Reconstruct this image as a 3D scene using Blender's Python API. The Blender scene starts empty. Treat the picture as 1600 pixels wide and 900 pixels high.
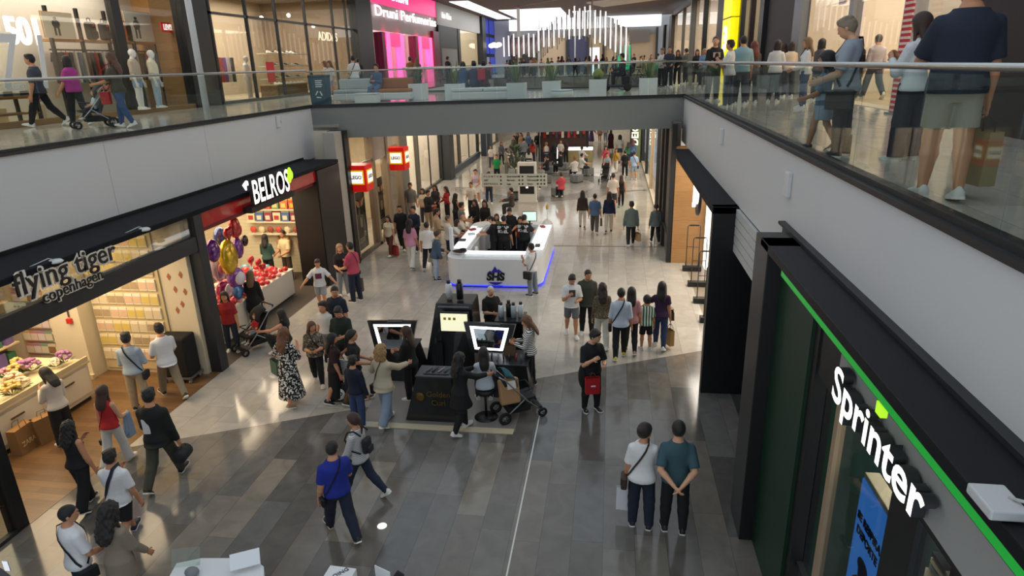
import bpy, bmesh, math, random
import numpy as np
from mathutils import Vector, Matrix, Euler
C = bpy.context.scene.collection
PI = math.pi
rnd = random.Random(7)
WORLD, EXPO, FTW, BEW = .82, 0.0, 17, 21
# ---------------------------------------------------------------- camera
FOC, PITCH, YAW, ROLL = 1023.995, 0.329509, 0.15372, 0.0296286
HC = 6.7
def _cam_rows():
    cy, sy = math.cos(YAW), math.sin(YAW)
    f = np.array([-sy*math.cos(PITCH), cy*math.cos(PITCH), -math.sin(PITCH)])
    r = np.array([cy, sy, 0.0]); d = np.cross(f, r)
    c, s = math.cos(ROLL), math.sin(ROLL)
    return np.array([c*r+s*d, -s*r+c*d, f])
RM = _cam_rows()
cam = bpy.data.cameras.new('camera'); cam.sensor_width = 36; cam.lens = FOC/1600*36; cam.clip_end = 300; cam.clip_start = .05
camo = bpy.data.objects.new('camera', cam); C.objects.link(camo)
camo.matrix_world = Matrix(((RM[0][0], -RM[1][0], -RM[2][0], 0), (RM[0][1], -RM[1][1], -RM[2][1], 0), (RM[0][2], -RM[1][2], -RM[2][2], HC), (0, 0, 0, 1)))
bpy.context.scene.camera = camo
# plan survey: where a sight line meets a real plane of the building (floor z, frontage x, cross wall y)
def _ray(x, y): return RM.T @ np.array([(x-800)/FOC, (y-450)/FOC, 1.0])
def G(x, y, z=0.0):
    d = _ray(x, y); t = (z-HC)/d[2]; return Vector((t*d[0], t*d[1], z))
def onX(x, y, X):
    d = _ray(x, y); t = X/d[0]; return Vector((X, t*d[1], HC+t*d[2]))
def onY(x, y, Y):
    d = _ray(x, y); t = Y/d[1]; return Vector((t*d[0], Y, HC+t*d[2]))
def prj(p):
    v = RM @ (np.array(p)-np.array([0, 0, HC])); return 800+FOC*v[0]/v[2], 450+FOC*v[1]/v[2]
# ---------------------------------------------------------------- materials
def lin(h):
    if not isinstance(h, str): return tuple(h)
    h = h.lstrip('#'); o = []
    for i in (0, 2, 4):
        c = int(h[i:i+2], 16)/255; o.append(c/12.92 if c <= .04045 else ((c+.055)/1.055)**2.4)
    return tuple(o)
_M = {}
def mat(col='888888', rough=.6, metal=0.0, emit=0.0, ecol=None, alpha=1.0, spec=.5, bump=0.0, bscale=60, var=0.0, vscale=4.0, coat=0.0, sheen=0.0):
    key = (col, rough, metal, emit, ecol, alpha, spec, bump, bscale, var, vscale, coat, sheen)
    if key in _M: return _M[key]
    m = bpy.data.materials.new('m_%s' % (col if isinstance(col, str) else 'x')); m.use_nodes = True
    nt = m.node_tree; b = nt.nodes['Principled BSDF']; c = lin(col)
    b.inputs['Base Color'].default_value = (*c, 1); b.inputs['Roughness'].default_value = rough; b.inputs['Metallic'].default_value = metal
    b.inputs['Specular IOR Level'].default_value = spec; b.inputs['Alpha'].default_value = alpha; b.inputs['Coat Weight'].default_value = coat
    if sheen: b.inputs['Sheen Weight'].default_value = sheen
    if emit: b.inputs['Emission Color'].default_value = (*lin(ecol or col), 1); b.inputs['Emission Strength'].default_value = emit
    if bump or var:
        tc = nt.nodes.new('ShaderNodeTexCoord'); n = nt.nodes.new('ShaderNodeTexNoise'); nt.links.new(tc.outputs['Object'], n.inputs['Vector'])
        n.inputs['Scale'].default_value = bscale if bump else vscale; n.inputs['Detail'].default_value = 4
        if bump:
            bp = nt.nodes.new('ShaderNodeBump'); bp.inputs['Strength'].default_value = bump; bp.inputs['Distance'].default_value = .01
            nt.links.new(n.outputs['Fac'], bp.inputs['Height']); nt.links.new(bp.outputs['Normal'], b.inputs['Normal'])
        if var:
            n2 = nt.nodes.new('ShaderNodeTexNoise'); n2.inputs['Scale'].default_value = vscale; n2.inputs['Detail'].default_value = 5; nt.links.new(tc.outputs['Object'], n2.inputs['Vector'])
            mx = nt.nodes.new('ShaderNodeMix'); mx.data_type = 'RGBA'
            mx.inputs[6].default_value = (*[max(0, k*(1-var)) for k in c], 1); mx.inputs[7].default_value = (*[min(1, k*(1+var)) for k in c], 1)
            nt.links.new(n2.outputs['Fac'], mx.inputs[0]); nt.links.new(mx.outputs[2], b.inputs['Base Color'])
    _M[key] = m; return m
def emis(col, s):
    return mat(col, .5, 0, s)
def glassmat(tint='dfe9e4', refl=.1, rough=.02, key=None):
    k = ('glass', tint, refl, rough)
    if k in _M: return _M[k]
    m = bpy.data.materials.new('glass'); m.use_nodes = True; nt = m.node_tree; nt.nodes.clear()
    N = nt.nodes.new; L = nt.links.new; o = N('ShaderNodeOutputMaterial'); t = N('ShaderNodeBsdfTransparent'); g = N('ShaderNodeBsdfGlossy'); mx = N('ShaderNodeMixShader'); ge = N('ShaderNodeNewGeometry'); dt = N('ShaderNodeVectorMath'); dt.operation = 'DOT_PRODUCT'
    L(ge.outputs['Normal'], dt.inputs[0]); L(ge.outputs['Incoming'], dt.inputs[1])
    def mth(op, a, b):
        n = N('ShaderNodeMath'); n.operation = op
        for i, v in enumerate((a, b)):
            if isinstance(v, (int, float)): n.inputs[i].default_value = v
            else: L(v, n.inputs[i])
        return n
    ab = mth('ABSOLUTE', dt.outputs['Value'], 0); p5 = mth('POWER', mth('SUBTRACT', 1, ab.outputs[0]).outputs[0], 5); ma = mth('MULTIPLY_ADD', p5.outputs[0], .5); ma.inputs[2].default_value = refl*.5
    t.inputs[0].default_value = (*[c**.5 for c in lin(tint)], 1); g.inputs['Roughness'].default_value = rough
    L(ma.outputs[0], mx.inputs[0]); L(t.outputs[0], mx.inputs[1]); L(g.outputs[0], mx.inputs[2]); L(mx.outputs[0], o.inputs[0])
    ma.use_clamp = True
    _M[k] = m; return m
def stripes(c1, c2, scale=8.0, axis=2, fac=.5, rough=.8, coord='Object'):
    k = ('str', c1, c2, scale, axis, fac, coord)
    if k in _M: return _M[k]
    m = bpy.data.materials.new('stripes'); m.use_nodes = True; nt = m.node_tree; b = nt.nodes['Principled BSDF']; b.inputs['Roughness'].default_value = rough
    tc = nt.nodes.new('ShaderNodeTexCoord'); sp = nt.nodes.new('ShaderNodeSeparateXYZ'); nt.links.new(tc.outputs[coord], sp.inputs[0])
    a = nt.nodes.new('ShaderNodeMath'); a.operation = 'MULTIPLY'; a.inputs[1].default_value = scale; nt.links.new(sp.outputs[axis], a.inputs[0])
    f = nt.nodes.new('ShaderNodeMath'); f.operation = 'FRACT'; nt.links.new(a.outputs[0], f.inputs[0])
    g = nt.nodes.new('ShaderNodeMath'); g.operation = 'GREATER_THAN'; g.inputs[1].default_value = fac; nt.links.new(f.outputs[0], g.inputs[0])
    mx = nt.nodes.new('ShaderNodeMix'); mx.data_type = 'RGBA'; mx.inputs[6].default_value = (*lin(c1), 1); mx.inputs[7].default_value = (*lin(c2), 1)
    nt.links.new(g.outputs[0], mx.inputs[0]); nt.links.new(mx.outputs[2], b.inputs['Base Color']); _M[k] = m; return m
def blotch(cols, scale=14.0, rough=.8, sharp=True, vor=False):
    k = ('blo', tuple(cols), scale, vor)
    if k in _M: return _M[k]
    m = bpy.data.materials.new('pattern'); m.use_nodes = True; nt = m.node_tree; b = nt.nodes['Principled BSDF']; b.inputs['Roughness'].default_value = rough
    tc = nt.nodes.new('ShaderNodeTexCoord'); n = nt.nodes.new('ShaderNodeTexVoronoi' if vor else 'ShaderNodeTexNoise'); n.inputs['Scale'].default_value = scale; nt.links.new(tc.outputs['Object'], n.inputs['Vector'])
    r = nt.nodes.new('ShaderNodeValToRGB'); r.color_ramp.interpolation = 'CONSTANT'; e = r.color_ramp.elements
    while len(e) < len(cols): e.new(.5)
    for i, c in enumerate(cols):
        e[i].position = (.0 if i == 0 else .54 if len(cols) == 2 else (.44+.24*(i-1)/max(1, len(cols)-1))); e[i].color = (*lin(c), 1)
    if vor:
        w = nt.nodes.new('ShaderNodeTexWhiteNoise'); w.noise_dimensions = '3D'; nt.links.new(n.outputs['Position'], w.inputs['Vector']); nt.links.new(w.outputs['Value'], r.inputs[0])
        for i in range(len(cols)): e[i].position = i/len(cols)
    else: nt.links.new(n.outputs['Fac'], r.inputs[0])
    nt.links.new(r.outputs[0], b.inputs['Base Color']); _M[k] = m; return m
def wood(c1, c2, axis='x', plank=.18, rough=.35, length=1.8):
    k = ('wood', c1, c2, axis, plank, rough)
    if k in _M: return _M[k]
    m = bpy.data.materials.new('wood'); m.use_nodes = True; nt = m.node_tree; b = nt.nodes['Principled BSDF']; b.inputs['Roughness'].default_value = rough
    tc = nt.nodes.new('ShaderNodeTexCoord'); mp = nt.nodes.new('ShaderNodeMapping'); nt.links.new(tc.outputs['Object'], mp.inputs[0])
    if axis == 'y': mp.inputs['Rotation'].default_value = (0, 0, PI/2)
    if axis == 'zx': mp.inputs['Rotation'].default_value = (PI/2, 0, 0)
    if axis == 'zy': mp.inputs['Rotation'].default_value = (PI/2, 0, PI/2)
    br = nt.nodes.new('ShaderNodeTexBrick'); br.inputs['Scale'].default_value = 1; br.inputs['Brick Width'].default_value = length; br.inputs['Row Height'].default_value = plank; br.inputs['Mortar Size'].default_value = .003
    br.inputs['Color1'].default_value = (*lin(c1), 1); br.inputs['Color2'].default_value = (*lin(c2), 1); br.inputs['Mortar'].default_value = (*[.4*v for v in lin(c1)], 1); nt.links.new(mp.outputs[0], br.inputs['Vector'])
    mp2 = nt.nodes.new('ShaderNodeMapping'); mp2.inputs['Scale'].default_value = (2, 30, 30); nt.links.new(mp.outputs[0], mp2.inputs[0])
    n = nt.nodes.new('ShaderNodeTexNoise'); n.inputs['Scale'].default_value = 1.5; n.inputs['Detail'].default_value = 5; nt.links.new(mp2.outputs[0], n.inputs['Vector'])
    mx = nt.nodes.new('ShaderNodeMix'); mx.data_type = 'RGBA'; mx.blend_type = 'MULTIPLY'; mx.inputs[0].default_value = .5
    nt.links.new(br.outputs[0], mx.inputs[6]); nt.links.new(n.outputs[0], mx.inputs[7]); 
    g = nt.nodes.new('ShaderNodeBrightContrast'); g.inputs['Bright'].default_value = .0; nt.links.new(mx.outputs[2], g.inputs[0]); nt.links.new(g.outputs[0], b.inputs['Base Color']); _M[k] = m; return m
# ---------------------------------------------------------------- mesh builder
class MB:
    def __init__(s): s.v = []; s.f = []; s.mi = []; s.sm = []
    def add(s, vs, fs, mi=0, smooth=False, T=None):
        n = len(s.v)
        s.v += [tuple(T @ Vector(v)) if T else tuple(v) for v in vs]
        s.f += [tuple(n+i for i in f) for f in fs]; s.mi += [mi]*len(fs); s.sm += [smooth]*len(fs); return s
    def box(s, a, b, mi=0, T=None):
        x0, y0, z0 = [min(p, q) for p, q in zip(a, b)]; x1, y1, z1 = [max(p, q) for p, q in zip(a, b)]
        return s.add([(x0,y0,z0),(x1,y0,z0),(x1,y1,z0),(x0,y1,z0),(x0,y0,z1),(x1,y0,z1),(x1,y1,z1),(x0,y1,z1)], [(3,2,1,0),(4,5,6,7),(0,1,5,4),(1,2,6,5),(2,3,7,6),(3,0,4,7)], mi, False, T)
    def prism(s, poly, z0, z1, mi=0, T=None):           # poly in xy, counter clockwise
        n = len(poly); vs = [(x, y, z0) for x, y in poly]+[(x, y, z1) for x, y in poly]
        return s.add(vs, [tuple(range(n-1, -1, -1)), tuple(range(n, 2*n))]+[(i, (i+1) % n, n+(i+1) % n, n+i) for i in range(n)], mi, False, T)
    def frustum(s, a0, a1, z0, b0, b1, z1, mi=0, T=None):  # rect at z0 -> rect at z1
        return s.add([(a0[0],a0[1],z0),(a1[0],a0[1],z0),(a1[0],a1[1],z0),(a0[0],a1[1],z0),(b0[0],b0[1],z1),(b1[0],b0[1],z1),(b1[0],b1[1],z1),(b0[0],b1[1],z1)], [(3,2,1,0),(4,5,6,7),(0,1,5,4),(1,2,6,5),(2,3,7,6),(3,0,4,7)], mi, False, T)
    def lathe(s, prof, n=16, mi=0, T=None, cap=True):   # prof [(r,z)]
        vs = [(r*math.cos(2*PI*i/n), r*math.sin(2*PI*i/n), z) for r, z in prof for i in range(n)]
        fs = [(k*n+i, k*n+(i+1) % n, (k+1)*n+(i+1) % n, (k+1)*n+i) for k in range(len(prof)-1) for i in range(n)]
        if cap: fs += [tuple(range(n-1, -1, -1)), tuple(range((len(prof)-1)*n, len(prof)*n))]
        return s.add(vs, fs, mi, True, T)
    def tube(s, pts, r, n=8, mi=0, T=None, cap=True):
        pts = [Vector(p) for p in pts]; rs = r if isinstance(r, (list, tuple)) else [r]*len(pts); vs = []; up = None
        for k, p in enumerate(pts):
            t = (pts[min(k+1, len(pts)-1)]-pts[max(k-1, 0)]).normalized()
            if up is None: up = t.orthogonal().normalized()
            up = (up-t*up.dot(t)); up = up.normalized() if up.length > 1e-6 else t.orthogonal().normalized(); w = t.cross(up)
            vs += [p+rs[k]*(math.cos(2*PI*i/n)*up+math.sin(2*PI*i/n)*w) for i in range(n)]
        fs = [(k*n+i, k*n+(i+1) % n, (k+1)*n+(i+1) % n, (k+1)*n+i) for k in range(len(pts)-1) for i in range(n)]
        if cap: fs += [tuple(range(n-1, -1, -1)), tuple(range((len(pts)-1)*n, len(pts)*n))]
        return s.add(vs, fs, mi, n > 4, T)
    def ell(s, c, r, mi=0, n=12, m=8, T=None):
        vs = [(c[0], c[1], c[2]-r[2])]; fs = []
        for j in range(1, m):
            a = -PI/2+PI*j/m
            vs += [(c[0]+r[0]*math.cos(a)*math.cos(2*PI*i/n), c[1]+r[1]*math.cos(a)*math.sin(2*PI*i/n), c[2]+r[2]*math.sin(a)) for i in range(n)]
        vs.append((c[0], c[1], c[2]+r[2])); L = len(vs)-1
        fs += [(0, 1+(i+1) % n, 1+i) for i in range(n)]
        for j in range(m-2): fs += [(1+j*n+i, 1+j*n+(i+1) % n, 1+(j+1)*n+(i+1) % n, 1+(j+1)*n+i) for i in range(n)]
        fs += [(1+(m-2)*n+i, 1+(m-2)*n+(i+1) % n, L) for i in range(n)]
        return s.add(vs, fs, mi, True, T)
    def mesh(s, name, mats):
        me = bpy.data.meshes.new(name); me.from_pydata(s.v, [], s.f)
        for m in (mats if isinstance(mats, (list, tuple)) else [mats]): me.materials.append(m)
        me.polygons.foreach_set('material_index', s.mi); me.polygons.foreach_set('use_smooth', s.sm); me.update(); return me
    def build(s, name, mats, parent=None, bevel=0, T=None):
        o = bpy.data.objects.new(name, s.mesh(name, mats)); C.objects.link(o)
        if parent: o.parent = parent
        if T is not None: o.matrix_local = T
        if bevel:
            b = o.modifiers.new('bevel', 'BEVEL'); b.width = bevel; b.segments = 2; b.limit_method = 'ANGLE'; b.angle_limit = .7
        return o
def box(name, a, b, m, parent=None, bevel=0): return MB().box(a, b).build(name, m, parent, bevel)
def tag(o, label, cat, group=None, kind=None):
    if label: o['label'] = label
    if cat: o['category'] = cat
    if group: o['group'] = group
    if kind: o['kind'] = kind
    return o
def struct(o): o['kind'] = 'structure'; return o
def thing(name, label, cat, loc=(0, 0, 0), rz=0, group=None, rot=None):
    o = bpy.data.objects.new(name, None); C.objects.link(o); o.location = loc; o.rotation_euler = rot if rot else (0, 0, rz); o.empty_display_size = .1
    return tag(o, label, cat, group)
def copytree(o, parent=None):
    c = o.copy(); C.objects.link(c)
    if parent: c.parent = parent
    for ch in o.children: copytree(ch, c)
    return c
_fc = {}
def lettering(s, size, m, name='lettering', parent=None, T=None, ext=.004, bold=0.0, shear=0, align='CENTER', space=1.0, sx=1.0, m2=None):
    k = (s, size, ext, bold, shear, align, space, sx)
    if k not in _fc:
        cu = bpy.data.curves.new('t', 'FONT'); cu.body = s; cu.size = size; cu.extrude = ext; cu.offset = bold; cu.shear = shear; cu.align_x = align; cu.align_y = 'CENTER'; cu.space_character = space; cu.resolution_u = 4
        t = bpy.data.objects.new('t', cu); C.objects.link(t); bpy.context.view_layer.update()
        me = bpy.data.meshes.new_from_object(t.evaluated_get(bpy.context.evaluated_depsgraph_get())); bpy.data.objects.remove(t)
        if sx != 1: me.transform(Matrix.Diagonal((sx, 1, 1, 1)))
        _fc[k] = me
    me = _fc[k].copy(); me.materials.clear(); me.materials.append(m)
    if m2:
        me.materials.append(m2)
        for p in me.polygons: p.material_index = 0 if p.normal.z > .5 else 1
    o = bpy.data.objects.new(name, me); C.objects.link(o)
    if parent: o.parent = parent
    if T is not None: o.matrix_local = T
    return o
def facing(loc, d, up=(0, 0, 1)):      # local z -> d, local y -> up : for lettering and panels
    z = Vector(d).normalized(); y = Vector(up); y = (y-z*y.dot(z)).normalized(); x = y.cross(z)
    M4 = Matrix((x, y, z)).transposed().to_4x4(); M4.translation = Vector(loc); return M4
def area_light(name, loc, d, sx, sy, power, col=(1, 1, 1), spread=PI):
    l = bpy.data.lights.new(name, 'AREA'); l.shape = 'RECTANGLE'; l.size = sx; l.size_y = sy; l.energy = power; l.color = col; l.spread = spread
    o = bpy.data.objects.new(name, l); C.objects.link(o); o.matrix_world = facing(loc, -Vector(d), (0, 1, 0) if abs(Vector(d).normalized().y) < .9 else (0, 0, 1)); return o
# ---------------------------------------------------------------- figures: one smooth surface per body, clothes and hair as shells
class Grid:
    def __init__(s, lo, hi, vox):
        n = [max(4, int(math.ceil((h-l)/vox))+1) for l, h in zip(lo, hi)]
        s.ax = [l+vox*np.arange(k) for l, k in zip(lo, n)]; s.F = np.full(n, .5, np.float32); s.vox = vox
    def sub(s, lo, hi):
        r = []
        for a, l, h in zip(s.ax, lo, hi):
            i0 = int(np.searchsorted(a, l)); i1 = int(np.searchsorted(a, h)); r.append(slice(max(0, i0-1), min(len(a), i1+1)))
        if any(q.stop-q.start < 1 for q in r): return None
        X = s.ax[0][r[0]][:, None, None]; Y = s.ax[1][r[1]][None, :, None]; Z = s.ax[2][r[2]][None, None, :]
        return tuple(r), X, Y, Z
    def put(s, r, d, k=0.0, op='u'):
        a = s.F[r]
        if op == 'u':
            if k > 0:
                h = np.clip(.5+.5*(d-a)/k, 0, 1); s.F[r] = d+(a-d)*h-k*h*(1-h)
            else: s.F[r] = np.minimum(a, d)
        else: s.F[r] = np.maximum(a, -d)
    def cone(s, a, b, ra, rb, k=0.0, flat=0, cutlo=False):
        a = np.array(a, float); b = np.array(b, float); m = max(ra, rb)+k+2.5*s.vox
        q = s.sub(np.minimum(a, b)-m, np.maximum(a, b)+m)
        if q is None: return
        r, X, Y, Z = q; ab = b-a; L = math.sqrt(ab@ab)+1e-9; u = ab/L
        t = (X-a[0])*u[0]+(Y-a[1])*u[1]+(Z-a[2])*u[2]; tc = np.clip(t, 0, L)
        d = np.sqrt((X-a[0]-tc*u[0])**2+(Y-a[1]-tc*u[1])**2+(Z-a[2]-tc*u[2])**2)-(ra+(rb-ra)*tc/L)
        if flat: d = np.maximum(d, t-L)
        if cutlo: d = np.maximum(d, -t)
        s.put(r, d, k)
    def ell(s, c, rad, k=0.0, R=None, op='u'):
        c = np.array(c, float); m = max(rad)+k+2.5*s.vox; q = s.sub(c-m, c+m)
        if q is None: return
        r, X, Y, Z = q; X, Y, Z = X-c[0], Y-c[1], Z-c[2]
        if R is not None: X, Y, Z = (R[0][0]*X+R[1][0]*Y+R[2][0]*Z, R[0][1]*X+R[1][1]*Y+R[2][1]*Z, R[0][2]*X+R[1][2]*Y+R[2][2]*Z)
        d = (np.sqrt((X/rad[0])**2+(Y/rad[1])**2+(Z/rad[2])**2)-1)*min(rad); s.put(r, d, k, op)
    def sect(s, o, R, tab, off, k=0.0, zlo=None, zhi=None, n2=2.0):
        # stacked elliptic sections; tab rows (z, a, b, y0), local frame (o, R)
        z = np.array([t[0] for t in tab]); A = np.array([t[1] for t in tab])+off; B = np.array([t[2] for t in tab])+off; Yo = np.array([t[3] for t in tab])
        z0 = z[0] if zlo is None else zlo; z1 = z[-1] if zhi is None else zhi
        cs = np.array([[x, y, w] for x in (-max(A), max(A)) for y in (-max(B)-.03, max(B)+.03) for w in (z0, z1)]) @ R.T + o
        m = k+2.5*s.vox; q = s.sub(cs.min(0)-m, cs.max(0)+m)
        if q is None: return
        r, X, Y, Z = q; X, Y, Z = X-o[0], Y-o[1], Z-o[2]
        x, y, w = (R[0][0]*X+R[1][0]*Y+R[2][0]*Z, R[0][1]*X+R[1][1]*Y+R[2][1]*Z, R[0][2]*X+R[1][2]*Y+R[2][2]*Z)
        a = np.interp(w, z, A); b = np.interp(w, z, B); yy = y-np.interp(w, z, Yo)
        d = (np.sqrt((np.abs(x)/a)**n2+(np.abs(yy)/b)**n2)-1)*np.minimum(a, b) if n2 == 2.0 else (((np.abs(x)/a)**n2+(np.abs(yy)/b)**n2)**(1/n2)-1)*np.minimum(a, b)
        d = np.maximum(d, np.maximum(z0-w, w-z1)); s.put(r, d.astype(np.float32), k)
    def net(s):
        F = s.F; F[0] = F[-1] = .5; F[:, 0] = F[:, -1] = .5; F[:, :, 0] = F[:, :, -1] = .5
        S = F < 0; n = np.array(S.shape)-1
        acc = np.zeros(n, np.int8)
        for i in (0, 1):
            for j in (0, 1):
                for k in (0, 1): acc += S[i:i+n[0], j:j+n[1], k:k+n[2]]
        I, J, K = np.nonzero((acc > 0) & (acc < 8))
        if len(I) == 0: return np.zeros((0, 3)), np.zeros((0, 4), int)
        idx = np.full(n, -1, np.int32); idx[I, J, K] = np.arange(len(I))
        P = np.zeros((len(I), 3)); N = np.zeros(len(I))
        cor = [(0,0,0),(1,0,0),(0,1,0),(1,1,0),(0,0,1),(1,0,1),(0,1,1),(1,1,1)]; val = [F[I+a, J+b, K+c] for a, b, c in cor]
        for e0, e1 in ((0,1),(2,3),(4,5),(6,7),(0,2),(1,3),(4,6),(5,7),(0,4),(1,5),(2,6),(3,7)):
            f0, f1 = val[e0], val[e1]; c = (f0 < 0) != (f1 < 0); t = np.where(c, f0/np.where(c, f0-f1, 1), 0)
            for ax in range(3): P[:, ax] += np.where(c, cor[e0][ax]+(cor[e1][ax]-cor[e0][ax])*t, 0)
            N += c
        P /= N[:, None]; P += np.stack([I, J, K], 1); P *= s.vox; P += np.array([a[0] for a in s.ax])
        Q = []
        for ax in range(3):
            o = [1, 1, 1]; o[ax] = 0; b, c = [(1, 2), (2, 0), (0, 1)][ax]
            sl0 = [slice(1, -1)]*3; sl0[ax] = slice(0, -1); sl1 = list(sl0); sl1[ax] = slice(1, None)
            s0 = S[tuple(sl0)]; s1 = S[tuple(sl1)]; E = np.nonzero(s0 != s1)
            if len(E[0]) == 0: continue
            g = [E[0]+o[0], E[1]+o[1], E[2]+o[2]]; fl = s0[E]
            def cell(db, dc):
                h = list(g); h[b] = h[b]-db; h[c] = h[c]-dc; return idx[h[0], h[1], h[2]]
            q = np.stack([cell(1, 1), cell(0, 1), cell(0, 0), cell(1, 0)], 1); q = np.where(fl[:, None], q, q[:, ::-1]); Q.append(q)
        return P, np.concatenate(Q)
def rawmesh(name, P, Q, mats, extra=None):
    n, m = len(P), len(Q); me = bpy.data.meshes.new(name); me.vertices.add(n); me.vertices.foreach_set('co', np.asarray(P, np.float32).ravel())
    me.loops.add(4*m); me.loops.foreach_set('vertex_index', np.asarray(Q, np.int32).ravel()); me.polygons.add(m)
    me.polygons.foreach_set('loop_start', np.arange(0, 4*m, 4, dtype=np.int32)); me.polygons.foreach_set('loop_total', np.full(m, 4, np.int32)); me.update(calc_edges=True)
    for q in mats: me.materials.append(q)
    me.polygons.foreach_set('use_smooth', [True]*m)
    if extra is not None and extra.v:
        bm = bmesh.new(); bm.from_mesh(me); t = bpy.data.meshes.new('t'); t.from_pydata(extra.v, [], extra.f); t.polygons.foreach_set('material_index', extra.mi); t.polygons.foreach_set('use_smooth', extra.sm); t.update(); bm.from_mesh(t); bm.to_mesh(me); bm.free(); bpy.data.meshes.remove(t)
    return me
RX = lambda a: np.array([[1, 0, 0], [0, math.cos(a), -math.sin(a)], [0, math.sin(a), math.cos(a)]])
RZ = lambda a: np.array([[math.cos(a), -math.sin(a), 0], [math.sin(a), math.cos(a), 0], [0, 0, 1]])
RY = lambda a: np.array([[math.cos(a), 0, math.sin(a)], [0, 1, 0], [-math.sin(a), 0, math.cos(a)]])
rad = math.radians
TORSO = {'m': [(-.065, .055, .045, -.004), (-.03, .088, .062, -.008), (.0, .094, .066, -.008), (.06, .087, .060, 0), (.11, .086, .060, .004), (.18, .095, .066, .004), (.23, .102, .067, .0), (.258, .097, .060, -.004), (.287, .074, .049, -.009), (.312, .050, .040, -.010), (.345, .034, .034, -.006)],
         'f': [(-.065, .055, .045, -.004), (-.03, .093, .066, -.010), (.0, .097, .068, -.010), (.06, .083, .058, 0), (.11, .074, .052, .003), (.17, .081, .060, .008), (.215, .088, .068, .012), (.255, .085, .054, 0), (.285, .066, .044, -.006), (.312, .046, .036, -.008), (.345, .029, .030, -.006)]}
LEGS = {'stand': [(1, 2, 3), (-2, 3, 4)], 'still': [(0, 1, 2), (0, 1, 2)], 'wide': [(2, 2, 8), (-2, 3, 8)], 'walk': [(24, 6, 1), (-20, 22, 1)], 'walk2': [(-20, 22, 1), (24, 6, 1)], 'step': [(14, 6, 1), (-12, 14, 1)], 'step2': [(-12, 14, 1), (14, 6, 1)],
        'sit': [(84, 84, 5), (82, 86, 5)], 'squat': [(105, 125, 8), (80, 130, 6)], 'lean': [(0, 0, 3), (8, 20, 0)], 'sitout': [(80, 55, 8), (80, 60, 8)]}
ARM = {'hang': (3, 9, 12, .1), 'fwd': (18, 8, 18, .1), 'back': (-18, 8, 14, .1), 'phone': (22, 8, 112, .45), 'low': (14, 10, 62, .45), 'hold': (18, 9, 85, .5), 'cross': (16, 6, 98, 1.6), 'behind': (-30, 10, 52, 4.0), 'reach': (62, 8, 22, .1), 'point': (80, 14, 12, 0), 'out': (20, 38, 25, 0), 'carry': (1, 8, 5, 0), 'hip': (-22, 34, 88, 1.5),
       'drink': (40, 12, 135, .3), 'eat': (30, 10, 125, .8), 'lap': (28, 10, 52, .7), 'counter': (40, 10, 45, .35), 'hair': (70, 25, 140, .6), 'handlebar': (32, 8, 48, .1), 'bagarm': (8, 10, 95, .2), 'elbow': (-25, 25, 75, .3), 'knees': (45, 8, 40, .4)}
_hair = {}
def head_sdf(g, off=0.0, k=.012):
    g.ell((0, -.004, .014), (.049+off, .061+off, .061+off)); g.ell((0, .016, -.026), (.039+off, .043+off, .044+off), k+.012)
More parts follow.
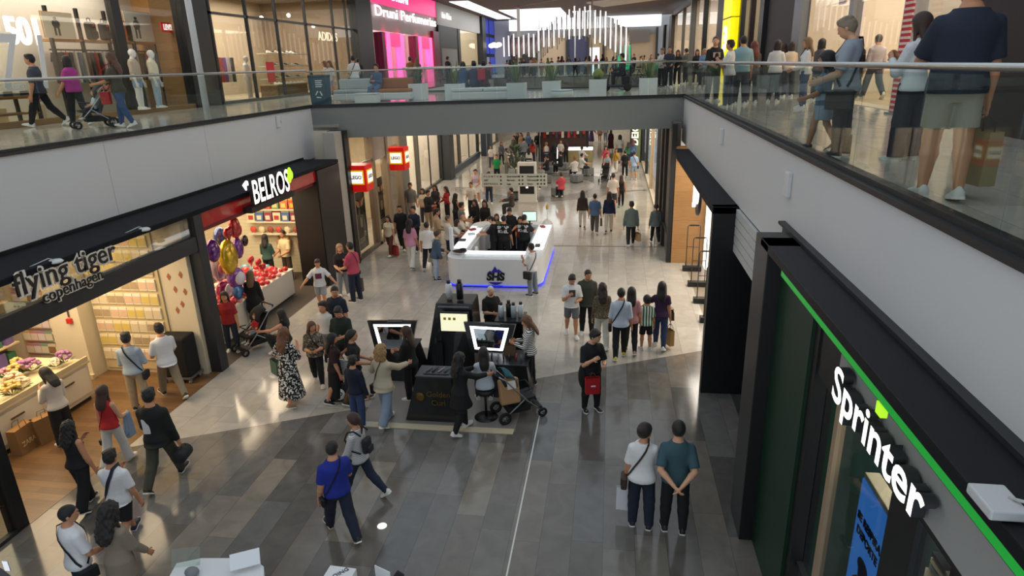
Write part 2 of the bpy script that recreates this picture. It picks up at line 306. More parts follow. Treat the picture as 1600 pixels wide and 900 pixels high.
def hair_mesh(style, col):
    key = (style, col)
    if key in _hair: return _hair[key]
    if style not in _hair:
        long_ = style in ('long', 'longwavy', 'longcurl'); lo = (-.10, -.13, -.30 if long_ else -.20 if style in ('pony', 'bob', 'curly') else -.10); g = Grid(lo, (.10, .10, .12), .0065)
        off = {'buzz': .003, 'short': .006, 'crop': .0045, 'thin': .003}.get(style, .011); head_sdf(g, off)
        X, Y, Z = g.ax[0][:, None, None], g.ax[1][None, :, None], g.ax[2][None, None, :]
        if style in ('buzz', 'short', 'crop', 'thin'): line = np.interp(Y, [-.07, -.045, -.012, .008, .026, .05, .07], [-.058, -.056, -.026, -.004, .018, .038, .044])
        elif style in ('pony', 'bun', 'up'): line = np.interp(Y, [-.07, -.045, -.01, .012, .03, .05, .07], [-.04, -.04, -.012, .008, .024, .040, .046])
        else: line = np.interp(Y, [-.07, -.0, .014, .032, .052, .07], [-.09, -.09, -.03, .020, .040, .046])
        g.F = np.maximum(g.F, line-Z+0*X).astype(np.float32)
        if style in ('short',): g.ell((.006, .034, .058), (.036, .026, .020), .010); g.ell((-.01, -.01, .066), (.040, .046, .018), .012); g.F = (g.F+.0028*np.sin(X*170+Y*60)*np.sin(Y*140+1)*np.sin(Z*150)).astype(np.float32)
        if long_:
            w = .060 if style == 'long' else .068
            I3 = np.eye(3); e = {'long': -.20, 'longwavy': -.22, 'longcurl': -.19}[style]
            g.sect(np.array([0, 0, 0.]), I3, [(e, .034, .012, -.072), (e+.03, w*.85, .020, -.072), (-.12, w, .026, -.066), (-.05, w, .036, -.040), (.01, .056, .045, -.02)], 0.0, .014)
            for sx in (-1, 1): g.cone((sx*.050, .004, .0), (sx*.058, -.004, -.11), .014, .012, .010)
        if style == 'bob': g.sect(np.array([0, 0, 0.]), np.eye(3), [(-.105, .052, .040, -.03), (-.05, .064, .050, -.022), (.01, .058, .048, -.015)], 0.0, .012); [g.cone((sx*.052, .012, .0), (sx*.054, .016, -.08), .013, .010, .01) for sx in (-1, 1)]
        if style == 'curly': g.ell((0, -.025, -.005), (.078, .062, .075), .01); g.ell((0, -.035, -.07), (.075, .050, .06), .02); g.ell((0, .0, .06), (.055, .055, .035), .02)
        if style == 'pony': g.ell((0, -.066, .022), (.016, .016, .016), .006); g.cone((0, -.072, .018), (0, -.088, -.06), .016, .014, .008); g.cone((0, -.088, -.06), (0, -.080, -.14), .014, .006, .006)
        if style == 'bun': g.ell((0, -.045, .070), (.026, .026, .024), .004)
        if style == 'up': g.ell((0, -.062, .03), (.028, .022, .03), .01)
        if style in ('curly', 'longcurl', 'longwavy'):
            s = {'curly': (.0075, 150), 'longcurl': (.0065, 130), 'longwavy': (.004, 90)}[style]; g.F = (g.F+s[0]*np.sin(X*s[1])*np.sin(Y*s[1]+1)*np.sin(Z*s[1]*.8+2)).astype(np.float32)
            q = np.interp(Y, [-.07, .014, .032, .052, .07], [-.9, -.9, .012, .036, .044]); g.F = np.maximum(g.F, q-Z+0*X).astype(np.float32)
        _hair[style] = g.net()
    P, Q = _hair[style]
    me = rawmesh('hair', P, Q, [mat(col, .55, bump=.5, bscale=220, sheen=.1)]); _hair[key] = me; return me
_shoe = {}
def shoe_mesh(kind, col, boot=False):
    k = (kind, col, boot)
    if k in _shoe: return _shoe[k]
    st = [0, .10, .25, .40, .55, .70, .84, .95, 1.0]
    W = [.12, .165, .165, .15, .165, .195, .19, .13, .06]; T = [.34, .40, .42, .36, .28, .215, .18, .14, .09]
    if boot: T[:4] = [1.0, 1.05, 1.05, .62]
    m = MB(); n = 9
    if kind == 'sole':
        ring = [(w*1.08, s) for w, s in zip(W, st)]; poly = [(w, s) for w, s in ring]+[(-w, s) for w, s in ring[::-1]]
        poly[len(ring)-1] = (.06, 1.03); poly[len(ring)] = (-.06, 1.03); m.prism(poly, 0, .085)
    else:
        vs = []
        for s, w, t in zip(st, W, T):
            for i in range(n):
                a = PI*i/(n-1); x = w*math.cos(a); z = .08+(t-.08)*math.sin(a)**.8; vs.append((x*(1 if z < .3 else .8), s, z))
        fs = [(j*n+i, j*n+i+1, (j+1)*n+i+1, (j+1)*n+i) for j in range(len(st)-1) for i in range(n-1)]; fs += [tuple(range(n))[::-1], tuple(range((len(st)-1)*n, len(st)*n))]
        m.add(vs, [f[::-1] for f in fs], 0, True)
    _shoe[k] = m.mesh(kind, mat(col, .55)); return _shoe[k]
SKIN = ['d9a583', 'c98f6c', 'b97f5d', '8d5a3c', '5a3828', 'e0b496']
PEOPLE = {}
def person(key, label, loc, H=1.7, face=0, sex='m', legs='stand', arms='hang', top=None, bot=None, hair=('short', '1d1512'), shoe='e6e4df', sole=None, skin=1, lean=0, head=(0, 0), lod=1, build=1.0, seat=None, child=False, twist=0, group=None, dz=0.0, hsc=1.0):
    """top: dict(col|mat, sleeve 0..2 (1 elbow, 2 wrist), hem, off, name); bot: dict(col|mat, kind, len, w, name)."""
    vox = {0: .0062, 1: .0085, 2: .0115, 3: .016}[lod]       # in body heights
    hs = 1.28 if child else 1.0
    lg = LEGS[legs] if isinstance(legs, str) else legs
    ar = arms if isinstance(arms, (list, tuple)) and not isinstance(arms[0], (int, float)) else (arms, arms)
    ar = [ARM[a] if isinstance(a, str) else a for a in ar]
    hipz = .515; Rl = RZ(rad(twist)) @ RX(-rad(lean)); hip = np.array([0, 0, 0.])
    tor = [(z, a*build, b*build*(1.06 if build > 1 else 1), y) for z, a, b, y in TORSO[sex]]
    TP = lambda x, y, z: Rl @ np.array([x, y, z])
    J = {}
    for i, sx in enumerate((-1, 1)):
        sw, kn, ab = [rad(v) for v in lg[i]]; h = np.array([sx*.051, 0, -.005]); d1 = np.array([sx*math.sin(ab)*(1 if abs(sw) < 1 else .8), math.sin(sw), -math.cos(sw)]); d1 /= np.linalg.norm(d1)
        d2 = np.array([sx*math.sin(ab)*.4, math.sin(sw-kn), -math.cos(sw-kn)]); d2 /= np.linalg.norm(d2)
        kp = h+.232*d1; ap = kp+.236*d2; tilt = sw-kn
        fp = min(.75, max(-.35, -tilt*.85)) if abs(tilt) > .12 and lg[i][0] < 45 else 0
        if seat is not None: fp = 0
        fd = np.array([sx*.12, math.cos(fp), -math.sin(fp)]); fd /= np.linalg.norm(fd); fu = np.array([0, math.sin(fp), math.cos(fp)]); fu -= fd*(fu@fd); fu /= np.linalg.norm(fu)
        J['h%d' % i], J['k%d' % i], J['a%d' % i], J['f%d' % i], J['u%d' % i] = h, kp, ap, fd, fu
        sh = TP(sx*(.099 if sex == 'm' else .087)*build**.5, -.004, .258); s, b, e, inn = ar[i]; s, b, e = rad(s), rad(b), rad(e)
        d = np.array([sx*math.sin(b), math.sin(s)*math.cos(b), -math.cos(s)*math.cos(b)]); nn = np.array([-sx*inn, math.cos(s), math.sin(s)]); nn -= d*(nn@d); nn /= np.linalg.norm(nn)
        if inn >= 3: nn = np.array([-sx*1.0, -.25, .1]); nn -= d*(nn@d); nn /= np.linalg.norm(nn)
        el = sh+.178*d; fa = math.cos(e)*d+math.sin(e)*nn; wr = el+.153*fa; J['s%d' % i], J['e%d' % i], J['w%d' % i], J['d%d' % i] = sh, el, wr, fa
        pn = np.array([-sx*1.0, .0, 0]); pn -= fa*(pn@fa); pn /= np.linalg.norm(pn)+1e-9; J['n%d' % i] = pn; J['p%d' % i] = wr+.052*fa
    nb = TP(0, -.008, .325); hy, hp = head; Rh = RZ(rad(twist*.5+hy)) @ RX(-rad(hp+lean*.5)); hc = TP(0, .0, .325)+Rh @ np.array([0, .012, .083])*(1.1 if child else 1)
    # ground
    if seat is None:
        low = min(min((J['a%d' % i]-.040*J['u%d' % i]+q*J['f%d' % i])[2] for q in (-.035, .11)) for i in (0, 1)); base = -low
    else: base = seat/H+.060
    sh3 = np.array([0, 0, base])
    for k2 in J:
        if k2[0] in 'hkasewp': J[k2] = J[k2]+sh3
    hip = hip+sh3; nb = nb+sh3; hc = hc+sh3
    pts = np.array([J[c+str(i)] for c in 'hkasewp' for i in (0, 1)]+[hc, hc+[0, 0, .08], J['a0']+.12*J['f0'], J['a1']+.12*J['f1'], J['a0']-[0, 0, .04], J['a1']-[0, 0, .04]]); lo, hi = pts.min(0)-.105, pts.max(0)+.105
    lo[2] += .05
    g = Grid(lo, hi, vox)
    g.sect(hip, Rl, tor, 0, .0)
    bl = build**.6
    for i in (0, 1):
        h, kn, an, s, e, w, p = [J[c+str(i)] for c in 'hkasewp']
        g.cone(h, kn, .053*bl, .036*bl, .025); c = kn+(an-kn)*.3-np.array([0, .006, 0]); g.cone(kn, c, .034*bl, .035*bl, .012); g.cone(c, an, .035*bl, .021, .012)
        g.cone(an-.012*J['f%d' % i]-[0, 0, .018], an+.085*J['f%d' % i]-.025*J['u%d' % i], .019, .014, .012)
        g.cone(s, e, .031*bl, .025*bl, .022); c = e+(w-e)*.3; g.cone(e, c, .0245*bl, .0255*bl, .01); g.cone(c, w, .0255*bl, .0165, .01)
        u = np.cross(J['d%d' % i], J['n%d' % i]); R3 = np.stack([u, J['n%d' % i], J['d%d' % i]], 1); g.ell(w+.030*J['d%d' % i], (.024, .0125, .034), .012, R3)
    g.cone(nb-[0, 0, .02], hc-Rh @ np.array([0, .012, .03]), .031*(1 if sex == 'm' else .85)*hs, .029*(1 if sex == 'm' else .85)*hs, .014)
    def hd(c): return hc+hs*(Rh @ np.array(c))
    g.ell(hd((0, -.004, .014)), [q*hs for q in (.049, .061, .061)], .008, Rh); g.ell(hd((0, .016, -.026)), [q*hs for q in (.039, .043, .044)], .016, Rh)
    if lod < 3:
        g.cone(hd((0, .056, .006)), hd((0, .064, -.012)), .006, .0085, .006); g.cone(hd((-.02, .050, .02)), hd((.02, .050, .02)), .007, .007, .008)
        for sx in (-1, 1): g.ell(hd((sx*.049, -.004, -.002)), (.008, .014, .019), .004, Rh); g.ell(hd((sx*.019, .058, .010)), (.011, .006, .007), .006, Rh, 'u')
    P, Q = g.net(); ex = MB()
    if lod < 3:
        for i, sx in enumerate((-1, 1)):       # five separate fingers, unequal and slightly bent
            fa, pn, w = J['d%d' % i], J['n%d' % i], J['w%d' % i]; u = np.cross(fa, pn); u = u if (u @ np.array([0, 1, .3])) > 0 else -u; curl = .35 if lg else .3
            for q, L in enumerate((.036, .044, .048, .044)):
                a = w+.050*fa+u*(.0175-.0117*(3-q))*1.0; d1 = fa+.15*pn*curl; b1 = a+L*.5*d1; c1 = b1+L*.33*(fa*.8+pn*.6); e1 = c1+L*.22*(fa*.45+pn*.9); ex.tube([Vector(v*H) for v in (a-.012*fa, b1, c1, e1)], [.0062*H, .0058*H, .0052*H, .0038*H], 5)
            a = w+.014*fa+u*.016; b1 = a+.020*(u*.75+fa*.6); c1 = b1+.020*(fa*.85+u*.2+pn*.35); ex.tube([Vector(v*H) for v in (a-.006*u, b1, c1)], [.0080*H, .0068*H, .0048*H], 5)
        E3 = Matrix([list(r) for r in Rh]).to_4x4()
        for sx in (-1, 1):
            T = Matrix.Translation(Vector(hd((sx*.019, .0595, .008))*H)) @ E3 @ Matrix.Scale(H*hs, 4); ex.ell((0, 0, 0), (.0085, .0045, .0048), 1, 8, 5, T); ex.ell((0, .0025, 0), (.0042, .003, .0044), 2, 8, 5, T)
            T = Matrix.Translation(Vector(hd((sx*.020, .058, .0215))*H)) @ E3 @ Matrix.Scale(H*hs, 4); ex.ell((0, 0, 0), (.012, .004, .0026), 3, 8, 4, T)
        T = Matrix.Translation(Vector(hd((0, .0565, -.034))*H)) @ E3 @ Matrix.Scale(H*hs, 4); ex.ell((0, 0, 0), (.0155, .005, .0042), 4, 10, 5, T)
    sk = mat(SKIN[skin] if isinstance(skin, int) else skin, .55, bump=0)
    hc_ = hair[1] if hair else '2a1d16'
    me = rawmesh('person', P*H, Q, [sk, mat('e9e4dd', .3), mat('1b120e', .2), mat(hc_, .7), mat('a5604f', .5)], ex)
    o = bpy.data.objects.new('person', me); C.objects.link(o); o.location = Vector(loc)+Vector((0, 0, dz)); o.rotation_euler = (0, 0, rad(face)); tag(o, label, 'person', group)
    def shell(name, g2, m):
        P2, Q2 = g2.net()
        if len(P2) == 0: return None
        c = bpy.data.objects.new(name, rawmesh(name, P2*H, Q2, [m])); C.objects.link(c); c.parent = o; return c
    M_ = lambda d, r=.85: d['mat'] if 'mat' in d else mat(d['col'], r, bump=.25, bscale=45)
    # trousers, shorts, skirts
    if bot:
        kd = bot.get('kind', 'straight'); off = .010+bot.get('off', 0); g2 = Grid(lo, hi, vox); ln = bot.get('len', 2.0)
        g2.sect(hip, np.eye(3), [(z, a, b, y) for z, a, b, y in tor], off-.002, 0, -.075, bot.get('waist', .085))
        wd = {'slim': (.057, .046, .0445, .030), 'straight': (.058, .050, .047, .038), 'wide': (.062, .057, .056, .056), 'flare': (.058, .047, .047, .060), 'baggy': (.065, .060, .056, .046), 'shorts': (.058, .053, .05, .05), 'legging': (.056, .0445, .043, .027)}
        if kd == 'skirt':
            zl = -.515*ln/2+.02; f = bot.get('w', 1.0); zz = [zl, zl*.5, -.03, .0, .06]; mid = (J['a0']+J['a1'])/2-hip
            g2.sect(hip, np.eye(3), [(zl, .10*f, .085*f, mid[1]*min(1, ln/2)), (zl*.5, .105*(1+(f-1)*.6), .085*(1+(f-1)*.6), mid[1]*.4), (-.03, .102, .075, -.008), (.02, .098, .07, -.006), (.06, .09, .064, 0), (.085, .085, .06, 0)], .012, .01)
        else:
            w4 = [q*bl*bot.get('w', 1.0) for q in wd[kd]]
            for i in (0, 1):
                h, kn, an = J['h%d' % i], J['k%d' % i], J['a%d' % i]
                if ln <= 1.0: e = h+(kn-h)*ln; g2.cone(h, e, w4[0], w4[0]+(w4[1]-w4[0])*ln, .016, 1)
                else:
                    g2.cone(h, kn, w4[0], w4[1], .016); f = ln-1; c = kn+(an-kn)*.35; g2.cone(kn, c, w4[1], w4[2], .012); e = kn+(an-kn)*f; g2.cone(c, e+(e-c)/np.linalg.norm(e-c)*.012, w4[2], w4[3], .01, 1)
        shell(bot.get('name', {'shorts': 'shorts', 'skirt': 'skirt'}.get(kd, 'trousers')), g2, M_(bot))
    if top:
        off = .012+top.get('off', 0); g2 = Grid(lo, hi, vox); hem = top.get('hem', -.02); tt = [(z, max(a, .101*bl*(1.06 if bot and bot.get('kind') in ('wide', 'baggy') else 1)) if z < .035 else a, max(b, .072*bl) if z < .035 else b, y) for z, a, b, y in tor]
        if hem < -.03:      # long hem : jackets, tunics, dresses
            fl = top.get('flare', 1.0); mid = (J['k0']+J['k1'])/2-hip; tt = [(z, a, b, y) for z, a, b, y in tt if z > -.035]; tt = [(hem, tt[0][1]*fl, tt[0][2]*1.05*fl+abs(J['k0'][1]-J['k1'][1])*.28, mid[1]*.6*min(1, abs(hem)/.25))]+tt
        elif off > .016: tt = [(z, max(a, .092*build), max(b, .064*build), y) if -.05 < z < .2 else (z, a, b, y) for z, a, b, y in tt]
        if hem < -.1:
            for i in (0, 1):
                h, kn, an = J['h%d' % i], J['k%d' % i], J['a%d' % i]; g2.cone(h, kn, .062*bl, .060*bl, .02, 1 if hem > -.25 else 0)
                if hem < -.3: g2.cone(kn, kn+(an-kn)*min(1, (-hem-.24)/.24), .060, .064, .03, 1)
        neck = top.get('neck', .322)
        g2.sect(hip, Rl if hem > -.2 else np.eye(3), tt, off, 0, hem, neck)
        sl = top.get('sleeve', .7); ex_ = top.get('arm', 1.0)
        for i in (0, 1):
            s, e, w = J['s%d' % i], J['e%d' % i], J['w%d' % i]
            if sl <= 0:
                continue
            if sl <= 1: g2.cone(s, s+(e-s)*sl, (.0345+off*.2)*bl*ex_, (.036+off*.45)*bl*ex_, .018, 1)
            else: g2.cone(s, e, (.034+off*.25)*bl*ex_, (.029+off*.4)*bl*ex_, .018); g2.cone(e, e+(w-e)*(sl-1), (.029+off*.4)*bl*ex_, (.021+off*.3)*bl*ex_, .01, 1)
        if sl > 0 or True: g2.ell(nb+[0, .035*math.cos(rad(twist)), .012], (.042, .030, .030), 0, None, 's')
        if top.get('hood'): g2.ell(nb+Rl @ np.array([0, -.035, -.015]), (.055, .032, .035), .012)
        shell(top.get('name', 'shirt'), g2, M_(top))
    if hair and hair[0] != 'bald':
        c = bpy.data.objects.new('hair', hair_mesh(hair[0], hair[1])); C.objects.link(c); c.parent = o; E3 = Matrix([list(r) for r in Rh]).to_4x4(); T = Matrix.Translation(Vector(hc*H)) @ E3 @ Matrix.Scale(H*hs, 4)
        if hair[0] in ('long', 'longwavy', 'longcurl'): T = T @ Matrix.Rotation(rad(-6+lean*.3), 4, 'X')
        c.matrix_local = T @ Matrix.Scale(hsc, 4)
    if shoe:
        boot = shoe.startswith('b:'); sc = shoe[2:] if boot else shoe
        for i in (0, 1):
            fd, fu = J['f%d' % i], J['u%d' % i]; xr = np.cross(fd, fu); org = (J['a%d' % i]-.040*fu-.042*fd)*H; L = .152*H*(1.1 if child else 1)
            T = Matrix.Translation(Vector(org)) @ Matrix(((xr[0], fd[0], fu[0]), (xr[1], fd[1], fu[1]), (xr[2], fd[2], fu[2]))).to_4x4() @ Matrix.Scale(L, 4)
            c = bpy.data.objects.new('shoe', shoe_mesh('shoe', sc, boot)); C.objects.link(c); c.parent = o; c.matrix_local = T
            if lod < 3:
                q = bpy.data.objects.new('sole', shoe_mesh('sole', sole or ('f0eee8' if lod < 2 else 'e0ded8'))); C.objects.link(q); q.parent = c
    W = Matrix.Translation(o.location) @ Matrix.Rotation(rad(face), 4, 'Z'); ww = lambda v: W @ Vector(np.array(v)*H)
    info = dict(o=o, H=H, W=W, hand=[ww(J['w%d' % i]+.07*J['d%d' % i]) for i in (0, 1)], wrist=[ww(J['w%d' % i]) for i in (0, 1)], hip=ww(hip), neck=ww(nb), head=ww(hc), face=face, tor=tor, Rl=Rl, hz=hip, J=J, topoff=(.012+top.get('off', 0) if top else .004))
    PEOPLE[key] = info; return info
# ---------------------------------------------------------------- bags and straps (things of their own)
def hand_bag(p, i, kind, col, label, w=.30, h=.36, d=.12, group=None, turn=0, drop=.16, logo=None, cat='bag'):
    at = p['hand'][i]; r = thing({'paper': 'paper_bag', 'tote': 'tote_bag', 'plastic': 'carrier_bag', 'gym': 'holdall_bag'}[kind], label, cat, at+Vector((0, 0, -drop-h)), rad(p['face']+90+turn), group)
    m = mat(col, .8 if kind != 'plastic' else .35, bump=.15, bscale=25)
    b = MB(); e = .008
    if kind == 'gym': b.lathe([(.001, -w/2), (d*.8, -w/2+.01), (d, -w/2+.04), (d, w/2-.04), (d*.8, w/2-.01), (.001, w/2)], 14, 0, Matrix.Translation((0, 0, h*.5)) @ Matrix.Rotation(PI/2, 4, 'Y'))
    else: b.frustum((-w/2, -d/2), (w/2, d/2), 0, (-w/2*(1.04 if kind == 'paper' else .98), -d*.42), (w/2*(1.04 if kind == 'paper' else .98), d*.42), h); b.f.pop(1); b.mi.pop(); b.sm.pop()
    body = b.build('bag_body', m, r)
    if kind != 'gym': body.modifiers.new('solid', 'SOLIDIFY').thickness = .004
    for s in (-1, 1):
        y = s*d*.35; t = MB(); zt = h+drop; zb = h*.93 if kind != 'gym' else h*.75
        t.tube([(-w*.22, y, zb), (-w*.2, y, h+drop*.5), (-w*.06, y*.3, zt-.01), (w*.06, y*.3, zt-.01), (w*.2, y, h+drop*.5), (w*.22, y, zb)], .006, 5); t.build('handle', mat('4a3a2a' if kind == 'paper' else col, .7), r)
    if logo: logo(r, w, h, d)
    return r
def cross_bag(p, side, col, label, w=.22, h=.17, d=.08, pos='hip', strapcol=None, fwd=0.0, low=0.0, group=None, cat='bag', stw=.014):
    """strap over the shoulder on one side, pouch at the other hip (side = -1: pouch at the wearer's left)."""
    H, tor, Rl, hz = p['H'], p['tor'], p['Rl'], p['hz']; zs = [t[0] for t in tor]; off = p['topoff']+.010
    A = lambda z: np.interp(z, zs, [t[1] for t in tor])+off; B = lambda z: np.interp(z, zs, [t[2] for t in tor])+off; Y0 = lambda z: np.interp(z, zs, [t[3] for t in tor])
    pouch = np.array([side*(A(-.02)+d/2/H*.9), fwd, -.02-low])
    loop = []
    for fb in (1, -1):
        seg = []
        for t in np.linspace(0, 1, 9):
            z = .315*(1-t)+(-.0-low*.5)*t; x = -side*.045*(1-t)+side*(A(0)*.97)*t; aa = A(z); yy = B(z)*math.sqrt(max(0, 1-min(1, (x/aa)**2))); seg.append((x, Y0(z)+fb*max(yy, .012 if t > .8 else 0), z+(.018 if t == 0 else 0)))
        loop.append(seg)
    path = loop[0][::-1]+loop[1]
    r = bpy.data.objects.new('crossbody_bag', None); C.objects.link(r); tag(r, label, cat, group); o = p['o']
    Mx = p['W'] @ Matrix.Translation(Vector(hz*H)) @ Matrix([list(q) for q in Rl]).to_4x4(); r.matrix_world = Mx
    m = mat(strapcol or col, .7); t = MB(); up = []
    vs = []; n = len(path)
    for k, q in enumerate(path):
        a = np.array(path[max(0, k-1)]); b = np.array(path[min(n-1, k+1)]); tg = (b-a)/(np.linalg.norm(b-a)+1e-9); out = np.array([q[0]*.6, q[1], 0]); out /= np.linalg.norm(out)+1e-9; sd = np.cross(tg, out); sd /= np.linalg.norm(sd)+1e-9
        for s in (-1, 1): vs.append(tuple((np.array(q)+sd*s*stw/H)*H))
    t.add(vs, [(2*k, 2*k+1, 2*k+3, 2*k+2) for k in range(n-1)]); so = t.build('strap', m, r); so.modifiers.new('solid', 'SOLIDIFY').thickness = .006
    b = MB(); c = Vector(pouch*H); b.box((c.x-d/2, c.y-w/2, c.z-h), (c.x+d/2, c.y+w/2, c.z)); b.build('pouch', mat(col, .55), r, .02)
    f = MB(); f.box((c.x-d/2-.006 if side < 0 else c.x+d/2-.004, c.y-w/2+.01, c.z-h*.6), (c.x-d/2+.004 if side < 0 else c.x+d/2+.006, c.y+w/2-.01, c.z-.006)); f.build('flap', mat(col, .5), r, .004)
    return r
def backpack(p, col, label, w=.28, h=.40, d=.14, group=None):
    H = p['H']; r = bpy.data.objects.new('backpack', None); C.objects.link(r); tag(r, label, 'backpack', group); r.matrix_world = p['W'] @ Matrix.Translation(Vector(p['hz']*H)) @ Matrix([list(q) for q in p['Rl']]).to_4x4()
    m = mat(col, .8, bump=.2, bscale=80); y = -(.066+p['topoff']+.006)*H; b = MB(); b.box((-w/2, y-d, .07*H), (w/2, y, .07*H+h)); b.build('pack_body', m, r, .04)
    b = MB(); b.box((-w*.36, y-d-.04, .08*H), (w*.36, y-d+.02, .08*H+h*.45)); b.build('front_pocket', m, r, .02)
    for s in (-1, 1):
        t = MB(); t.tube([(s*.065*H, y-.02, .28*H), (s*.066*H, -.02*H, .322*H), (s*.066*H, .05*H, .30*H), (s*.075*H, (.074+p['topoff'])*H, .22*H), (s*.10*H, .02*H, .12*H), (s*.08*H, y, .09*H)], .014, 6); t.build('shoulder_strap', m, r)
    return r
# ---------------------------------------------------------------- the building
ZF, ZC, XL, XR, XU, XV = 5.45, 5.50, -10.2, 2.45, -15.8, 6.2
BL, BR = 22.0, 23.85                     # front edge of the bridge at its left and right end
def by(x): return BL+(BR-BL)*(x-XL)/(XR-XL)
tn = [0]
def trim(a, b, m, bevel=0, name=None):
    if name is None: tn[0] += 1; name = 'trim_%d' % tn[0]
    return struct(box(name, a, b, m, None, bevel))
WHITE = mat('d6d7d8', .55, var=.03, vscale=.6); BLACK = mat('17181a', .45); NAVY = mat('11151b', .6, var=.12, vscale=2, spec=.15); CHAR = mat('26282a', .5); STEEL = mat('c4c6c4', .28, 1.0); CREAM = mat('e3d8c2', .7); GREYBEAM = mat('7f8380', .6, var=.04, vscale=.5)
def stone(name, ramp, w, l, rough, varr=.06):
    m = bpy.data.materials.new(name); m.use_nodes = True; nt = m.node_tree; b = nt.nodes['Principled BSDF']; N = nt.nodes.new; L = nt.links.new
    def mth(op, a, bb=None):
        n = N('ShaderNodeMath'); n.operation = op
        for i, v in enumerate((a, bb)):
            if v is None: continue
            if isinstance(v, (int, float)): n.inputs[i].default_value = v
            else: L(v, n.inputs[i])
        return n.outputs[0]
    tc = N('ShaderNodeTexCoord'); sp = N('ShaderNodeSeparateXYZ'); L(tc.outputs['Object'], sp.inputs[0])
    u = mth('DIVIDE', sp.outputs[0], w); col = mth('FLOOR', u); wn = N('ShaderNodeTexWhiteNoise'); wn.noise_dimensions = '1D'; L(col, wn.inputs['W'])
    v = mth('ADD', mth('DIVIDE', sp.outputs[1], l), mth('MULTIPLY', wn.outputs[0], 7.3)); row = mth('FLOOR', v)
    cb = N('ShaderNodeCombineXYZ'); L(col, cb.inputs[0]); L(row, cb.inputs[1]); w2 = N('ShaderNodeTexWhiteNoise'); w2.noise_dimensions = '2D'; L(cb.outputs[0], w2.inputs['Vector'])
    r = N('ShaderNodeValToRGB'); e = r.color_ramp.elements; e[0].color = (*lin(ramp[0]), 1); e[1].color = (*lin(ramp[-1]), 1)
    for i, c in enumerate(ramp[1:-1]): q = e.new((i+1)/(len(ramp)-1)); q.color = (*lin(c), 1)
    L(w2.outputs[0], r.inputs[0])
    nz = N('ShaderNodeTexNoise'); nz.inputs['Scale'].default_value = 2.2; nz.inputs['Detail'].default_value = 8; nz.inputs['Distortion'].default_value = 1.2; ad = N('ShaderNodeVectorMath'); ad.operation = 'ADD'; L(tc.outputs['Object'], ad.inputs[0]); sc = N('ShaderNodeVectorMath'); sc.operation = 'SCALE'; sc.inputs['Scale'].default_value = 9; L(w2.outputs['Color'], sc.inputs[0]); L(sc.outputs[0], ad.inputs[1]); L(ad.outputs[0], nz.inputs['Vector'])
    mr = N('ShaderNodeMapRange'); mr.inputs[1].default_value = .3; mr.inputs[2].default_value = .7; mr.inputs[3].default_value = 1-varr*3; mr.inputs[4].default_value = 1+varr*3; L(nz.outputs[0], mr.inputs[0])
    fu = mth('FRACT', u); fv = mth('FRACT', v); ed = mth('MINIMUM', mth('MINIMUM', fu, mth('SUBTRACT', 1, fu)), mth('MULTIPLY', mth('MINIMUM', fv, mth('SUBTRACT', 1, fv)), l/w)); jt = mth('GREATER_THAN', ed, .004/w); jm = mth('ADD', .6, mth('MULTIPLY', jt, .4))
    mx = N('ShaderNodeMix'); mx.data_type = 'RGBA'; mx.blend_type = 'MULTIPLY'; mx.inputs[0].default_value = 1; L(r.outputs[0], mx.inputs[6]); L(mth('MULTIPLY', mr.outputs[0], jm), mx.inputs[7]); L(mx.outputs[2], b.inputs['Base Color'])
    rr = N('ShaderNodeMapRange'); rr.inputs[3].default_value = rough*.7; rr.inputs[4].default_value = rough*1.35; L(nz.outputs[0], rr.inputs[0]); L(rr.outputs[0], b.inputs['Roughness']); return m
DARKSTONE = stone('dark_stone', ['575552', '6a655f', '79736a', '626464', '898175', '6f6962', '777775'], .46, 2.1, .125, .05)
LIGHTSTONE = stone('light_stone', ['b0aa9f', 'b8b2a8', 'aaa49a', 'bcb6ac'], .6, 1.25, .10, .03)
UPSTONE = stone('upper_stone', ['c2b9ac', 'cbc3b7', 'bcb4a8'], .6, 1.2, .12, .03)
def slab(name, poly, z, m, t=.05):
    return struct(MB().prism(poly, z-t, z).build(name, m))
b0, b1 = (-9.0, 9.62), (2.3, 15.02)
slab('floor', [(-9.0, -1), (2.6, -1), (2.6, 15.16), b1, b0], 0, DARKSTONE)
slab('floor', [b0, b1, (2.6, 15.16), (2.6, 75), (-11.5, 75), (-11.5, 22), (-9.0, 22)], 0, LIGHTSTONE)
slab('floor', [(2.6, 6.9), (9, 6.9), (9, 15.0), (2.6, 15.0)], 0, stone('grey_stone', ['4b4c4c', '555654', '434546'], .3, .9, .3))
slab('floor', [(-16, -1), (-9.0, -1), (-9.0, 12.95), (-16, 12.95)], .004, wood('93704c', '7a5a3b', 'x', .16, .3, 1.6))
slab('floor', [(-16, 12.95), (-9.0, 12.95), (-9.0, 22), (-16, 22)], .003, mat('4f463e', .6, var=.1, vscale=3))
slab('floor', [(2.6, 15.0), (9, 15.0), (9, 40), (2.6, 40)], 0, wood('a39684', '938673', 'y', .3, .35, 1.5))
slab('floor', [(-18, 22), (-11.5, 22), (-11.5, 75), (-18, 75)], 0, wood('a98c66', '997c58', 'y', .2, .35))
slab('floor', [(-4.85, 10.98), (-1.72, 10.88), (-1.72, 14.6), (-5.1, 14.6)], .012, mat('86807a', .35, var=.08, vscale=2), .012)
trim((-4.75, 10.80, 0), (-1.74, 10.98, .016), mat('cdbf9f', .45))
p0 = G(788, 899); p1 = G(845, 640)
trim((p1.x-.012, -1, 0), (p1.x+.012, p1.y, .003), mat('d8d8d2', .4))
trim((-9, 24.4, 0), (2.6, 24.5, .003), mat('6a6764', .4)); trim((-9, 42, 0), (2.6, 42.1, .003), mat('6a6764', .4))
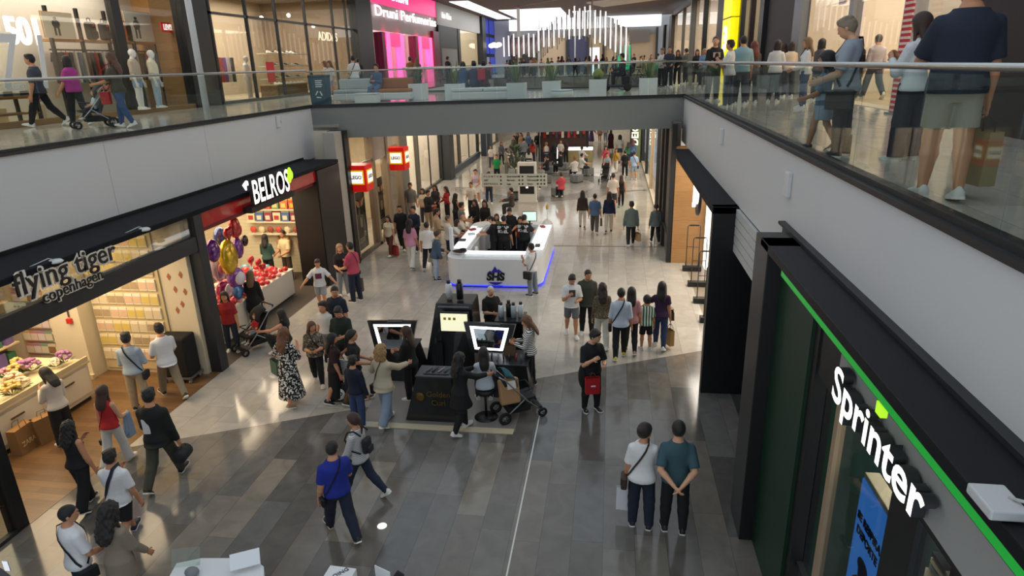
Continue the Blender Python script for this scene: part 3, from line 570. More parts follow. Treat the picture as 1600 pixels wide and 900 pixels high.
def ring(cx, cy, r0, r1, a0, a1, z, m, n=48):
    P = [(cx+r*math.cos(rad(a)), cy+r*math.sin(rad(a))) for r, ss in ((r1, range(n+1)), (r0, range(n, -1, -1))) for a in [a0+(a1-a0)*k/n for k in ss]]
    mb = MB(); N2 = n+1
    vs = [(x, y, z) for x, y in P]; mb.add(vs, [(k, k+1, 2*N2-2-k, 2*N2-1-k) for k in range(n)]); return struct(mb.build('floor', m))
INLAY = stone('inlay', ['7d7771', '857f78', '76716b'], .6, 1.2, .2)
ring(-4.2, 37.5, 3.3, 4.7, -175, 100, .004, INLAY); ring(-4.2, 37.5, 0, 3.3, -180, 180, .003, stone('inlay2', ['a09a91', 'a7a198'], .7, 1.4, .2)); ring(2.2, 33, 2.9, 3.2, 95, 190, .005, INLAY)
mb = MB(); q = G(597, 822); mb.lathe([(.075, 0), (.075, .006), (.06, .008)], 24, 0, Matrix.Translation((q.x, q.y, 0))); fl = mb.build('floor_light', emis('f4f2ea', .8)); tag(fl, 'round white recessed lamp set in the dark stone floor', 'floor lamp')
# ---- left side of the void
struct(box('wall_left', (-10.5, -2, 3.8), (XL, BL, 5.46), WHITE))
for k, y in enumerate((5.2, 8.7, 12.2, 15.7)): trim((XL-.002, y-.005, 3.82), (XL+.003, y+.005, 5.46), mat('b2b4b2', .6))
trim((XL-.25, -2, 5.455), (XL+.04, BL+.02, 5.51), CHAR)
trim((-10.3, -2, 3.87), (XL+.04, 20.9, 3.93), BLACK); trim((-10.4, -2, 3.76), (-8.95, 20.9, 3.87), NAVY, .015)
slab('floor', [(-16.2, -2), (-10.3, -2), (-10.3, BL), (-10.3, 33), (-10.3, 110), (-16.2, 110)], ZF, UPSTONE, .5)
# ---- bridge
BP = [(-10.3, BL+.05), (2.5, BR+.05), (2.5, 33.0), (-10.3, 33.0)]
slab('floor', BP, ZF, UPSTONE, .4)
struct(MB().prism([(XL-.02, BL), (XR+.02, BR), (XR+.02, BR+.3), (XL-.02, BL+.3)], 4.43, 5.455).build('wall_bridge', GREYBEAM)); 
struct(MB().prism([(XL-.02, BL-.03), (XR+.02, BR-.03), (XR+.02, BR+.2), (XL-.02, BL+.2)], 5.455, 5.51).build('trim_bridge', CHAR))
trim((XL, 32.7, 4.5), (XR, 33.02, 5.5), GREYBEAM)
# second bridge, beyond the next void
trim((XL, 59, 4.5), (XR, 59.3, 5.5), mat('8b8f8c', .6)); slab('floor', [(-10.3, 59.2), (2.5, 59.2), (2.5, 110), (-10.3, 110)], ZF, UPSTONE, .4)
trim((-10.5, 33, 4.5), (XL, 59, 5.5), WHITE); trim((XR, 33, 4.5), (2.7, 59, 5.5), WHITE)
# ---- right side of the void
RP = [(-1, 5.46), (-1, 4.47), (9.6, 4.47), (9.6, 3.98), (BR+.3, 3.98), (BR+.3, 5.46)]
struct(MB().add([(XR, y, z) for y, z in RP]+[(XR+.3, y, z) for y, z in RP], [(0, 1, 2, 3, 4, 5)[::-1], (6, 7, 8, 9, 10, 11)]+[(i, (i+1) % 6, 6+(i+1) % 6, 6+i) for i in range(6)]).build('wall_right', WHITE))
trim((XR-.05, -1, 5.455), (XR+.25, BR+.1, 5.51), CHAR)
slab('floor', [(2.55, -2), (6.4, -2), (6.4, 110), (2.55, 110)], ZF, UPSTONE, .5)
# ---- balustrades: every pane a thing of glass
GL = glassmat('e2ebe7', .06); GR = mat('9aa5a0', .3)
def balustrade(pts, label, group, step=1.35, zb=ZC+.01, zt=6.60, zr=6.66, close=False):
    a, b = Vector(pts[0]), Vector(pts[1]); L = (b-a).length; n = max(1, round(L/step)); d = (b-a)/L; nn = Vector((-d.y, d.x, 0))
    r = thing('glass_balustrade', label, 'balustrade', (a.x, a.y, zb)); R = Matrix(((d.x, nn.x, 0, 0), (d.y, nn.y, 0, 0), (0, 0, 1, 0), (0, 0, 0, 1))); r.matrix_world = Matrix.Translation((a.x, a.y, zb)) @ R
    for k in range(n):
        x0, x1 = k*L/n+.008, (k+1)*L/n-.008; box('glass_pane', (x0, -.008, -.02), (x1, .008, zt-zb), GL, r)
    MB().tube([(0, 0, zr-zb), (L, 0, zr-zb)], .028, 10).build('handrail', STEEL, r); MB().box((0, -.03, -.02), (L, .03, .05)).build('base_channel', CHAR, r)
    return r
balustrade([(XL-.04, -1.5, 0), (XL-.04, BL+.06, 0)], 'glass balustrade with steel handrail along the left gallery', None, zr=6.68, zt=6.63)
balustrade([(XL-.04, BL+.07, 0), (XR+.04, BR+.07, 0)], 'glass balustrade on the grey front beam of the bridge', None, zr=6.63, zt=6.58)
balustrade([(XR+.05, BR+.07, 0), (XR+.05, -1, 0)], 'glass balustrade with steel handrail along the right gallery', None, zr=6.59, zt=6.54)
balustrade([(XL, 32.9, 0), (XR, 32.9, 0)], 'glass balustrade along the far edge of the bridge behind planters', None, 1.8)
balustrade([(XL, 59.1, 0), (XR, 59.1, 0)], 'distant glass balustrade of the second bridge', None, 2.2)
balustrade([(XL-.05, 33, 0), (XL-.05, 59, 0)], 'glass balustrade of the far void, left side by the pink shop', None, 2.2)
balustrade([(XR+.05, 59, 0), (XR+.05, 33, 0)], 'glass balustrade of the far void, right side beyond the bridge', None, 2.2)
# emergency lamp boxes on the fascias
def wall_box(p, nx, s, label):
    r = thing('wall_lamp', label, 'wall lamp', p); box('casing', (0 if nx > 0 else -.07*s, -.09*s, -.17*s), (.07*s if nx > 0 else 0, .09*s, .17*s), mat('dcdcda', .4), r, .015); box('bracket', (0 if nx > 0 else -.05, .10*s, -.06*s), (.05 if nx > 0 else 0, .16*s, .02*s), mat('8b8d8d', .4), r)
wall_box(onX(433, 190, XL), 1, 1, 'small white lamp casing on the left white fascia near the bridge')
wall_box(onX(1130, 213, XR), -1, 1.0, 'small white lamp casing on the right fascia nearest the bridge')
wall_box(onX(1235, 288, XR), -1, 1.0, 'white lamp casing on the right fascia above the black portal')
# ---- ground floor, left shops
struct(box('wall_back', (-16.2, -1, 0), (-16, 75, 4.0), mat('b9a88c', .8)))
trim((-9.25, 12.85, 0), (-8.97, 13.15, 3.76), CHAR, .01); trim((-9.2, -1, 2.97), (-8.99, 12.85, 3.30), CHAR, .01); trim((-9.2, 7.2, 0), (-9.0, 7.42, 2.97), BLACK, .01)
struct(box('wall_party', (-16, 12.72, 0), (-9.25, 12.95, 3.78), mat('d6c8ac', .75)))
slab('ceiling', [(-16, -1), (-9.1, -1), (-9.1, 21), (-16, 21)], 3.84, mat('a09a90', .8), .06)
trim((-12.65, 12.28, 0), (-11.86, 12.72, 3.78), mat('d9cfb6', .7)); trim((-12.7, 12.2, 0), (-11.82, 12.28, .12), mat('cfc5ac', .6))
g1 = box('window_1', (-9.06, -1, 3.3), (-9.05, 12.85, 3.76), glassmat('c4c6c2', .30)); struct(g1); struct(box('window_2', (-9.06, -1, .02), (-9.05, 7.2, 2.97), glassmat('c9d3cf', .07))); trim((-9.1, -1, 0), (-9.0, 7.2, .06), CHAR)
# sweet shop
trim((-9.86, 19.2, 0), (-8.95, 20.9, 3.74), mat('2b2523', .55), .01); trim((-9.88, 19.17, 0), (-9.0, 19.21, 3.5), mat('0e0c0c', .5)); 
struct(box('wall_party', (-16, 20.6, 0), (-9.86, 20.75, 3.78), stripes('e6dcc0', 'cdbf9b', 8, 2, .93))); struct(box('wall_side', (-13.6, 13.0, 0), (-13.5, 20.6, 3.78), stripes('e0d2ae', 'c9b78e', 8, 2, .93)))
trim((-9.12, 13.15, 3.42), (-9.02, 19.2, 3.76), mat('b81418', .15, coat=.5)); trim((-9.9, 13.15, 3.3), (-9.1, 19.2, 3.42), mat('7a1512', .5))
mb = MB(); [mb.box((-12.4+.32*k, 20.5, 2.55), (-12.27+.32*k, 20.56, 3.78)) for k in range(8)]; struct(mb.build('trim_awning', mat('b3251f', .6))); trim((-12.6, 20.57, 2.5), (-9.9, 20.6, 3.78), mat('e8dfca', .7))
trim((-9.4, 20.9, 0), (-9.0, 21.52, 4.72), mat('b5aea3', .7)); trim((-9.5, 21.52, 0), (-8.92, 21.85, 4.72), BLACK)
# toy shop front
FR = mat('8a7a68', .45)
for y0, y1 in ((22.0, 22.12), (24.3, 24.5), (25.9, 26.15), (27.6, 27.75)): trim((-9.3, y0, 0), (-9.0, y1, 4.7), FR)
trim((-9.2, 24.5, 3.3), (-9.05, 26, 4.7), mat('9b9186', .5)); trim((-9.15, 22.1, 3.35), (-9.05, 24.3, 3.42), FR); trim((-9.15, 21.9, 0), (-9.0, 27.7, .12), mat('6b6055', .5))
struct(box('window_3', (-9.12, 22.12, .12), (-9.11, 24.3, 4.7), glassmat('e0ddd2', .06))); struct(box('window_4', (-9.12, 26.15, .12), (-9.11, 27.6, 3.6), glassmat('e0ddd2', .06))); struct(box('door_1', (-9.12, 24.5, .05), (-9.11, 25.9, 3.3), glassmat('e0ddd2', .06)))
struct(box('wall_party', (-16, 21.9, 0), (-9.5, 22.0, 4.7), CREAM)); struct(box('wall_side', (-12.6, 22, 0), (-12.5, 29, 4.7), mat('d9b52a', .6))); trim((-12.49, 22, 1.2), (-12.4, 25, 3.2), CREAM)
trim((-9.9, 27.75, 0), (-9.2, 29.4, 4.7), mat('77736c', .6)); struct(box('wall_party', (-16, 29.2, 0), (-9.9, 29.4, 4.7), CREAM))
# the windows beyond, set back a step
for k, (y0, y1, c) in enumerate(((29.5, 34.4, 'f1e9da'), (34.6, 39.4, 'cfc6ba'), (39.7, 44.5, 'e7dccb'), (44.7, 51, 'e9e2d4'), (51.2, 60, 'ddd6c8'))):
    w = struct(box('window_%d' % (5+k), (-10.32, y0, .1), (-10.31, y1, 4.7), glassmat('e6e4de', .06))); trim((-10.4, y0, 0), (-10.25, y1, .12), mat('55514c', .5)); trim((-10.42, y1, 0), (-10.2, y1+.2, 4.7), (CHAR if k in (1, 3) else mat('57524c', .5))); trim((-10.36, (y0+y1)/2-.03, .1), (-10.28, (y0+y1)/2+.03, 4.7), mat('3a3835', .5)); struct(box('wall_side', (-14, y0, 0), (-13.9, y1, 4.7), mat(c, .8)))
    struct(box('wall_party', (-16, y1, 0), (-10.4, y1+.12, 4.7), mat(c, .8)))
trim((-10.35, 39.5, 0), (-9.7, 40.6, 4.7), mat('35383c', .5)); trim((-9.9, 50.4, 0), (-9.2, 51.6, 4.7), mat('2d3a4a', .5)); trim((-10.2, 40.6, 0), (-10.0, 50.4, .35), mat('46535f', .5))
slab('ceiling', [(-16, 22), (-9.3, 22), (-9.3, 75), (-16, 75)], 4.9, mat('a09a90', .8), .1)
struct(box('wall_far', (-16, 74.8, 0), (9, 75, 4.7), mat('cfcac2', .8)))
# ---- ground floor, right side
trim((1.98, 12.83, 0), (3.9, 13.05, 3.99), BLACK); trim((1.96, 12.83, 3.85), (2.6, 21.7, 3.99), NAVY, .01)
mb = MB()
for k in range(5): mb.box((2.40, 9.9, 3.80-.17*k), (2.46, 13.0, 3.95-.17*k))
struct(mb.build('trim_louvre', mat('c9cac8', .5))); trim((2.46, 9.9, 3.05), (2.52, 13.0, 3.98), mat('1c1d1f', .6))
trim((2.2, 8.9, 0), (9, 9.0, 4.0), BLACK); struct(box('wall_side', (6, 9, 0), (6.1, 12.83, 4.0), mat('202224', .7))); slab('ceiling', [(2.55, 6.5), (9, 6.5), (9, 15), (2.55, 15)], 4.05, mat('1c1d1f', .8), .05)
trim((1.97, 8.28, 0), (2.66, 9.0, 4.46), mat('1c1e1f', .4), .01); trim((2.45, 9.0, 3.98), (2.7, 9.6, 4.47), BLACK)
trim((1.97, -1, 4.36), (2.6, 8.7, 4.46), mat('16181c', .5, spec=.2), .01); trim((2.36, -1, 4.46), (XR, 9.5, 4.50), CHAR)
# ceilings over ground floor right shop
slab('ceiling', [(2.8, 13.0), (9, 13.0), (9, 75), (2.8, 75)], 4.7, mat('a09a90', .8), .05)
struct(box('wall_party', (2.12, 22.4, 0), (3.25, 22.6, 3.98), wood('b98a54', 'a87a48', 'zx', .5, .5, 3))); struct(box('wall_party', (3.25, 22.2, 0), (9, 22.4, 4.7), mat('e8dfd0', .7)))
struct(box('wall_side', (5.2, 13, 0), (5.3, 22.4, 4.7), mat('e6dccb', .7))); struct(box('wall_party', (3.6, 13.05, 0), (9, 13.2, 4.7), mat('d9d0c0', .7)))
trim((1.98, 22.4, 0), (2.14, 22.75, 4.7), BLACK); trim((2.06, 22.75, 0), (2.3, 24.6, 4.7), mat('6f655c', .5)); trim((1.95, 24.6, 0), (2.25, 25.0, 4.7), mat('2a2624', .5)); trim((2.1, 25, 0), (2.25, 26.3, 4.7), mat('4b3b30', .45)); trim((1.95, 26.3, 0), (2.2, 26.8, 4.7), mat('3a2d25', .5))
trim((1.97, 22.75, .9), (2.08, 24.6, .96), CHAR)
for k, (y0, y1) in enumerate(((26.8, 31), (31.2, 36), (36.2, 41), (41.2, 46.5))):
    struct(box('window_%d' % (12+k), (2.2, y0, .1), (2.21, y1, 4.7), glassmat('ebe8e2', .06))); trim((2.1, y1, 0), (2.25, y1+.2, 4.7), (CHAR if k != 1 else mat('b9a284', .5))); trim((2.1, y0, 0), (2.3, y1, .1), mat('b7ab98', .5))
struct(box('wall_side', (5, 26.8, 0), (5.1, 75, 4.7), mat('efe6d6', .7)))
trim((1.3, 46.6, 0), (2.3, 47.2, 4.7), mat('242624', .5)); trim((1.7, 46.5, 0), (2.0, 46.6, 4.6), mat('6b7a52', .5)); trim((2.1, 47.2, 0), (2.3, 75, 4.7), mat('d9d2c6', .6))
# sports shop at the near right
trim((2.66, 7.35, 0), (9, 7.5, 4.3), mat('0d2a1a', .5)); trim((2.16, 6.85, 0), (2.66, 8.28, 4.36), mat('0d3320', .45)); trim((2.2, 6.7, 0), (2.42, 6.85, 4.2), BLACK)
mb = MB().box((1.98, -1, 4.29), (2.02, 7.6, 4.36)); struct(mb.build('trim_green_light', mat('1f9a3a', .4, emit=.32, ecol='22c23f')))
trim((2.1, -1, 4.14), (2.3, 6.9, 4.36), mat('101513', .4))
trim((2.2, -1, 3.63), (2.32, 6.05, 4.08), mat('9fa09e', .45)); trim((2.22, 6.05, 3.5), (2.4, 6.7, 4.12), BLACK)
trim((2.3, 4.4, 0), (2.42, 4.85, 3.62), BLACK); trim((2.26, -1, 3.5), (2.4, 6.7, 3.62), BLACK); trim((2.3, 6.15, 0), (2.38, 6.25, 3.6), mat('a08a70', .5)); trim((2.3, 3.5, 0), (2.5, 3.9, 3.62), mat('1a1716', .5)); trim((2.28, 3.9, .95), (2.36, 6.7, 1.03), CHAR)
struct(box('window_20', (2.34, 3.9, .05), (2.35, 6.7, 3.5), glassmat('aab4b4', .08)))
struct(box('wall_side', (7.5, -1, 0), (7.6, 7.35, 4.3), mat('8d8377', .8)))
# ---- upper floor: shells of the shops
def upshell(y0, y1, back, h, wallc, sidec=None, floorc=None, side='L'):
    x0, x1 = (XU-.05, XU-back) if side == 'L' else (XV+.05, XV+back)
    struct(box('wall_back', (x1, y0, ZF), (x1+(-.1 if side == 'L' else .1), y1, ZF+h), mat(wallc, .8))); struct(box('wall_party', (x1, y1-.05, ZF), (x0, y1+.05, ZF+h), mat(sidec or wallc, .8)))
    slab('ceiling', [(min(x0, x1), y0), (max(x0, x1), y0), (max(x0, x1), y1), (min(x0, x1), y1)], ZF+h+.1, mat('8a857c', .8), .1)
    slab('floor', [(min(x0, x1), y0), (max(x0, x1), y0), (max(x0, x1), y1), (min(x0, x1), y1)], ZF+.01, mat(floorc or 'a89478', .5), .3)
    area_light('shop_lamp', ((x0+x1)/2, (y0+y1)/2, ZF+h-.15), (0, 0, -1), abs(x1-x0)*.7, (y1-y0)*.8, (y1-y0)*back*UPW, (1, .93, .84))
UPW = 13.0
upshell(6, 24.2, 1.95, 4.6, 'e8e0d2', 'c99a5e', 'b8a48a'); upshell(26.0, 41.6, 6, 5.2, 'b8a68c', '8d7a62'); upshell(44.3, 61.5, 5, 6, 'd8c8c4', 'c2a0a8'); upshell(70.5, 82, 5, 7, 'eadfc9')
# clothing shop posts, glass
trim((XU-.1, 6, ZF), (XU+.12, 24, ZF+.16), mat('8f6b42', .5)); WG = glassmat('e4e2da', .07)
for k, (y0, y1) in enumerate(((6, 14.8), (14.9, 20.4), (20.8, 23.9))): struct(box('window_%d' % (30+k), (XU, y0, ZF+.16), (XU+.01, y1, 10.4), WG))
trim((XU-.1, 20.4, ZF), (XU+.1, 20.8, 10.4), mat('24221f', .5)); trim((XU-.06, 14.8, ZF), (XU+.06, 14.92, 10.4), mat('35322e', .5)); trim((XU-.2, 23.9, ZF), (XU+.2, 24.35, 11), BLACK); trim((XU-.05, 24.35, ZF), (XU+.1, 25.7, 11), mat('202224', .4)); 
trim((-16.9, 20.6, ZF), (XU-.12, 23.7, 10.2), wood('bf8748', 'ad7538', 'zy', .22, .5, 5)) if False else None
mb = MB(); mb.tube([(-10.9, 17.05, ZF), (-10.9, 17.05, 12)], .085, 14); struct(mb.build('trim_column', mat('dfe2e2', .4)))
# trainer shop front
for y in (25.9, 28.7, 31.4, 34.6, 38.2, 40.2): trim((XU-.06, y, ZF), (XU+.06, y+.12, 10.6), mat('1f2022', .4))
trim((XU-.06, 25.9, 8.9), (XU+.06, 41.5, 9.0), mat('4a4743', .4)); struct(box('window_34', (XU, 26, ZF+.1), (XU+.01, 41.5, 10.5), WG)); trim((XU-.1, 25.9, ZF), (XU+.1, 41.5, ZF+.12), mat('55504a', .4)); trim((XU-.3, 41.5, ZF), (XU+.25, 44.2, 12.5), mat('232427', .4))
# pink shop
PINK = mat('ff5aa0', .4, emit=.8, ecol='ff2f86'); PINKW = mat('ff86bd', .4, emit=1.5, ecol='ff5aa6'); DPINK = mat('7a1040', .4)
trim((XU-.1, 44.3, 10.8), (XU+.15, 61.5, 13.2), PINK); trim((XU-.05, 44.3, 9.1), (XU+.05, 61.5, 10.8), mat('b9a9ad', .4))
for y0, y1 in ((46.5, 50.6), (54.6, 58.8)):
    trim((XU-.1, y0, ZF), (XU+.35, y0+.9, 9.0), PINKW); trim((XU-.1, y1-.9, ZF), (XU+.35, y1, 9.0), PINKW); trim((XU-.1, y0, 8.1), (XU+.34, y1, 9.0), PINK); trim((XU-.3, y0-.7, ZF), (XU+.3, y0, 9.0), DPINK)
    trim((XU-.4, y0+1.8, ZF), (XU-.3, y1-1.2, 8.0), PINKW)
trim((XU-.1, 59.6, ZF), (XU+.3, 61.5, 9.6), mat('8f1c4e', .4)); struct(box('window_35', (XU-.02, 44.3, ZF), (XU-.01, 61.5, 9.2), glassmat('e8d8dc', .06)))
trim((XU-.1, 61.6, ZF), (XU+.2, 69.5, 8.3), mat('8f8d8a', .6)); trim((XU-.1, 61.6, 8.3), (XU+.25, 69.5, 10.2), mat('3b3c3d', .5)); trim((XU-.1, 61.5, 10.2), (XU+.2, 82, 14.5), mat('c9c9c8', .6)); trim((XU-.2, 61.5, ZF), (XU+.3, 62.3, 10.2), mat('2a2a2b', .5)); trim((XU-.2, 69.3, ZF), (XU+.3, 70.4, 10.2), mat('2d2c2b', .5))
struct(box('window_36', (XU, 70.5, ZF), (XU+.01, 82, 10.2), WG)); trim((XU-.2, 81.8, ZF), (XU+.5, 84, 13), mat('24252a', .5))
for k in range(4):
    for j in range(3):
        struct(box('window_%d' % (40+k*3+j), (XU, 84.4+k*4.6, 5.6+j*2.4), (XU+.05, 88.4+k*4.6, 7.6+j*2.4), mat('2438a8' if (k+j) % 4 else '8d8f9a', .3, emit=.5 if (k+j) % 4 else .2)))
trim((XU-.2, 84, ZF), (XU-.02, 103, 13), mat('17181f', .5)); trim((XU-.1, 84, 5.3), (XU+.2, 103, 5.6), mat('33343c', .5))
# wall above the shops, left
trim((XU-.4, 6, 10.4), (XU+.05, 24.2, 13), mat('3f3a34', .6)); trim((XU-.4, 24.2, 10.7), (XU+.05, 44.2, 14), mat('4a4a4a', .5))
# ---- upper right shops (glass on x = 6.2)
XVs = lambda px, py: onX(px, py, XV).y
def upR(y0, y1, wallc, h=5.4, em=1.0):
    upshell(y0, y1, 4.5, h, wallc, wallc, 'b9a68a', 'R')
upR(12.6, 15.9, 'ddd3c6', 4.6); upR(16.0, 24.0, 'e0d6c8', 5.0); upR(30.5, 38.5, '6b6258', 5); upR(41, 56, 'e9dccb', 5.4); upR(56.3, 74, 'efe4d4', 5.4)
trim((XV-.15, 15.7, ZF), (XV+.2, 16.0, 11), mat('a9abad', .4)); trim((XV-.1, 19.4, ZF), (XV+.15, 19.7, 10.5), mat('8f9194', .4)); trim((XV-.2, 24.0, ZF), (XV+.2, 25.0, 11), mat('6e7378', .35)); trim((XV-.1, 25.0, ZF), (XV+2, 30.4, 11.5), mat('141517', .5)); trim((XV-.25, 29.6, ZF), (XV+.1, 30.4, 11.5), mat('1a1b1d', .4))
trim((XV-.3, -1, ZF), (XV+.2, 12.6, 11), mat('101114', .5))
for k, (a, b) in enumerate(((12.6, 15.7), (16.0, 19.4), (19.7, 24.0))): struct(box('window_%d' % (60+k), (XV, a, ZF+.1), (XV+.01, b, 10.5), glassmat('ece2d2', .07)))
trim((XV-.2, 30.4, 9.6), (XV+.1, 38.6, 11.5), mat('1d1c1b', .5)); trim((XV-.12, 33, ZF), (XV+.1, 33.3, 9.6), mat('2a1714', .5)); trim((XV-.12, 35.4, ZF), (XV+.1, 35.8, 11.5), mat('191919', .4))
trim((XV-.5, 35.8, ZF), (XV-.1, 38.4, 12), mat('f2e415', .4, emit=.9, ecol='f5e000')) ; trim((XV-.52, 35.8, 8.55), (XV-.08, 38.42, 8.6), BLACK)
trim((XV-.45, 38.4, ZF), (XV+.2, 40.9, 12), mat('17181a', .45)); trim((XV-.2, 49.0, ZF), (XV+.1, 49.3, 11.2), BLACK); trim((XV-.3, 55.8, ZF), (XV+.1, 56.3, 11.4), mat('55585a', .4)); trim((XV-.15, 64, ZF), (XV+.1, 64.2, 11), mat('55585a', .4))
struct(box('window_64', (XV, 41, ZF+.1), (XV+.01, 74, 11), glassmat('efeae0', .07))); trim((XV-.15, 41, 10.9), (XV+.1, 74, 11.3), CHAR); trim((XV-.3, 74, ZF), (XV+.2, 77, 11), mat('2c2b2b', .5)); trim((XV-.05, 77, ZF), (XV+.2, 84, 10.4), mat('9b9d9d', .5)); trim((XV-.3, 84, ZF), (XV+.3, 86, 10.5), mat('191a1c', .5))
# ---- far end of the upper floor
for k, (x0, x1, c, e) in enumerate(((-13.5, -9.5, '3d3a36', .0), (-9.4, -6, 'cbb393', .25), (-5.9, -3.2, '4a4c68', .1), (-3.1, -1.2, 'cdb18c', .3), (-1.1, 5.6, 'dcc09a', .35))):
    struct(box('wall_far', (x0, 92, ZF), (x1, 92.3, 10.6), mat(c, .7))); trim((x1-.15, 91.6, ZF), (x1+.12, 92, 10.6), mat('3a3a3b', .5))
trim((-13.5, 91.8, 9.9), (5.7, 92, 11.2), mat('8f8f8d', .6)); trim((-1.1, 91.5, 8.9), (4.6, 91.8, 10.4), mat('8d857a', .6)); 
BUMP = wood('6b4f3c', '5c4232', 'x', .12, .6, .3)
slab('ceiling', [(-17, 43), (8, 43), (8, 92.5), (-17, 92.5)], 12.2, BUMP, .1)
mb = MB(); mb.prism([(-2.5, 66), (5.5, 60), (5.8, 63), (-1, 71)], 11.75, 12.0); struct(mb.build('ceiling', mat('cfcac4', .6))); 
trim((-13.5, 91.2, 10.75), (6, 91.5, 12.1), emis('eef4fa', 1.3)); struct(box('wall_far', (-17, 93, 5), (9, 93.2, 13), mat('c9c9c9', .8)))
for x0, x1, y0, y1 in ((-12, -5.5, 74, 90), (-4.6, -2.2, 80, 90), (-14.5, -12.8, 62, 88)): trim((x0, y0, 12.05), (x1, y1, 12.1), emis('f0f5fb', 1.5))
for x, y in ((-9.4, 70), (-8.2, 78), (-4.6, 86), (-1.8, 60.5)): struct(MB().tube([(x, y, ZF), (x, y, 12.1)], .16 if x < -5 else .07, 10).build('trim_column', mat('d9dcdc', .45)))
# ---- unseen roof over the near void, opened wide between ribs for sky light
trim((-17.5, -10, 15.2), (-14.5, 43, 15.5), mat('8a8883', .7)); trim((7.0, -10, 15.2), (9, 43, 15.5), mat('8a8883', .7))
for y in (2, 12, 22, 32, 42): trim((-14.5, y-.2, 15.0), (7.0, y+.2, 15.6), mat('77756f', .6))
# ---------------------------------------------------------------- light
w = bpy.data.worlds.new('sky'); bpy.context.scene.world = w; w.use_nodes = True; bg = w.node_tree.nodes['Background']; bg.inputs[0].default_value = (.82, .91, 1.0, 1); bg.inputs[1].default_value = WORLD
def lamp(x0, x1, y0, y1, z, wm2, col, name='shop_lamp'): area_light(name, ((x0+x1)/2, (y0+y1)/2, z), (0, 0, -1), (x1-x0), (y1-y0), wm2*(x1-x0)*(y1-y0), col)
WARM = (1, .76, .47); NEUT = (1, .91, .79)
lamp(-14.5, -10, 8, 12.3, 3.6, FTW, WARM); lamp(-12.6, -9.8, 14, 19.6, 3.6, BEW, (1, .80, .55)); lamp(-12, -9.6, 22.5, 27, 4.3, 26, NEUT); lamp(-13.4, -10.6, 30, 39, 4.4, 28, NEUT); lamp(-13.4, -10.6, 40, 59, 4.4, 20, NEUT)
lamp(2.9, 4.9, 14, 22, 4.2, 30, NEUT); lamp(2.5, 4.7, 27, 46, 4.3, 26, NEUT); lamp(3.0, 6, 2.5, 6.9, 4.0, 26, NEUT)
lamp(-8.5, 1.8, 24.5, 32.5, 4.9, 2.6, NEUT, 'ceiling_lamp'); lamp(-8.5, 1.8, 60, 74, 4.6, 3.5, NEUT, 'ceiling_lamp')
lamp(-14, 5, 62, 90, 11.9, 1.6, (1, .95, .9), 'ceiling_lamp')
# ---------------------------------------------------------------- signs
WLIT = emis('fffdf4', 1.6); DK = mat('14100e', .5)
def sign(name, label, cat='sign', loc=(0, 0, 0)): return thing(name, label, cat, loc)
r = sign('shop_sign', 'black cut-out letters with pale edges on the glass above the left shop, two lines')
def wall_text(s, p0, p1, x, size, m, parent, d=(1, 0, 0), nm='lettering', **k):
    a, b = onX(*p0, x), onX(*p1, x); c = (a+b)/2; L = (Vector((0, b.y-a.y, 0))).length; T = facing((x, c.y, c.z), d, (0, 0, 1)); o = lettering(s, size, m, nm, parent, None, **k)
    w = o.dimensions.x or 1; xs = [v.co.x for v in o.data.vertices]; w = max(xs)-min(xs); o.data.transform(Matrix.Translation((-(max(xs)+min(xs))/2, 0, 0))); o.data.transform(Matrix.Diagonal((L/w, 1, 1, 1))); o.matrix_world = T; return o
for nm, m, dx, bo in (('letter_edge', mat('efe6d8', .5), -.010, .030), ('lettering', DK, .004, .002)):
    wall_text('flying tiger', (20, 447), (181, 394), -8.94+dx, .50, m, r, ext=.012, bold=bo, nm=nm); wall_text('copenhagen', (66, 463), (160, 431), -8.94+dx, .27, m, r, ext=.012, bold=bo*.6, nm=nm)
r = sign('shop_sign', 'big white lit letters with green leaf on the red band of the sweet shop')
wall_text('BELROS', (393, 303), (449, 283), -8.70, .82, WLIT, r, ext=.05, bold=.012, m2=mat('2a2022', .5)); c = onX(386, 297, -8.62); MB().tube([(0, 0, 0), (0, -.05, .12), (0, .06, .17), (0, .1, .1)], [.02, .05, .05, .02], 8).build('apostrophe', WLIT, r, 0, Matrix.Translation((-8.64, c.y, c.z)))
b_ = box('sign_backing', (-9.02, onX(384, 310, -8.9).y, 3.36), (-8.78, onX(452, 290, -8.9).y, 3.5), mat('1c1517', .5), r)
c = onX(449, 277, -8.62); mb = MB(); [mb.ell(p, (.03, .11, .13), 0) for p in ((0, 0, .0), (0, .12, .08), (0, .05, .17))]; mb.build('leaf', emis('b8e234', .9), r, 0, Matrix.Translation((-8.62, c.y+.1, c.z-.05)))
def cube_sign(p, label):
    r = thing('projecting_sign', label, 'sign', p); m = mat('d3120f', .3, emit=.35); box('sign_box', (-.42, -.36, -.46), (.34, .36, .46), m, r, .02); box('bracket', (-.55, -.05, .2), (-.4, .05, .3), CHAR, r)
    for T in (facing((.0, -.372, .05), (0, -1, 0)), facing((.352, 0, .05), (1, 0, 0))):
        b = MB().box((-.28, -.25, 0), (.28, .25, .015)).build('logo_plate', mat('f4c81c', .4, emit=.35), r, .05, T); MB().box((-.23, -.20, .012), (.23, .20, .022)).build('logo_field', emis('fffaf0', 1.0), b, .05)
        lettering('LEGO', .17, mat('1d1a18', .4), 'lettering', b, Matrix.Translation((0, 0, .026)), bold=.006, sx=.92)
    return r
p = onX(563, 277, -8.75); cube_sign((-8.75, p.y, p.z), 'red cube sign with white square logo over the toy shop window, nearer one')
p = onX(623, 247, -8.75); cube_sign((-8.75, p.y, p.z), 'red cube sign with white square logo past the toy shop door, farther one')
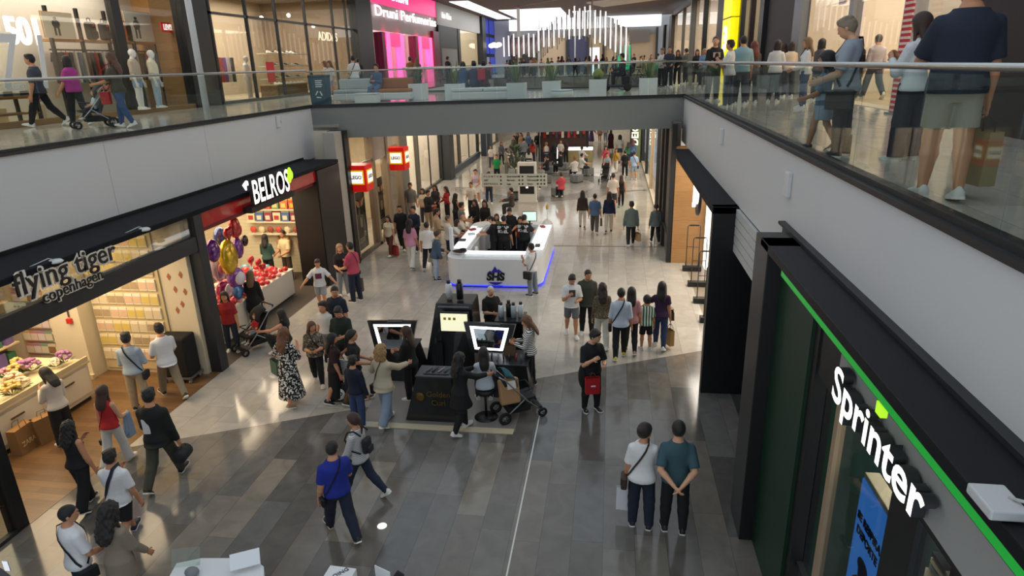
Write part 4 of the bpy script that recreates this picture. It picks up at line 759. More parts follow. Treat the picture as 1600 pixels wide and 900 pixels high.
for (px0, px1, y0, y1, X, lab) in ((553, 577, 318, 395, -9.3, 'black poster with red-winged figure in the toy shop window, low in the left pane'), (586, 608, 302, 372, -9.6, 'black poster with red-winged figure hung inside the toy shop door')):
    a, b = onX(px0, y0, X), onX(px1, y1-8, X); r = thing('poster', lab, 'poster', (X, (a.y+b.y)/2, .15)); w, h = abs(b.y-a.y), 2.2
    b_ = box('poster_sheet', (-.01, -w/2, 0), (.01, w/2, h), mat('191413', .6), r)
    mb = MB(); z = h*.82
    for s in (-1, 1):
        for k in range(4): mb.add([(.013, s*.06, z-.05*k), (.013, s*(w*.42-.05*k), z+.14-.07*k), (.013, s*(w*.40-.05*k), z+.06-.07*k), (.013, s*.06, z-.05*k-.05)], [(0, 1, 2, 3)], 0)
    mb.build('wing_art', mat('d8c3a0', .6), r); MB().box((.011, -.09, z-.12), (.016, .09, z+.06)).build('red_art', mat('c2341f', .6), r)
    mb = MB(); [mb.box((.011, s*.10-.03, h*.38), (.016, s*.10+.03, h*.55)) for s in (-.6, .6)]; [mb.box((.011, -w*.3+.08*j, h*.12+k*.07), (.016, -w*.3+.08*j+.05, h*.12+k*.07+.045)) for k in range(3) for j in range(int(w*.6/.08))]; mb.build('print', mat('cfc7bb', .6), r)
r = sign('shop_sign', 'vertical white lit letters on the pillar far down the right side')
p = onX(1009, 222, 1.66); lettering('DEICHMANN', .62, emis('fff6d8', 1.5), 'lettering', r, facing((1.64, 46.45, 3.0), (0, -1, 0), (-1, 0, 0)), bold=.01, ext=.02)
r = sign('shop_sign', 'white lit round letters above the right shoe shop opening'); 
lettering('JD', .75, WLIT, 'lettering', r, facing((2.22, 17.4, 3.36), (-1, 0, 0)), ext=.04, bold=.02); o = MB().lathe([(.001, 0), (.55, 0), (.55, .05), (.001, .05)], 24).build('letter_disc', mat('202122', .4), r); o.matrix_local = facing((2.30, 17.4, 3.36), (-1, 0, 0))
r = sign('shop_sign', 'bold white lit letters with green dot on the near right sports shop')
o = lettering('Sprinter', .47, WLIT, 'lettering', r, None, ext=.045, bold=.009, m2=mat('3c3e40', .5)); xs = [v.co.x for v in o.data.vertices]; o.data.transform(Matrix.Translation((-(max(xs)+min(xs))/2, 0, 0))); o.data.transform(Matrix.Diagonal((1.88/(max(xs)-min(xs)), 1, 1, 1))); o.matrix_world = facing((2.13, 4.89, 3.83), (-1, 0, 0))
p = onX(1379, 640, 2.06); MB().box((-.03, -.05, -.045), (.02, .05, .05)).build('green_dot', emis('a6e22a', 1.0), r, 0, Matrix.Translation((2.06, p.y, p.z)))
# lit poster screen of the sports shop
r = thing('advertising_screen', 'upright blue advertising screen with black lettering inside the sports shop window', 'screen', (2.5, 5.53, 0))
box('screen_case', (.0, -.33, 0), (.14, .33, 2.86), mat('d8c7a8', .5), r, .01); box('screen_face', (-.012, -.32, .05), (0, .32, 2.80), mat('4f8fe0', .3, emit=.75, ecol='3f86e6'), r)
for k, s in enumerate(('SE RESPIRA', 'DEPORTE')): lettering(s, .118, mat('10182a', .5), 'lettering', r, facing((-.016, 0, 2.42-.15*k), (-1, 0, 0)), bold=.003)
mb = MB(); mb.ell((-.014, -.02, 1.92), (.004, .11, .15)); mb.ell((-.014, 0, 1.5), (.004, .25, .36), 1); mb.ell((-.015, -.0, 1.99), (.004, .13, .09)); mb.build('runner_art', [mat('1d2b45', .6), mat('8a3f2a', .6)], r)
# hanging directory
yb = 24.4; a, b = onY(752, 272, yb), onY(855, 291, yb); r = thing('directory_sign', 'cream hanging directory board with arrows and place names under the bridge', 'sign', ((a.x+b.x)/2, yb, (a.z+b.z)/2)); w, h = b.x-a.x, a.z-b.z
box('board', (-w/2, -.03, -h/2), (w/2, .03, h/2), mat('d9d3bb', .6), r, .01); [MB().tube([(s*w*.4, 0, h/2), (s*w*.4, 0, 5.0-(a.z+b.z)/2)], .008, 6).build('hanger', STEEL, r) for s in (-1, 1)]
TXT = mat('3a3a36', .6)
for c, col in enumerate((('P  L  A  N  T  A', 'ABC', 'E N T R A D A'), ('Zona exterior', 'Mercado', 'Lego'), ('Restaurantes', 'Informacion', 'Aseos'))):
    for k, s in enumerate(col): lettering(s, .085, TXT, 'lettering', r, facing((-w*.46+c*w*.31+(.1 if c else 0), -.035, h*.3-k*h*.3), (0, -1, 0)), align='LEFT', bold=.002)
mb = MB(); [mb.lathe([(.001, 0), (.035, 0), (.035, .006), (.001, .006)], 10, 0, facing((x*w, -.031, h*.3-k*h*.3), (0, -1, 0))) for k in range(3) for x in (-.2, .08, .13, .36, .41, .46)]; mb.build('pictograms', TXT, r)
r = sign('shop_sign', 'round white mark on the yellow lit pillar of the upper right shop'); p = onX(1152, 57, XV-.5); o = MB().lathe([(.001, 0), (.62, 0), (.62, .04), (.001, .04)], 24).build('logo_disc', emis('fffef0', 1.4), r); o.matrix_local = facing((5.66, 37.1, p.z), (-1, 0, 0)); lettering('JD', .8, mat('e8dc10', .5, emit=.6), 'lettering', r, facing((5.6, 37.1, p.z), (-1, 0, 0)), bold=.02)
r = sign('shop_sign', 'white outlined lettering high on the pink lit shop front'); lettering('DRUNI', 1.3, emis('fff4fa', 1.8), 'lettering', r, facing((XU+.18, 51, 11.6), (1, 0, 0)), ext=.02); 
r = sign('shop_sign', 'white script lettering over the pink shop windows'); wall_text('Druni Perfumerias', (586, 18), (681, 35), XU+.2, .95, emis('fff8fa', 1.5), r, ext=.02, bold=.01)
r = sign('shop_sign', 'pale letters standing in for a sign mirrored in the upper trainer shop glass'); wall_text('ADIDAS', (497, 57), (527, 59), XU-.3, .65, emis('fff2d8', 1.1), r, ext=.01, bold=.01)  # added glowing letters imitate a reflection in the glass, no sign hangs here
r = sign('shop_sign', 'pale letters on the dark panel beyond the pink shop'); wall_text('Alain Afflelou', (690, 23), (705, 28), XU+.35, .8, emis('ffffff', .9), r, ext=.01)
# red sign of the clothing shop
p = onX(262, 43, -16.2); r = thing('wall_sign', 'small red sign with white lettering on the timber side wall of the clothing shop', 'sign', (-16.2, p.y, p.z)); box('sign_plate', (-.05, -.36, -.17), (.0, .36, .17), mat('c01318', .4, emit=.3), r, .01); lettering("LEVI'S", .26, emis('ffffff', .9), 'lettering', r, facing((.012, 0, 0), (1, 0, 0)), bold=.012, sx=.8)
r = sign('window_lettering', 'large white illuminated 501 figures in the clothing shop window'); wall_text('501', (10, 52), (60, 50), -16.3, 1.0, emis('ffffff', 1.5), r, ext=.04, bold=.02)
r = sign('window_lettering', 'white slanted numerals on the lower clothing shop window glass'); wall_text('7 1', (0, 112), (74, 92), XU+.04, 2.0, mat('e4e4e2', .5), r, ext=.006, bold=.02, shear=.2)
r = sign('window_lettering', 'small white lines of lettering low on the clothing shop window'); wall_text('THE GREATEST', (10, 137), (42, 136), XU+.04, .22, mat('e6e6e4', .5), r, ext=.004, bold=.006)
# ---------------------------------------------------------------- phone repair kiosk
def rrect(x0, y0, x1, y1, rr, n=8):
    P = []
    for cx, cy, a0 in ((x1-rr, y0+rr, -90), (x1-rr, y1-rr, 0), (x0+rr, y1-rr, 90), (x0+rr, y0+rr, 180)): P += [(cx+rr*math.cos(rad(a0+90*k/n)), cy+rr*math.sin(rad(a0+90*k/n))) for k in range(n+1)]
    return P
def ringprism(mb, P, Q, z0, z1, mi=0):
    n = len(P); vs = [(x, y, z) for z in (z0, z1) for L in (P, Q) for x, y in L]; fs = []
    for i in range(n):
        j = (i+1) % n; fs += [(i, j, 2*n+j, 2*n+i), (n+j, n+i, 3*n+i, 3*n+j), (2*n+i, 2*n+j, 3*n+j, 3*n+i), (j, i, n+i, n+j)]
    mb.add(vs, fs, mi)
KW = mat('dfe1e4', .35); KX0, KX1, KY0, KY1 = -5.15, -2.05, 19.35, 24.3
K = thing('service_kiosk', 'white rounded island kiosk with blue underglow and mountain logo', 'kiosk', (0, 0, 0)); out, inn = rrect(KX0, KY0, KX1, KY1, .55), rrect(KX0+.62, KY0+.62, KX1-.62, KY1-.62, .12)
mb = MB(); ringprism(mb, out, inn, .08, .93); mb.build('counter_body', KW, K); mb = MB(); ringprism(mb, rrect(KX0+.05, KY0+.05, KX1-.05, KY1-.05, .5), rrect(KX0+.6, KY0+.6, KX1-.6, KY1-.6, .1), 0, .08); mb.build('plinth', BLACK, K)
mb = MB(); ringprism(mb, rrect(KX0-.015, KY0-.015, KX1+.015, KY1+.015, .56), rrect(KX0+.02, KY0+.02, KX1-.02, KY1-.02, .53), .05, .078); mb.build('underglow', mat('2a36ff', .4, emit=2.2, ecol='2a35ff'), K)
mb = MB(); ringprism(mb, rrect(KX0+.04, KY0+.5, KX1-.04, KY1-.04, .5), rrect(KX0+.55, KY0+.55, KX1-.55, KY1-.55, .1), .93, 1.0); mb.build('worktop', mat('f2f3f4', .3), K)
mb = MB().box((-4.55, KY0+.02, .78), (-2.62, KY0+.5, .98)); mb.build('display_case', glassmat('f4f8f8', .08), K); mb = MB().box((-4.52, KY0+.06, .785), (-2.65, KY0+.46, .80)); mb.build('case_light', emis('ffffff', 2.2), K); mb = MB().box((-4.55, KY0+.40, .98), (-2.62, KY0+.72, 1.01)); mb.build('case_shelf', emis('ffffff', 1.0), K)
for k in range(11): o = MB().box((-.06, -.04, 0), (.06, .04, .05+.03*(k % 3))).build('boxed_gadget', mat(['39424a', 'e8e8e8', '8a8f94', '2f3b6b'][k % 4], .5), None, 0, Matrix.Translation((-4.42+.17*k, KY0+.24, .801))); tag(o, 'small boxed gadget on the lit shelf at the kiosk front', 'gadget', 'gadgets in the front display case')
mb = MB().box((KX1-.5, KY0+1.0, 1.0), (KX1-.06, KY1-.7, 1.03)); mb.build('light_panel', emis('ffffff', .9), K); mb = MB().box((KX0+.08, KY0+1.0, 1.0), (KX0+.5, KY1-.9, 1.02)); mb.build('light_panel', emis('ffffff', .8), K)
T = facing((-3.52, KY0-.012, .36), (0, -1, 0)); L_ = MB().add([(-.25, .15, 0), (-.16, .2, 0), (-.11, .18, 0), (0, .36, 0), (.07, .24, 0), (.12, .26, 0), (.25, .15, 0)], [(0, 1, 2, 3, 4, 5, 6)]).build('mountain_logo', mat('2d22a8', .5), K, 0, T); lettering('SHS', .34, mat('111318', .5), 'lettering', K, facing((-3.52, KY0-.014, .36), (0, -1, 0)), bold=.02, shear=.12, ext=.004)
mb = MB(); P = [(-.24+.48*k/12, -.17-.09*math.sin(PI*k/12)) for k in range(13)]; mb.add([(x, y, 0) for x, y in P]+[(-.22, -.165, 0), (.22, -.165, 0)], [tuple(range(13))]); mb.build('arc_logo', mat('2d22a8', .5), K, 0, T); lettering('SHOPPING SEVILLA', .055, mat('111318', .5), 'lettering', K, facing((-3.52, KY0-.014, .07), (0, -1, 0)), bold=.002)
box('white_post', (KX0-.0+.02, KY0+.75, 1.0), (KX0+.14, KY0+.87, 1.75), mat('eef0f2', .4), K, .02)
def monitor(p, rz, w, h, col, label, tilt=0, em=.8):
    r = thing('computer_monitor', label, 'monitor', p, rz); box('screen_case', (-w/2, -.02, .12), (w/2, .02, .12+h), BLACK, r, .006); box('screen_face', (-w/2+.015, -.024, .135), (w/2-.015, -.02, .105+h), emis(col, em), r); box('stand', (-.03, 0, 0), (.03, .04, .2), CHAR, r); box('foot', (-.1, -.06, 0), (.1, .08, .012), CHAR, r); return r
monitor((-2.95, KY1-.45, 1.0), .1, .52, .36, 'cdeee0', 'pale green lit monitor on the back counter of the white kiosk')
o = MB().lathe([(.001, 0), (.05, 0), (.045, .12), (.02, .15), (.018, .22), (.001, .22)], 12).build('yellow_bottle', mat('d9a520', .4), None, 0, Matrix.Translation((KX1-.25, KY1-.35, 1.6))); o.location.z = 1.55; tag(o, 'yellow gimbal gadget on top of the slim stand at the kiosk corner', 'gadget')
r = thing('display_stand', 'slim white stand holding a yellow gadget at the back right kiosk corner', 'stand', (KX1-.25, KY1-.35, 1.0)); MB().tube([(0, 0, .0), (0, 0, .55)], .02, 8).build('stand_pole', mat('e8e8e6', .4), r); MB().lathe([(.001, 0), (.2, 0), (.2, .03), (.1, .14), (.001, .16)], 16).build('stand_base', mat('e5e2da', .4), r)
o = MB().lathe([(.06, -.04), (.11, -.04), (.11, .04), (.06, .04), (.06, -.04)], 20, cap=False).build('ring_lamp', mat('f4f4f4', .4), None); o.matrix_world = Matrix.Translation((-4.42, 20.95, .80)) @ Matrix.Rotation(PI/2, 4, 'Y'); tag(o, 'white round cushion ring hung on the inner side of the kiosk counter', 'ring')
r = thing('folded_jacket', 'dark folded cloth bundle on the front left kiosk corner', 'cloth', (-4.75, KY0+.55, 1.0)); MB().ell((0, 0, .04), (.24, .15, .05)).build('cloth', mat('3a2730', .9), r); MB().ell((.1, .02, .09), (.12, .1, .04)).build('cloth_fold', mat('241a20', .9), r)
for k, (x, y, c) in enumerate(((-4.95, 21.2, '2b2f33'), (-4.8, 22.0, 'c9ccd0'), (-4.9, 22.7, '8a2430'), (-4.7, 23.1, 'e5e5e5'), (-2.3, 20.6, '30343a'), (-2.4, 23.2, '9b2a2a'))):
    o = MB().box((-.12, -.08, 0), (.12, .08, .06)).build('phone_case_box', mat(c, .4), None, .01, Matrix.Translation((x, y, 1.035)) @ Matrix.Rotation(.4*k, 4, 'Z')); tag(o, '%s gadget box lying on the white kiosk counter, %s side' % (['black', 'silver', 'wine red', 'white', 'charcoal', 'brick red'][k], 'left' if x < -3 else 'right'), 'box')
# ---------------------------------------------------------------- hair styling kiosk
KB = mat('141416', .3, coat=.3); GOLD = mat('6b5526', .5, .5)
r = thing('styling_cabinet', 'low black tapered cabinet with gold lettering at the front of the hair kiosk', 'cabinet', (0, 0, 0)); MB().frustum((-3.95, 11.10), (-2.88, 11.75), 0.02, (-3.68, 11.16), (-2.98, 11.62), .95).build('cabinet_body', KB, r, .01); MB().box((-3.70, 11.14, .95), (-2.96, 11.64, .985)).build('cabinet_top', mat('2a2b2e', .3), r, .008)
up = Vector((0, .06, .93)).normalized()
for k, s in enumerate(('Golden', 'Curl')): lettering(s, .16, GOLD, 'lettering', r, facing((-3.25, 11.105+.025*(1-k), .60-.17*k), (0, -.93, .06), up), bold=.002)
MB().lathe([(.05, -.005), (.11, 0), (.05, .005)], 16, 0, facing((-3.62, 11.12, .53), (0, -1, .06))).build('curl_emblem', GOLD, r)
r = thing('hair_tool_tray', 'dark tray of hair styling tools on the low black cabinet', 'tray', (-3.3, 11.38, .985)); box('tray', (-.26, -.14, 0), (.26, .14, .02), mat('3b3d42', .4), r, .01)
for k in range(4): MB().tube([(-.2+.12*k, -.1, .035), (-.12+.12*k, .1, .05)], [.018, .012], 8).build('styling_tool', mat(['5a5d66', '2b2d30', '8a8c92', '3d4a66'][k], .4, .3), r)
def tower(x0, x1, y0, y1, t0, t1, u0, u1, h, label):
    r = thing('display_tower', label, 'cabinet', (0, 0, 0)); MB().frustum((x0, y0), (x1, y1), 0.02, (t0, u0), (t1, u1), h).build('tower_body', KB, r, .015); return r
a, b = onY(682, 478, 13.75), onY(738, 468, 13.75); TH = (a.z+b.z)/2
T_ = tower(-4.18, b.x+.06, 13.4, 14.5, a.x, b.x, 13.7, 14.4, TH, 'tall black tapered tower with screen at the back of the hair kiosk')
c = onY(710, 503, 13.45); o = box('screen_case', (c.x-.34, 13.42, c.z-.24), (c.x+.34, 13.50, c.z+.24), BLACK, T_, .01); box('screen_face', (c.x-.31, 13.41, c.z-.21), (c.x+.31, 13.42, c.z+.21), emis('f0eec8', .85), o); mb = MB(); [mb.box((c.x-.24+.11*k, 13.405, c.z+.06), (c.x-.18+.11*k, 13.41, c.z+.12)) for k in range(3)]; mb.build('screen_picture', mat('c9a52a', .5), o); box('display_niche', (a.x+.06, 13.60, c.z+.3), (b.x-.06, 13.69, TH-.08), mat('5b6066', .3), T_, .01); box('drawer_handle', (c.x+.05, 13.40, .95), (c.x+.35, 13.42, .98), STEEL, T_); box('floor_mat', (c.x-.5, 13.385, .05), (c.x-.3, 13.39, .7), mat('1c1c1e', .6), T_)
def bottle(p, h, rr, col, label, tr=False):
    r = thing('bottle', label, 'bottle', p); MB().lathe([(.001, 0), (rr, 0), (rr, h*.78), (rr*.6, h*.84)], 14).build('bottle_body', mat(col, .3), r); MB().lathe([(rr*.62, h*.82), (rr*.62, h), (.001, h)], 12).build('cap', mat('1a1a1c' if not tr else 'e8e8ea', .4), r)
bottle((a.x+.25, 14.0, TH+.03), .42, .075, 'dfe3e6', 'tall white cylinder pack on top of the black tower'); bottle((a.x+.52, 13.95, TH+.03), .46, .08, '1d1d1f', 'tall black cylinder pack on top of the black tower')
def mirror(px, py, Y, w, h, rz, label):
    c = onY(px, py, Y); r = thing('styling_mirror', label, 'mirror', c, rz); t = Matrix.Rotation(rad(-12), 4, 'X')
    def trap(k, y0, y1, nm, m):
        P = [(-w*.36*k, -h/2*k), (w*.36*k, -h/2*k), (w/2*k, h/2*k), (-w/2*k, h/2*k)]; return MB().add([(x, y, z) for y in (y0, y1) for x, z in P], [(0, 1, 2, 3), (7, 6, 5, 4), (0, 4, 5, 1), (1, 5, 6, 2), (2, 6, 7, 3), (3, 7, 4, 0)]).build(nm, m, r, 0, t)
    trap(1.35, 0, .12, 'mirror_case', KB); trap(1.02, -.012, 0, 'light_frame', emis('fbfbff', 3.0)); trap(.82, -.016, -.012, 'mirror_glass', mat('b8bcc0', .03, 1.0)); box('lamp_arm', (-w*.1, -.05, h*.66), (w*.3, .1, h*.70), CHAR, r); return c
mc = mirror(613, 524, 13.35, .86, .50, rad(4), 'tilted mirror with glowing white frame, left wing of the hair kiosk')
r = thing('styling_counter', 'black counter below the left glowing mirror', 'counter', (0, 0, 0)); MB().frustum((-5.2, 12.75), (-4.1, 13.5), 0.02, (-5.05, 12.85), (-4.25, 13.4), .74).build('counter_body', KB, r, .01); box('counter_top', (-5.08, 12.8, .74), (-4.22, 13.45, .775), mat('26272a', .3), r, .006); box('mirror_post', (mc.x-.1, 13.42, .77), (mc.x+.1, 13.52, mc.z-.2), KB, r)
mc = mirror(764, 529, 12.95, .86, .50, rad(-4), 'tilted mirror with glowing white frame, right wing of the hair kiosk')
r = thing('styling_counter', 'black counter with hair tools below the right glowing mirror', 'counter', (0, 0, 0)); MB().frustum((-2.75, 12.2), (-1.55, 13.1), 0.02, (-2.65, 12.3), (-1.65, 13.0), .72).build('counter_body', KB, r, .01); box('counter_top', (-2.68, 12.26, .72), (-1.62, 13.04, .755), mat('26272a', .3), r, .006); box('mirror_post', (mc.x-.1, 13.0, .75), (mc.x+.1, 13.1, mc.z-.2), KB, r)
for k in range(7): o = MB().tube([(0, 0, 0), (.02*(k % 3-1), .05, .14)], [.016, .022], 8).build('hair_brush', mat(['7a2d2a', '2b2b2e', '8d8f95', '4b2c22', '1d1d20', 'a03038', '5a5d66'][k], .4), None, 0, Matrix.Translation((-2.55+.13*k, 12.45+.05*(k % 2), .757))); tag(o, 'hair styling tool standing on the right black counter', 'hair tool', 'tools on the right styling counter')
a = onY(797, 500, 13.9); r = thing('display_column', 'black column topped with bottles at the right of the hair kiosk', 'cabinet', (0, 0, 0)); box('column_body', (a.x-.32, 13.75, .02), (a.x+.32, 14.35, a.z), KB, r, .015); box('column_trim', (a.x-.34, 13.73, a.z), (a.x+.34, 14.37, a.z+.03), mat('2a2b2e', .3), r)
for k, (dx, c, nm) in enumerate(((-.22, 'dfe4e8', 'left white'), (-.05, '1b1b1d', 'black'), (.07, 'b9c2c8', 'grey'), (.23, 'e2e6e9', 'right white'))): bottle((a.x+dx, 14.0+.06*(k % 2), a.z+.03), .36+.03*(k == 1), .065, c, '%s bottle on the black column of the hair kiosk' % nm)
p = G(760, 652); r = thing('bar_stool', 'black stool with round base behind the dark-dressed stylist', 'stool', p); MB().lathe([(.001, 0), (.24, 0), (.24, .015), (.05, .04), (.001, .045)], 24).build('stool_base', mat('1a1a1b', .4), r); MB().tube([(0, 0, .04), (0, 0, .58)], .025, 10).build('stool_post', mat('2b2b2c', .3, .6), r); MB().lathe([(.001, 0), (.18, 0), (.2, .03), (.18, .07), (.001, .08)], 20, 0, Matrix.Translation((0, 0, .57))).build('stool_seat', mat('1c1c1d', .6), r)
# ---------------------------------------------------------------- prams
def pram(p, rz, col, label, frame='9a9a9c', hoodcol=None, s=1.0, group=None):
    r = thing('pushchair', label, 'pushchair', p, rz, group); r.scale = (s, s, s); fm = mat(frame, .35, .7); cm = mat(col, .85, bump=.2); hm = mat(hoodcol or col, .85, bump=.2); bk = mat('151515', .7)
    for sx in (-1, 1):
        MB().tube([(sx*.24, .42, .12), (sx*.25, .1, .42), (sx*.25, -.35, .95), (sx*.25, -.48, 1.05)], .014, 8).build('frame_bar', fm, r); MB().tube([(sx*.25, .05, .46), (sx*.26, -.36, .16)], .014, 8).build('rear_leg', fm, r)
        for y, rr in ((.42, .10), (-.38, .13)):
            w = MB().lathe([(rr*.55, -.022), (rr*.9, -.026), (rr, -.012), (rr, .012), (rr*.9, .026), (rr*.55, .022), (rr*.55, -.022)], 18, cap=False).build('wheel', bk, r, 0, Matrix.Translation((sx*.26, y, rr)) @ Matrix.Rotation(PI/2, 4, 'Y')); h = MB().lathe([(.001, -.014), (rr*.2, -.014), (rr*.2, .014), (.001, .014)], 10); [h.box((-.008, 0, -.006), (.008, rr*.6, .006), 0, Matrix.Rotation(k*2*PI/5, 4, 'Z')) for k in range(5)]; h.build('wheel_hub', fm, w)
    MB().tube([(-.25, -.48, 1.05), (-.2, -.53, 1.07), (.2, -.53, 1.07), (.25, -.48, 1.05)], .02, 8).build('handle', bk, r)
    MB().add([(-.2, .30, .46), (.2, .30, .46), (.2, -.12, .42), (-.2, -.12, .42), (.2, -.34, .92), (-.2, -.34, .92), (-.2, .30, .40), (.2, .30, .40), (.2, -.16, .36), (-.2, -.16, .36), (.2, -.40, .92), (-.2, -.40, .92)], [(0, 1, 2, 3), (3, 2, 4, 5), (7, 6, 9, 8), (8, 9, 11, 10), (0, 6, 7, 1), (5, 4, 10, 11), (1, 7, 8, 2), (6, 0, 3, 9), (2, 8, 10, 4), (9, 3, 5, 11)]).build('seat', cm, r)
    n = 8; vs = []; fs = []
    for j in range(6):
        a = rad(95+j*19)
        for i in range(n+1): t = -1+2*i/n; vs.append((t*.22, -.30+.30*math.cos(a)*-1*.9+(-.05), .78+.32*math.sin(a)*(1-.25*t*t)))
    fs = [(j*(n+1)+i, j*(n+1)+i+1, (j+1)*(n+1)+i+1, (j+1)*(n+1)+i) for j in range(5) for i in range(n)]
    h = MB().add(vs, fs, 0, True).build('hood', hm, r); h.modifiers.new('s', 'SOLIDIFY').thickness = .012
    MB().box((-.2, -.28, .16), (.2, .2, .30)).build('basket', mat('1d1d1e', .9), r, .03); MB().tube([(-.22, .05, .62), (-.2, .24, .64), (.2, .24, .64), (.22, .05, .62)], .014, 8).build('bumper_bar', bk, r); MB().box((-.16, .36, .14), (.16, .46, .17)).build('footrest', bk, r)
    return r
PR1 = pram(G(400, 545), rad(150), '1a1a1c', 'black pushchair with a toddler in red beside the sweet shop'); PR2 = pram(G(810, 648), rad(-60), '22282c', 'dark pushchair with teal hood and brown cardboard box by the hair kiosk', hoodcol='1f5560')
PR3 = pram(G(150, 200, ZF), rad(140), '3a3d42', 'grey pushchair with a seated infant on the left gallery', frame='b0b0b2'); PR4 = pram(G(945, 283), rad(168), '1b1b1d', 'black pushchair pushed towards the viewer far down the hall'); PR5 = pram((5.1, 7.9, ZF), rad(60), '16181c', 'black pushchair half out of view at the right gallery edge', frame='c8c8ca', hoodcol='c9ccd0')
PR6 = pram(G(697, 128, ZF), rad(60), '1a1a1c', 'dark pushchair parked by the seated group on the bridge')
r = thing('cardboard_box', 'brown paper parcel leaning in the dark pushchair by the hair kiosk', 'box', G(803, 650)+Vector((-.02, -.25, .42)), .4, None, (rad(-15), 0, .5)); MB().box((-.2, -.08, 0), (.2, .08, .5)).build('carton', mat('a8825a', .8), r, .03); MB().box((-.05, -.1, .3), (.12, -.075, .46)).build('label', mat('e8e4dc', .6), r)
# ---------------------------------------------------------------- directory totem, benches, stalls on the far floor
a = G(824, 318); r = thing('information_totem', 'white information totem with dark screens in the middle of the far hall', 'totem', (a.x, a.y, 0)); hz = onY(824, 254, a.y).z; box('totem_body', (-.46, 0, 0), (.46, .35, hz), mat('dfdcd4', .5), r, .02); box('upper_screen', (-.36, -.012, hz*.66), (.36, 0, hz*.92), mat('2c2e30', .2), r); box('lower_screen', (-.36, -.012, hz*.24), (.36, 0, hz*.46), mat('26282a', .2), r); box('screen_icon', (-.06, -.02, hz*.38), (.06, -.012, hz*.42), emis('ffffff', .8), r); box('plinth', (-.5, -.03, 0), (.5, .38, .1), mat('cfcbc2', .5), r)
BM = blotch(['6d6f6f', '777979', '727474'], 60, .8)
def bench(px0, px1, yb, k, label):
    c = G((px0+px1)/2, yb); w = (G(px1, yb)-G(px0, yb)).length; r = thing('curved_bench', label, 'bench', (c.x, c.y+.35, 0), rad(k)); n = 10; R0 = w*1.1; P = [(R0*math.sin(t), R0*math.cos(t)-R0) for t in np.linspace(-.45, .45, n)]; Q = [((R0-.62)*math.sin(t), (R0-.62)*math.cos(t)-R0) for t in np.linspace(.45, -.45, n)]; poly = [(float(x), float(y)+.35) for x, y in P+Q][::-1]
    MB().prism(poly, .06, .42).build('bench_body', BM, r, .03); MB().prism([(x*.94, y*.94+.01) for x, y in poly], 0, .06).build('bench_plinth', mat('3a3b3b', .7), r); MB().prism([(x*1.01, y*1.01) for x, y in poly], .42, .46).build('bench_pad', mat('808282', .85), r, .015)
bench(870, 891, 267, 10, 'grey curved bench nearest the stall with bulbs'); bench(906, 927, 276, -15, 'grey curved bench at the right of the seating ring'); bench(888, 911, 287, -5, 'grey curved bench under the man in white shirt'); bench(860, 882, 309, 12, 'grey curved bench under the person in coral top, nearest of the ring'); bench(850, 864, 273, 60, 'grey curved bench right of the white totem, farther one'); bench(846, 862, 288, 80, 'grey curved bench right of the white totem, nearer one'); bench(795, 808, 315, 100, 'short grey bench left of the white totem foot')
c = G(875, 262); r = thing('market_stall', 'dark framed stall with hanging bulbs and goods in the far hall', 'stall', (c.x, c.y+3, 0)); W_, H_ = 3.4, 2.9
for x in (-W_/2, W_/2):
    for y in (0, 1.6): MB().box((x-.06, y-.06, 0), (x+.06, y+.06, H_)).build('post', BLACK, r)
MB().box((-W_/2-.1, -.1, H_), (W_/2+.1, 1.7, H_+.18)).build('canopy', BLACK, r); MB().box((-W_/2, 1.5, .3), (W_/2, 1.6, H_)).build('back_panel', mat('4a3230', .8), r); MB().box((.1, -.3, 0), (W_/2+.4, .4, .8)).build('stall_counter', mat('a89a6a', .7), r, .02); MB().box((.1, -.28, .8), (W_/2+.4, .38, .95)).build('lit_case', emis('fffdf6', 1.5), r); MB().box((-W_/2, -.2, 0), (-.5, .3, .9)).build('stall_counter', mat('2b2a2c', .6), r); MB().box((-.42, -.22, .0), (-.3, -.1, 1.0)).build('light_tube', emis('ffffff', 2), r)
for k in range(4): MB().ell((-W_*.32+k*W_*.2, .2, H_-.55+.1*(k % 2)), (.13, .13, .15)).build('bulb', emis('ffe2b0', 3.5), r)
for k in range(14): o = MB().box((-.09, -.04, 0), (.09, .04, .55)).build('hanging_garment', mat(['8c2320', 'd8cfc4', '3b3440', 'b9433a', '5b4a6a'][k % 5], .8), None, 0.01, Matrix.Translation((c.x-W_/2+.25+.22*k, c.y+4.4, 1.5+.25*(k % 2)))); tag(o, 'garment hung at the back of the stall with bulbs', 'garment', 'garments on the far stall')
r = thing('display_stand', 'small brown stand with white lit top right of the bulb stall', 'stand', G(908, 240)); MB().box((-.4, -.3, 0), (.4, .3, 1.5)).build('stand_body', mat('4a3528', .6), r, .02); MB().box((-.42, -.32, 1.5), (.42, .32, 1.65)).build('lit_top', emis('ffffff', 1.2), r)
LEAF = mat('3f5a3a', .6)
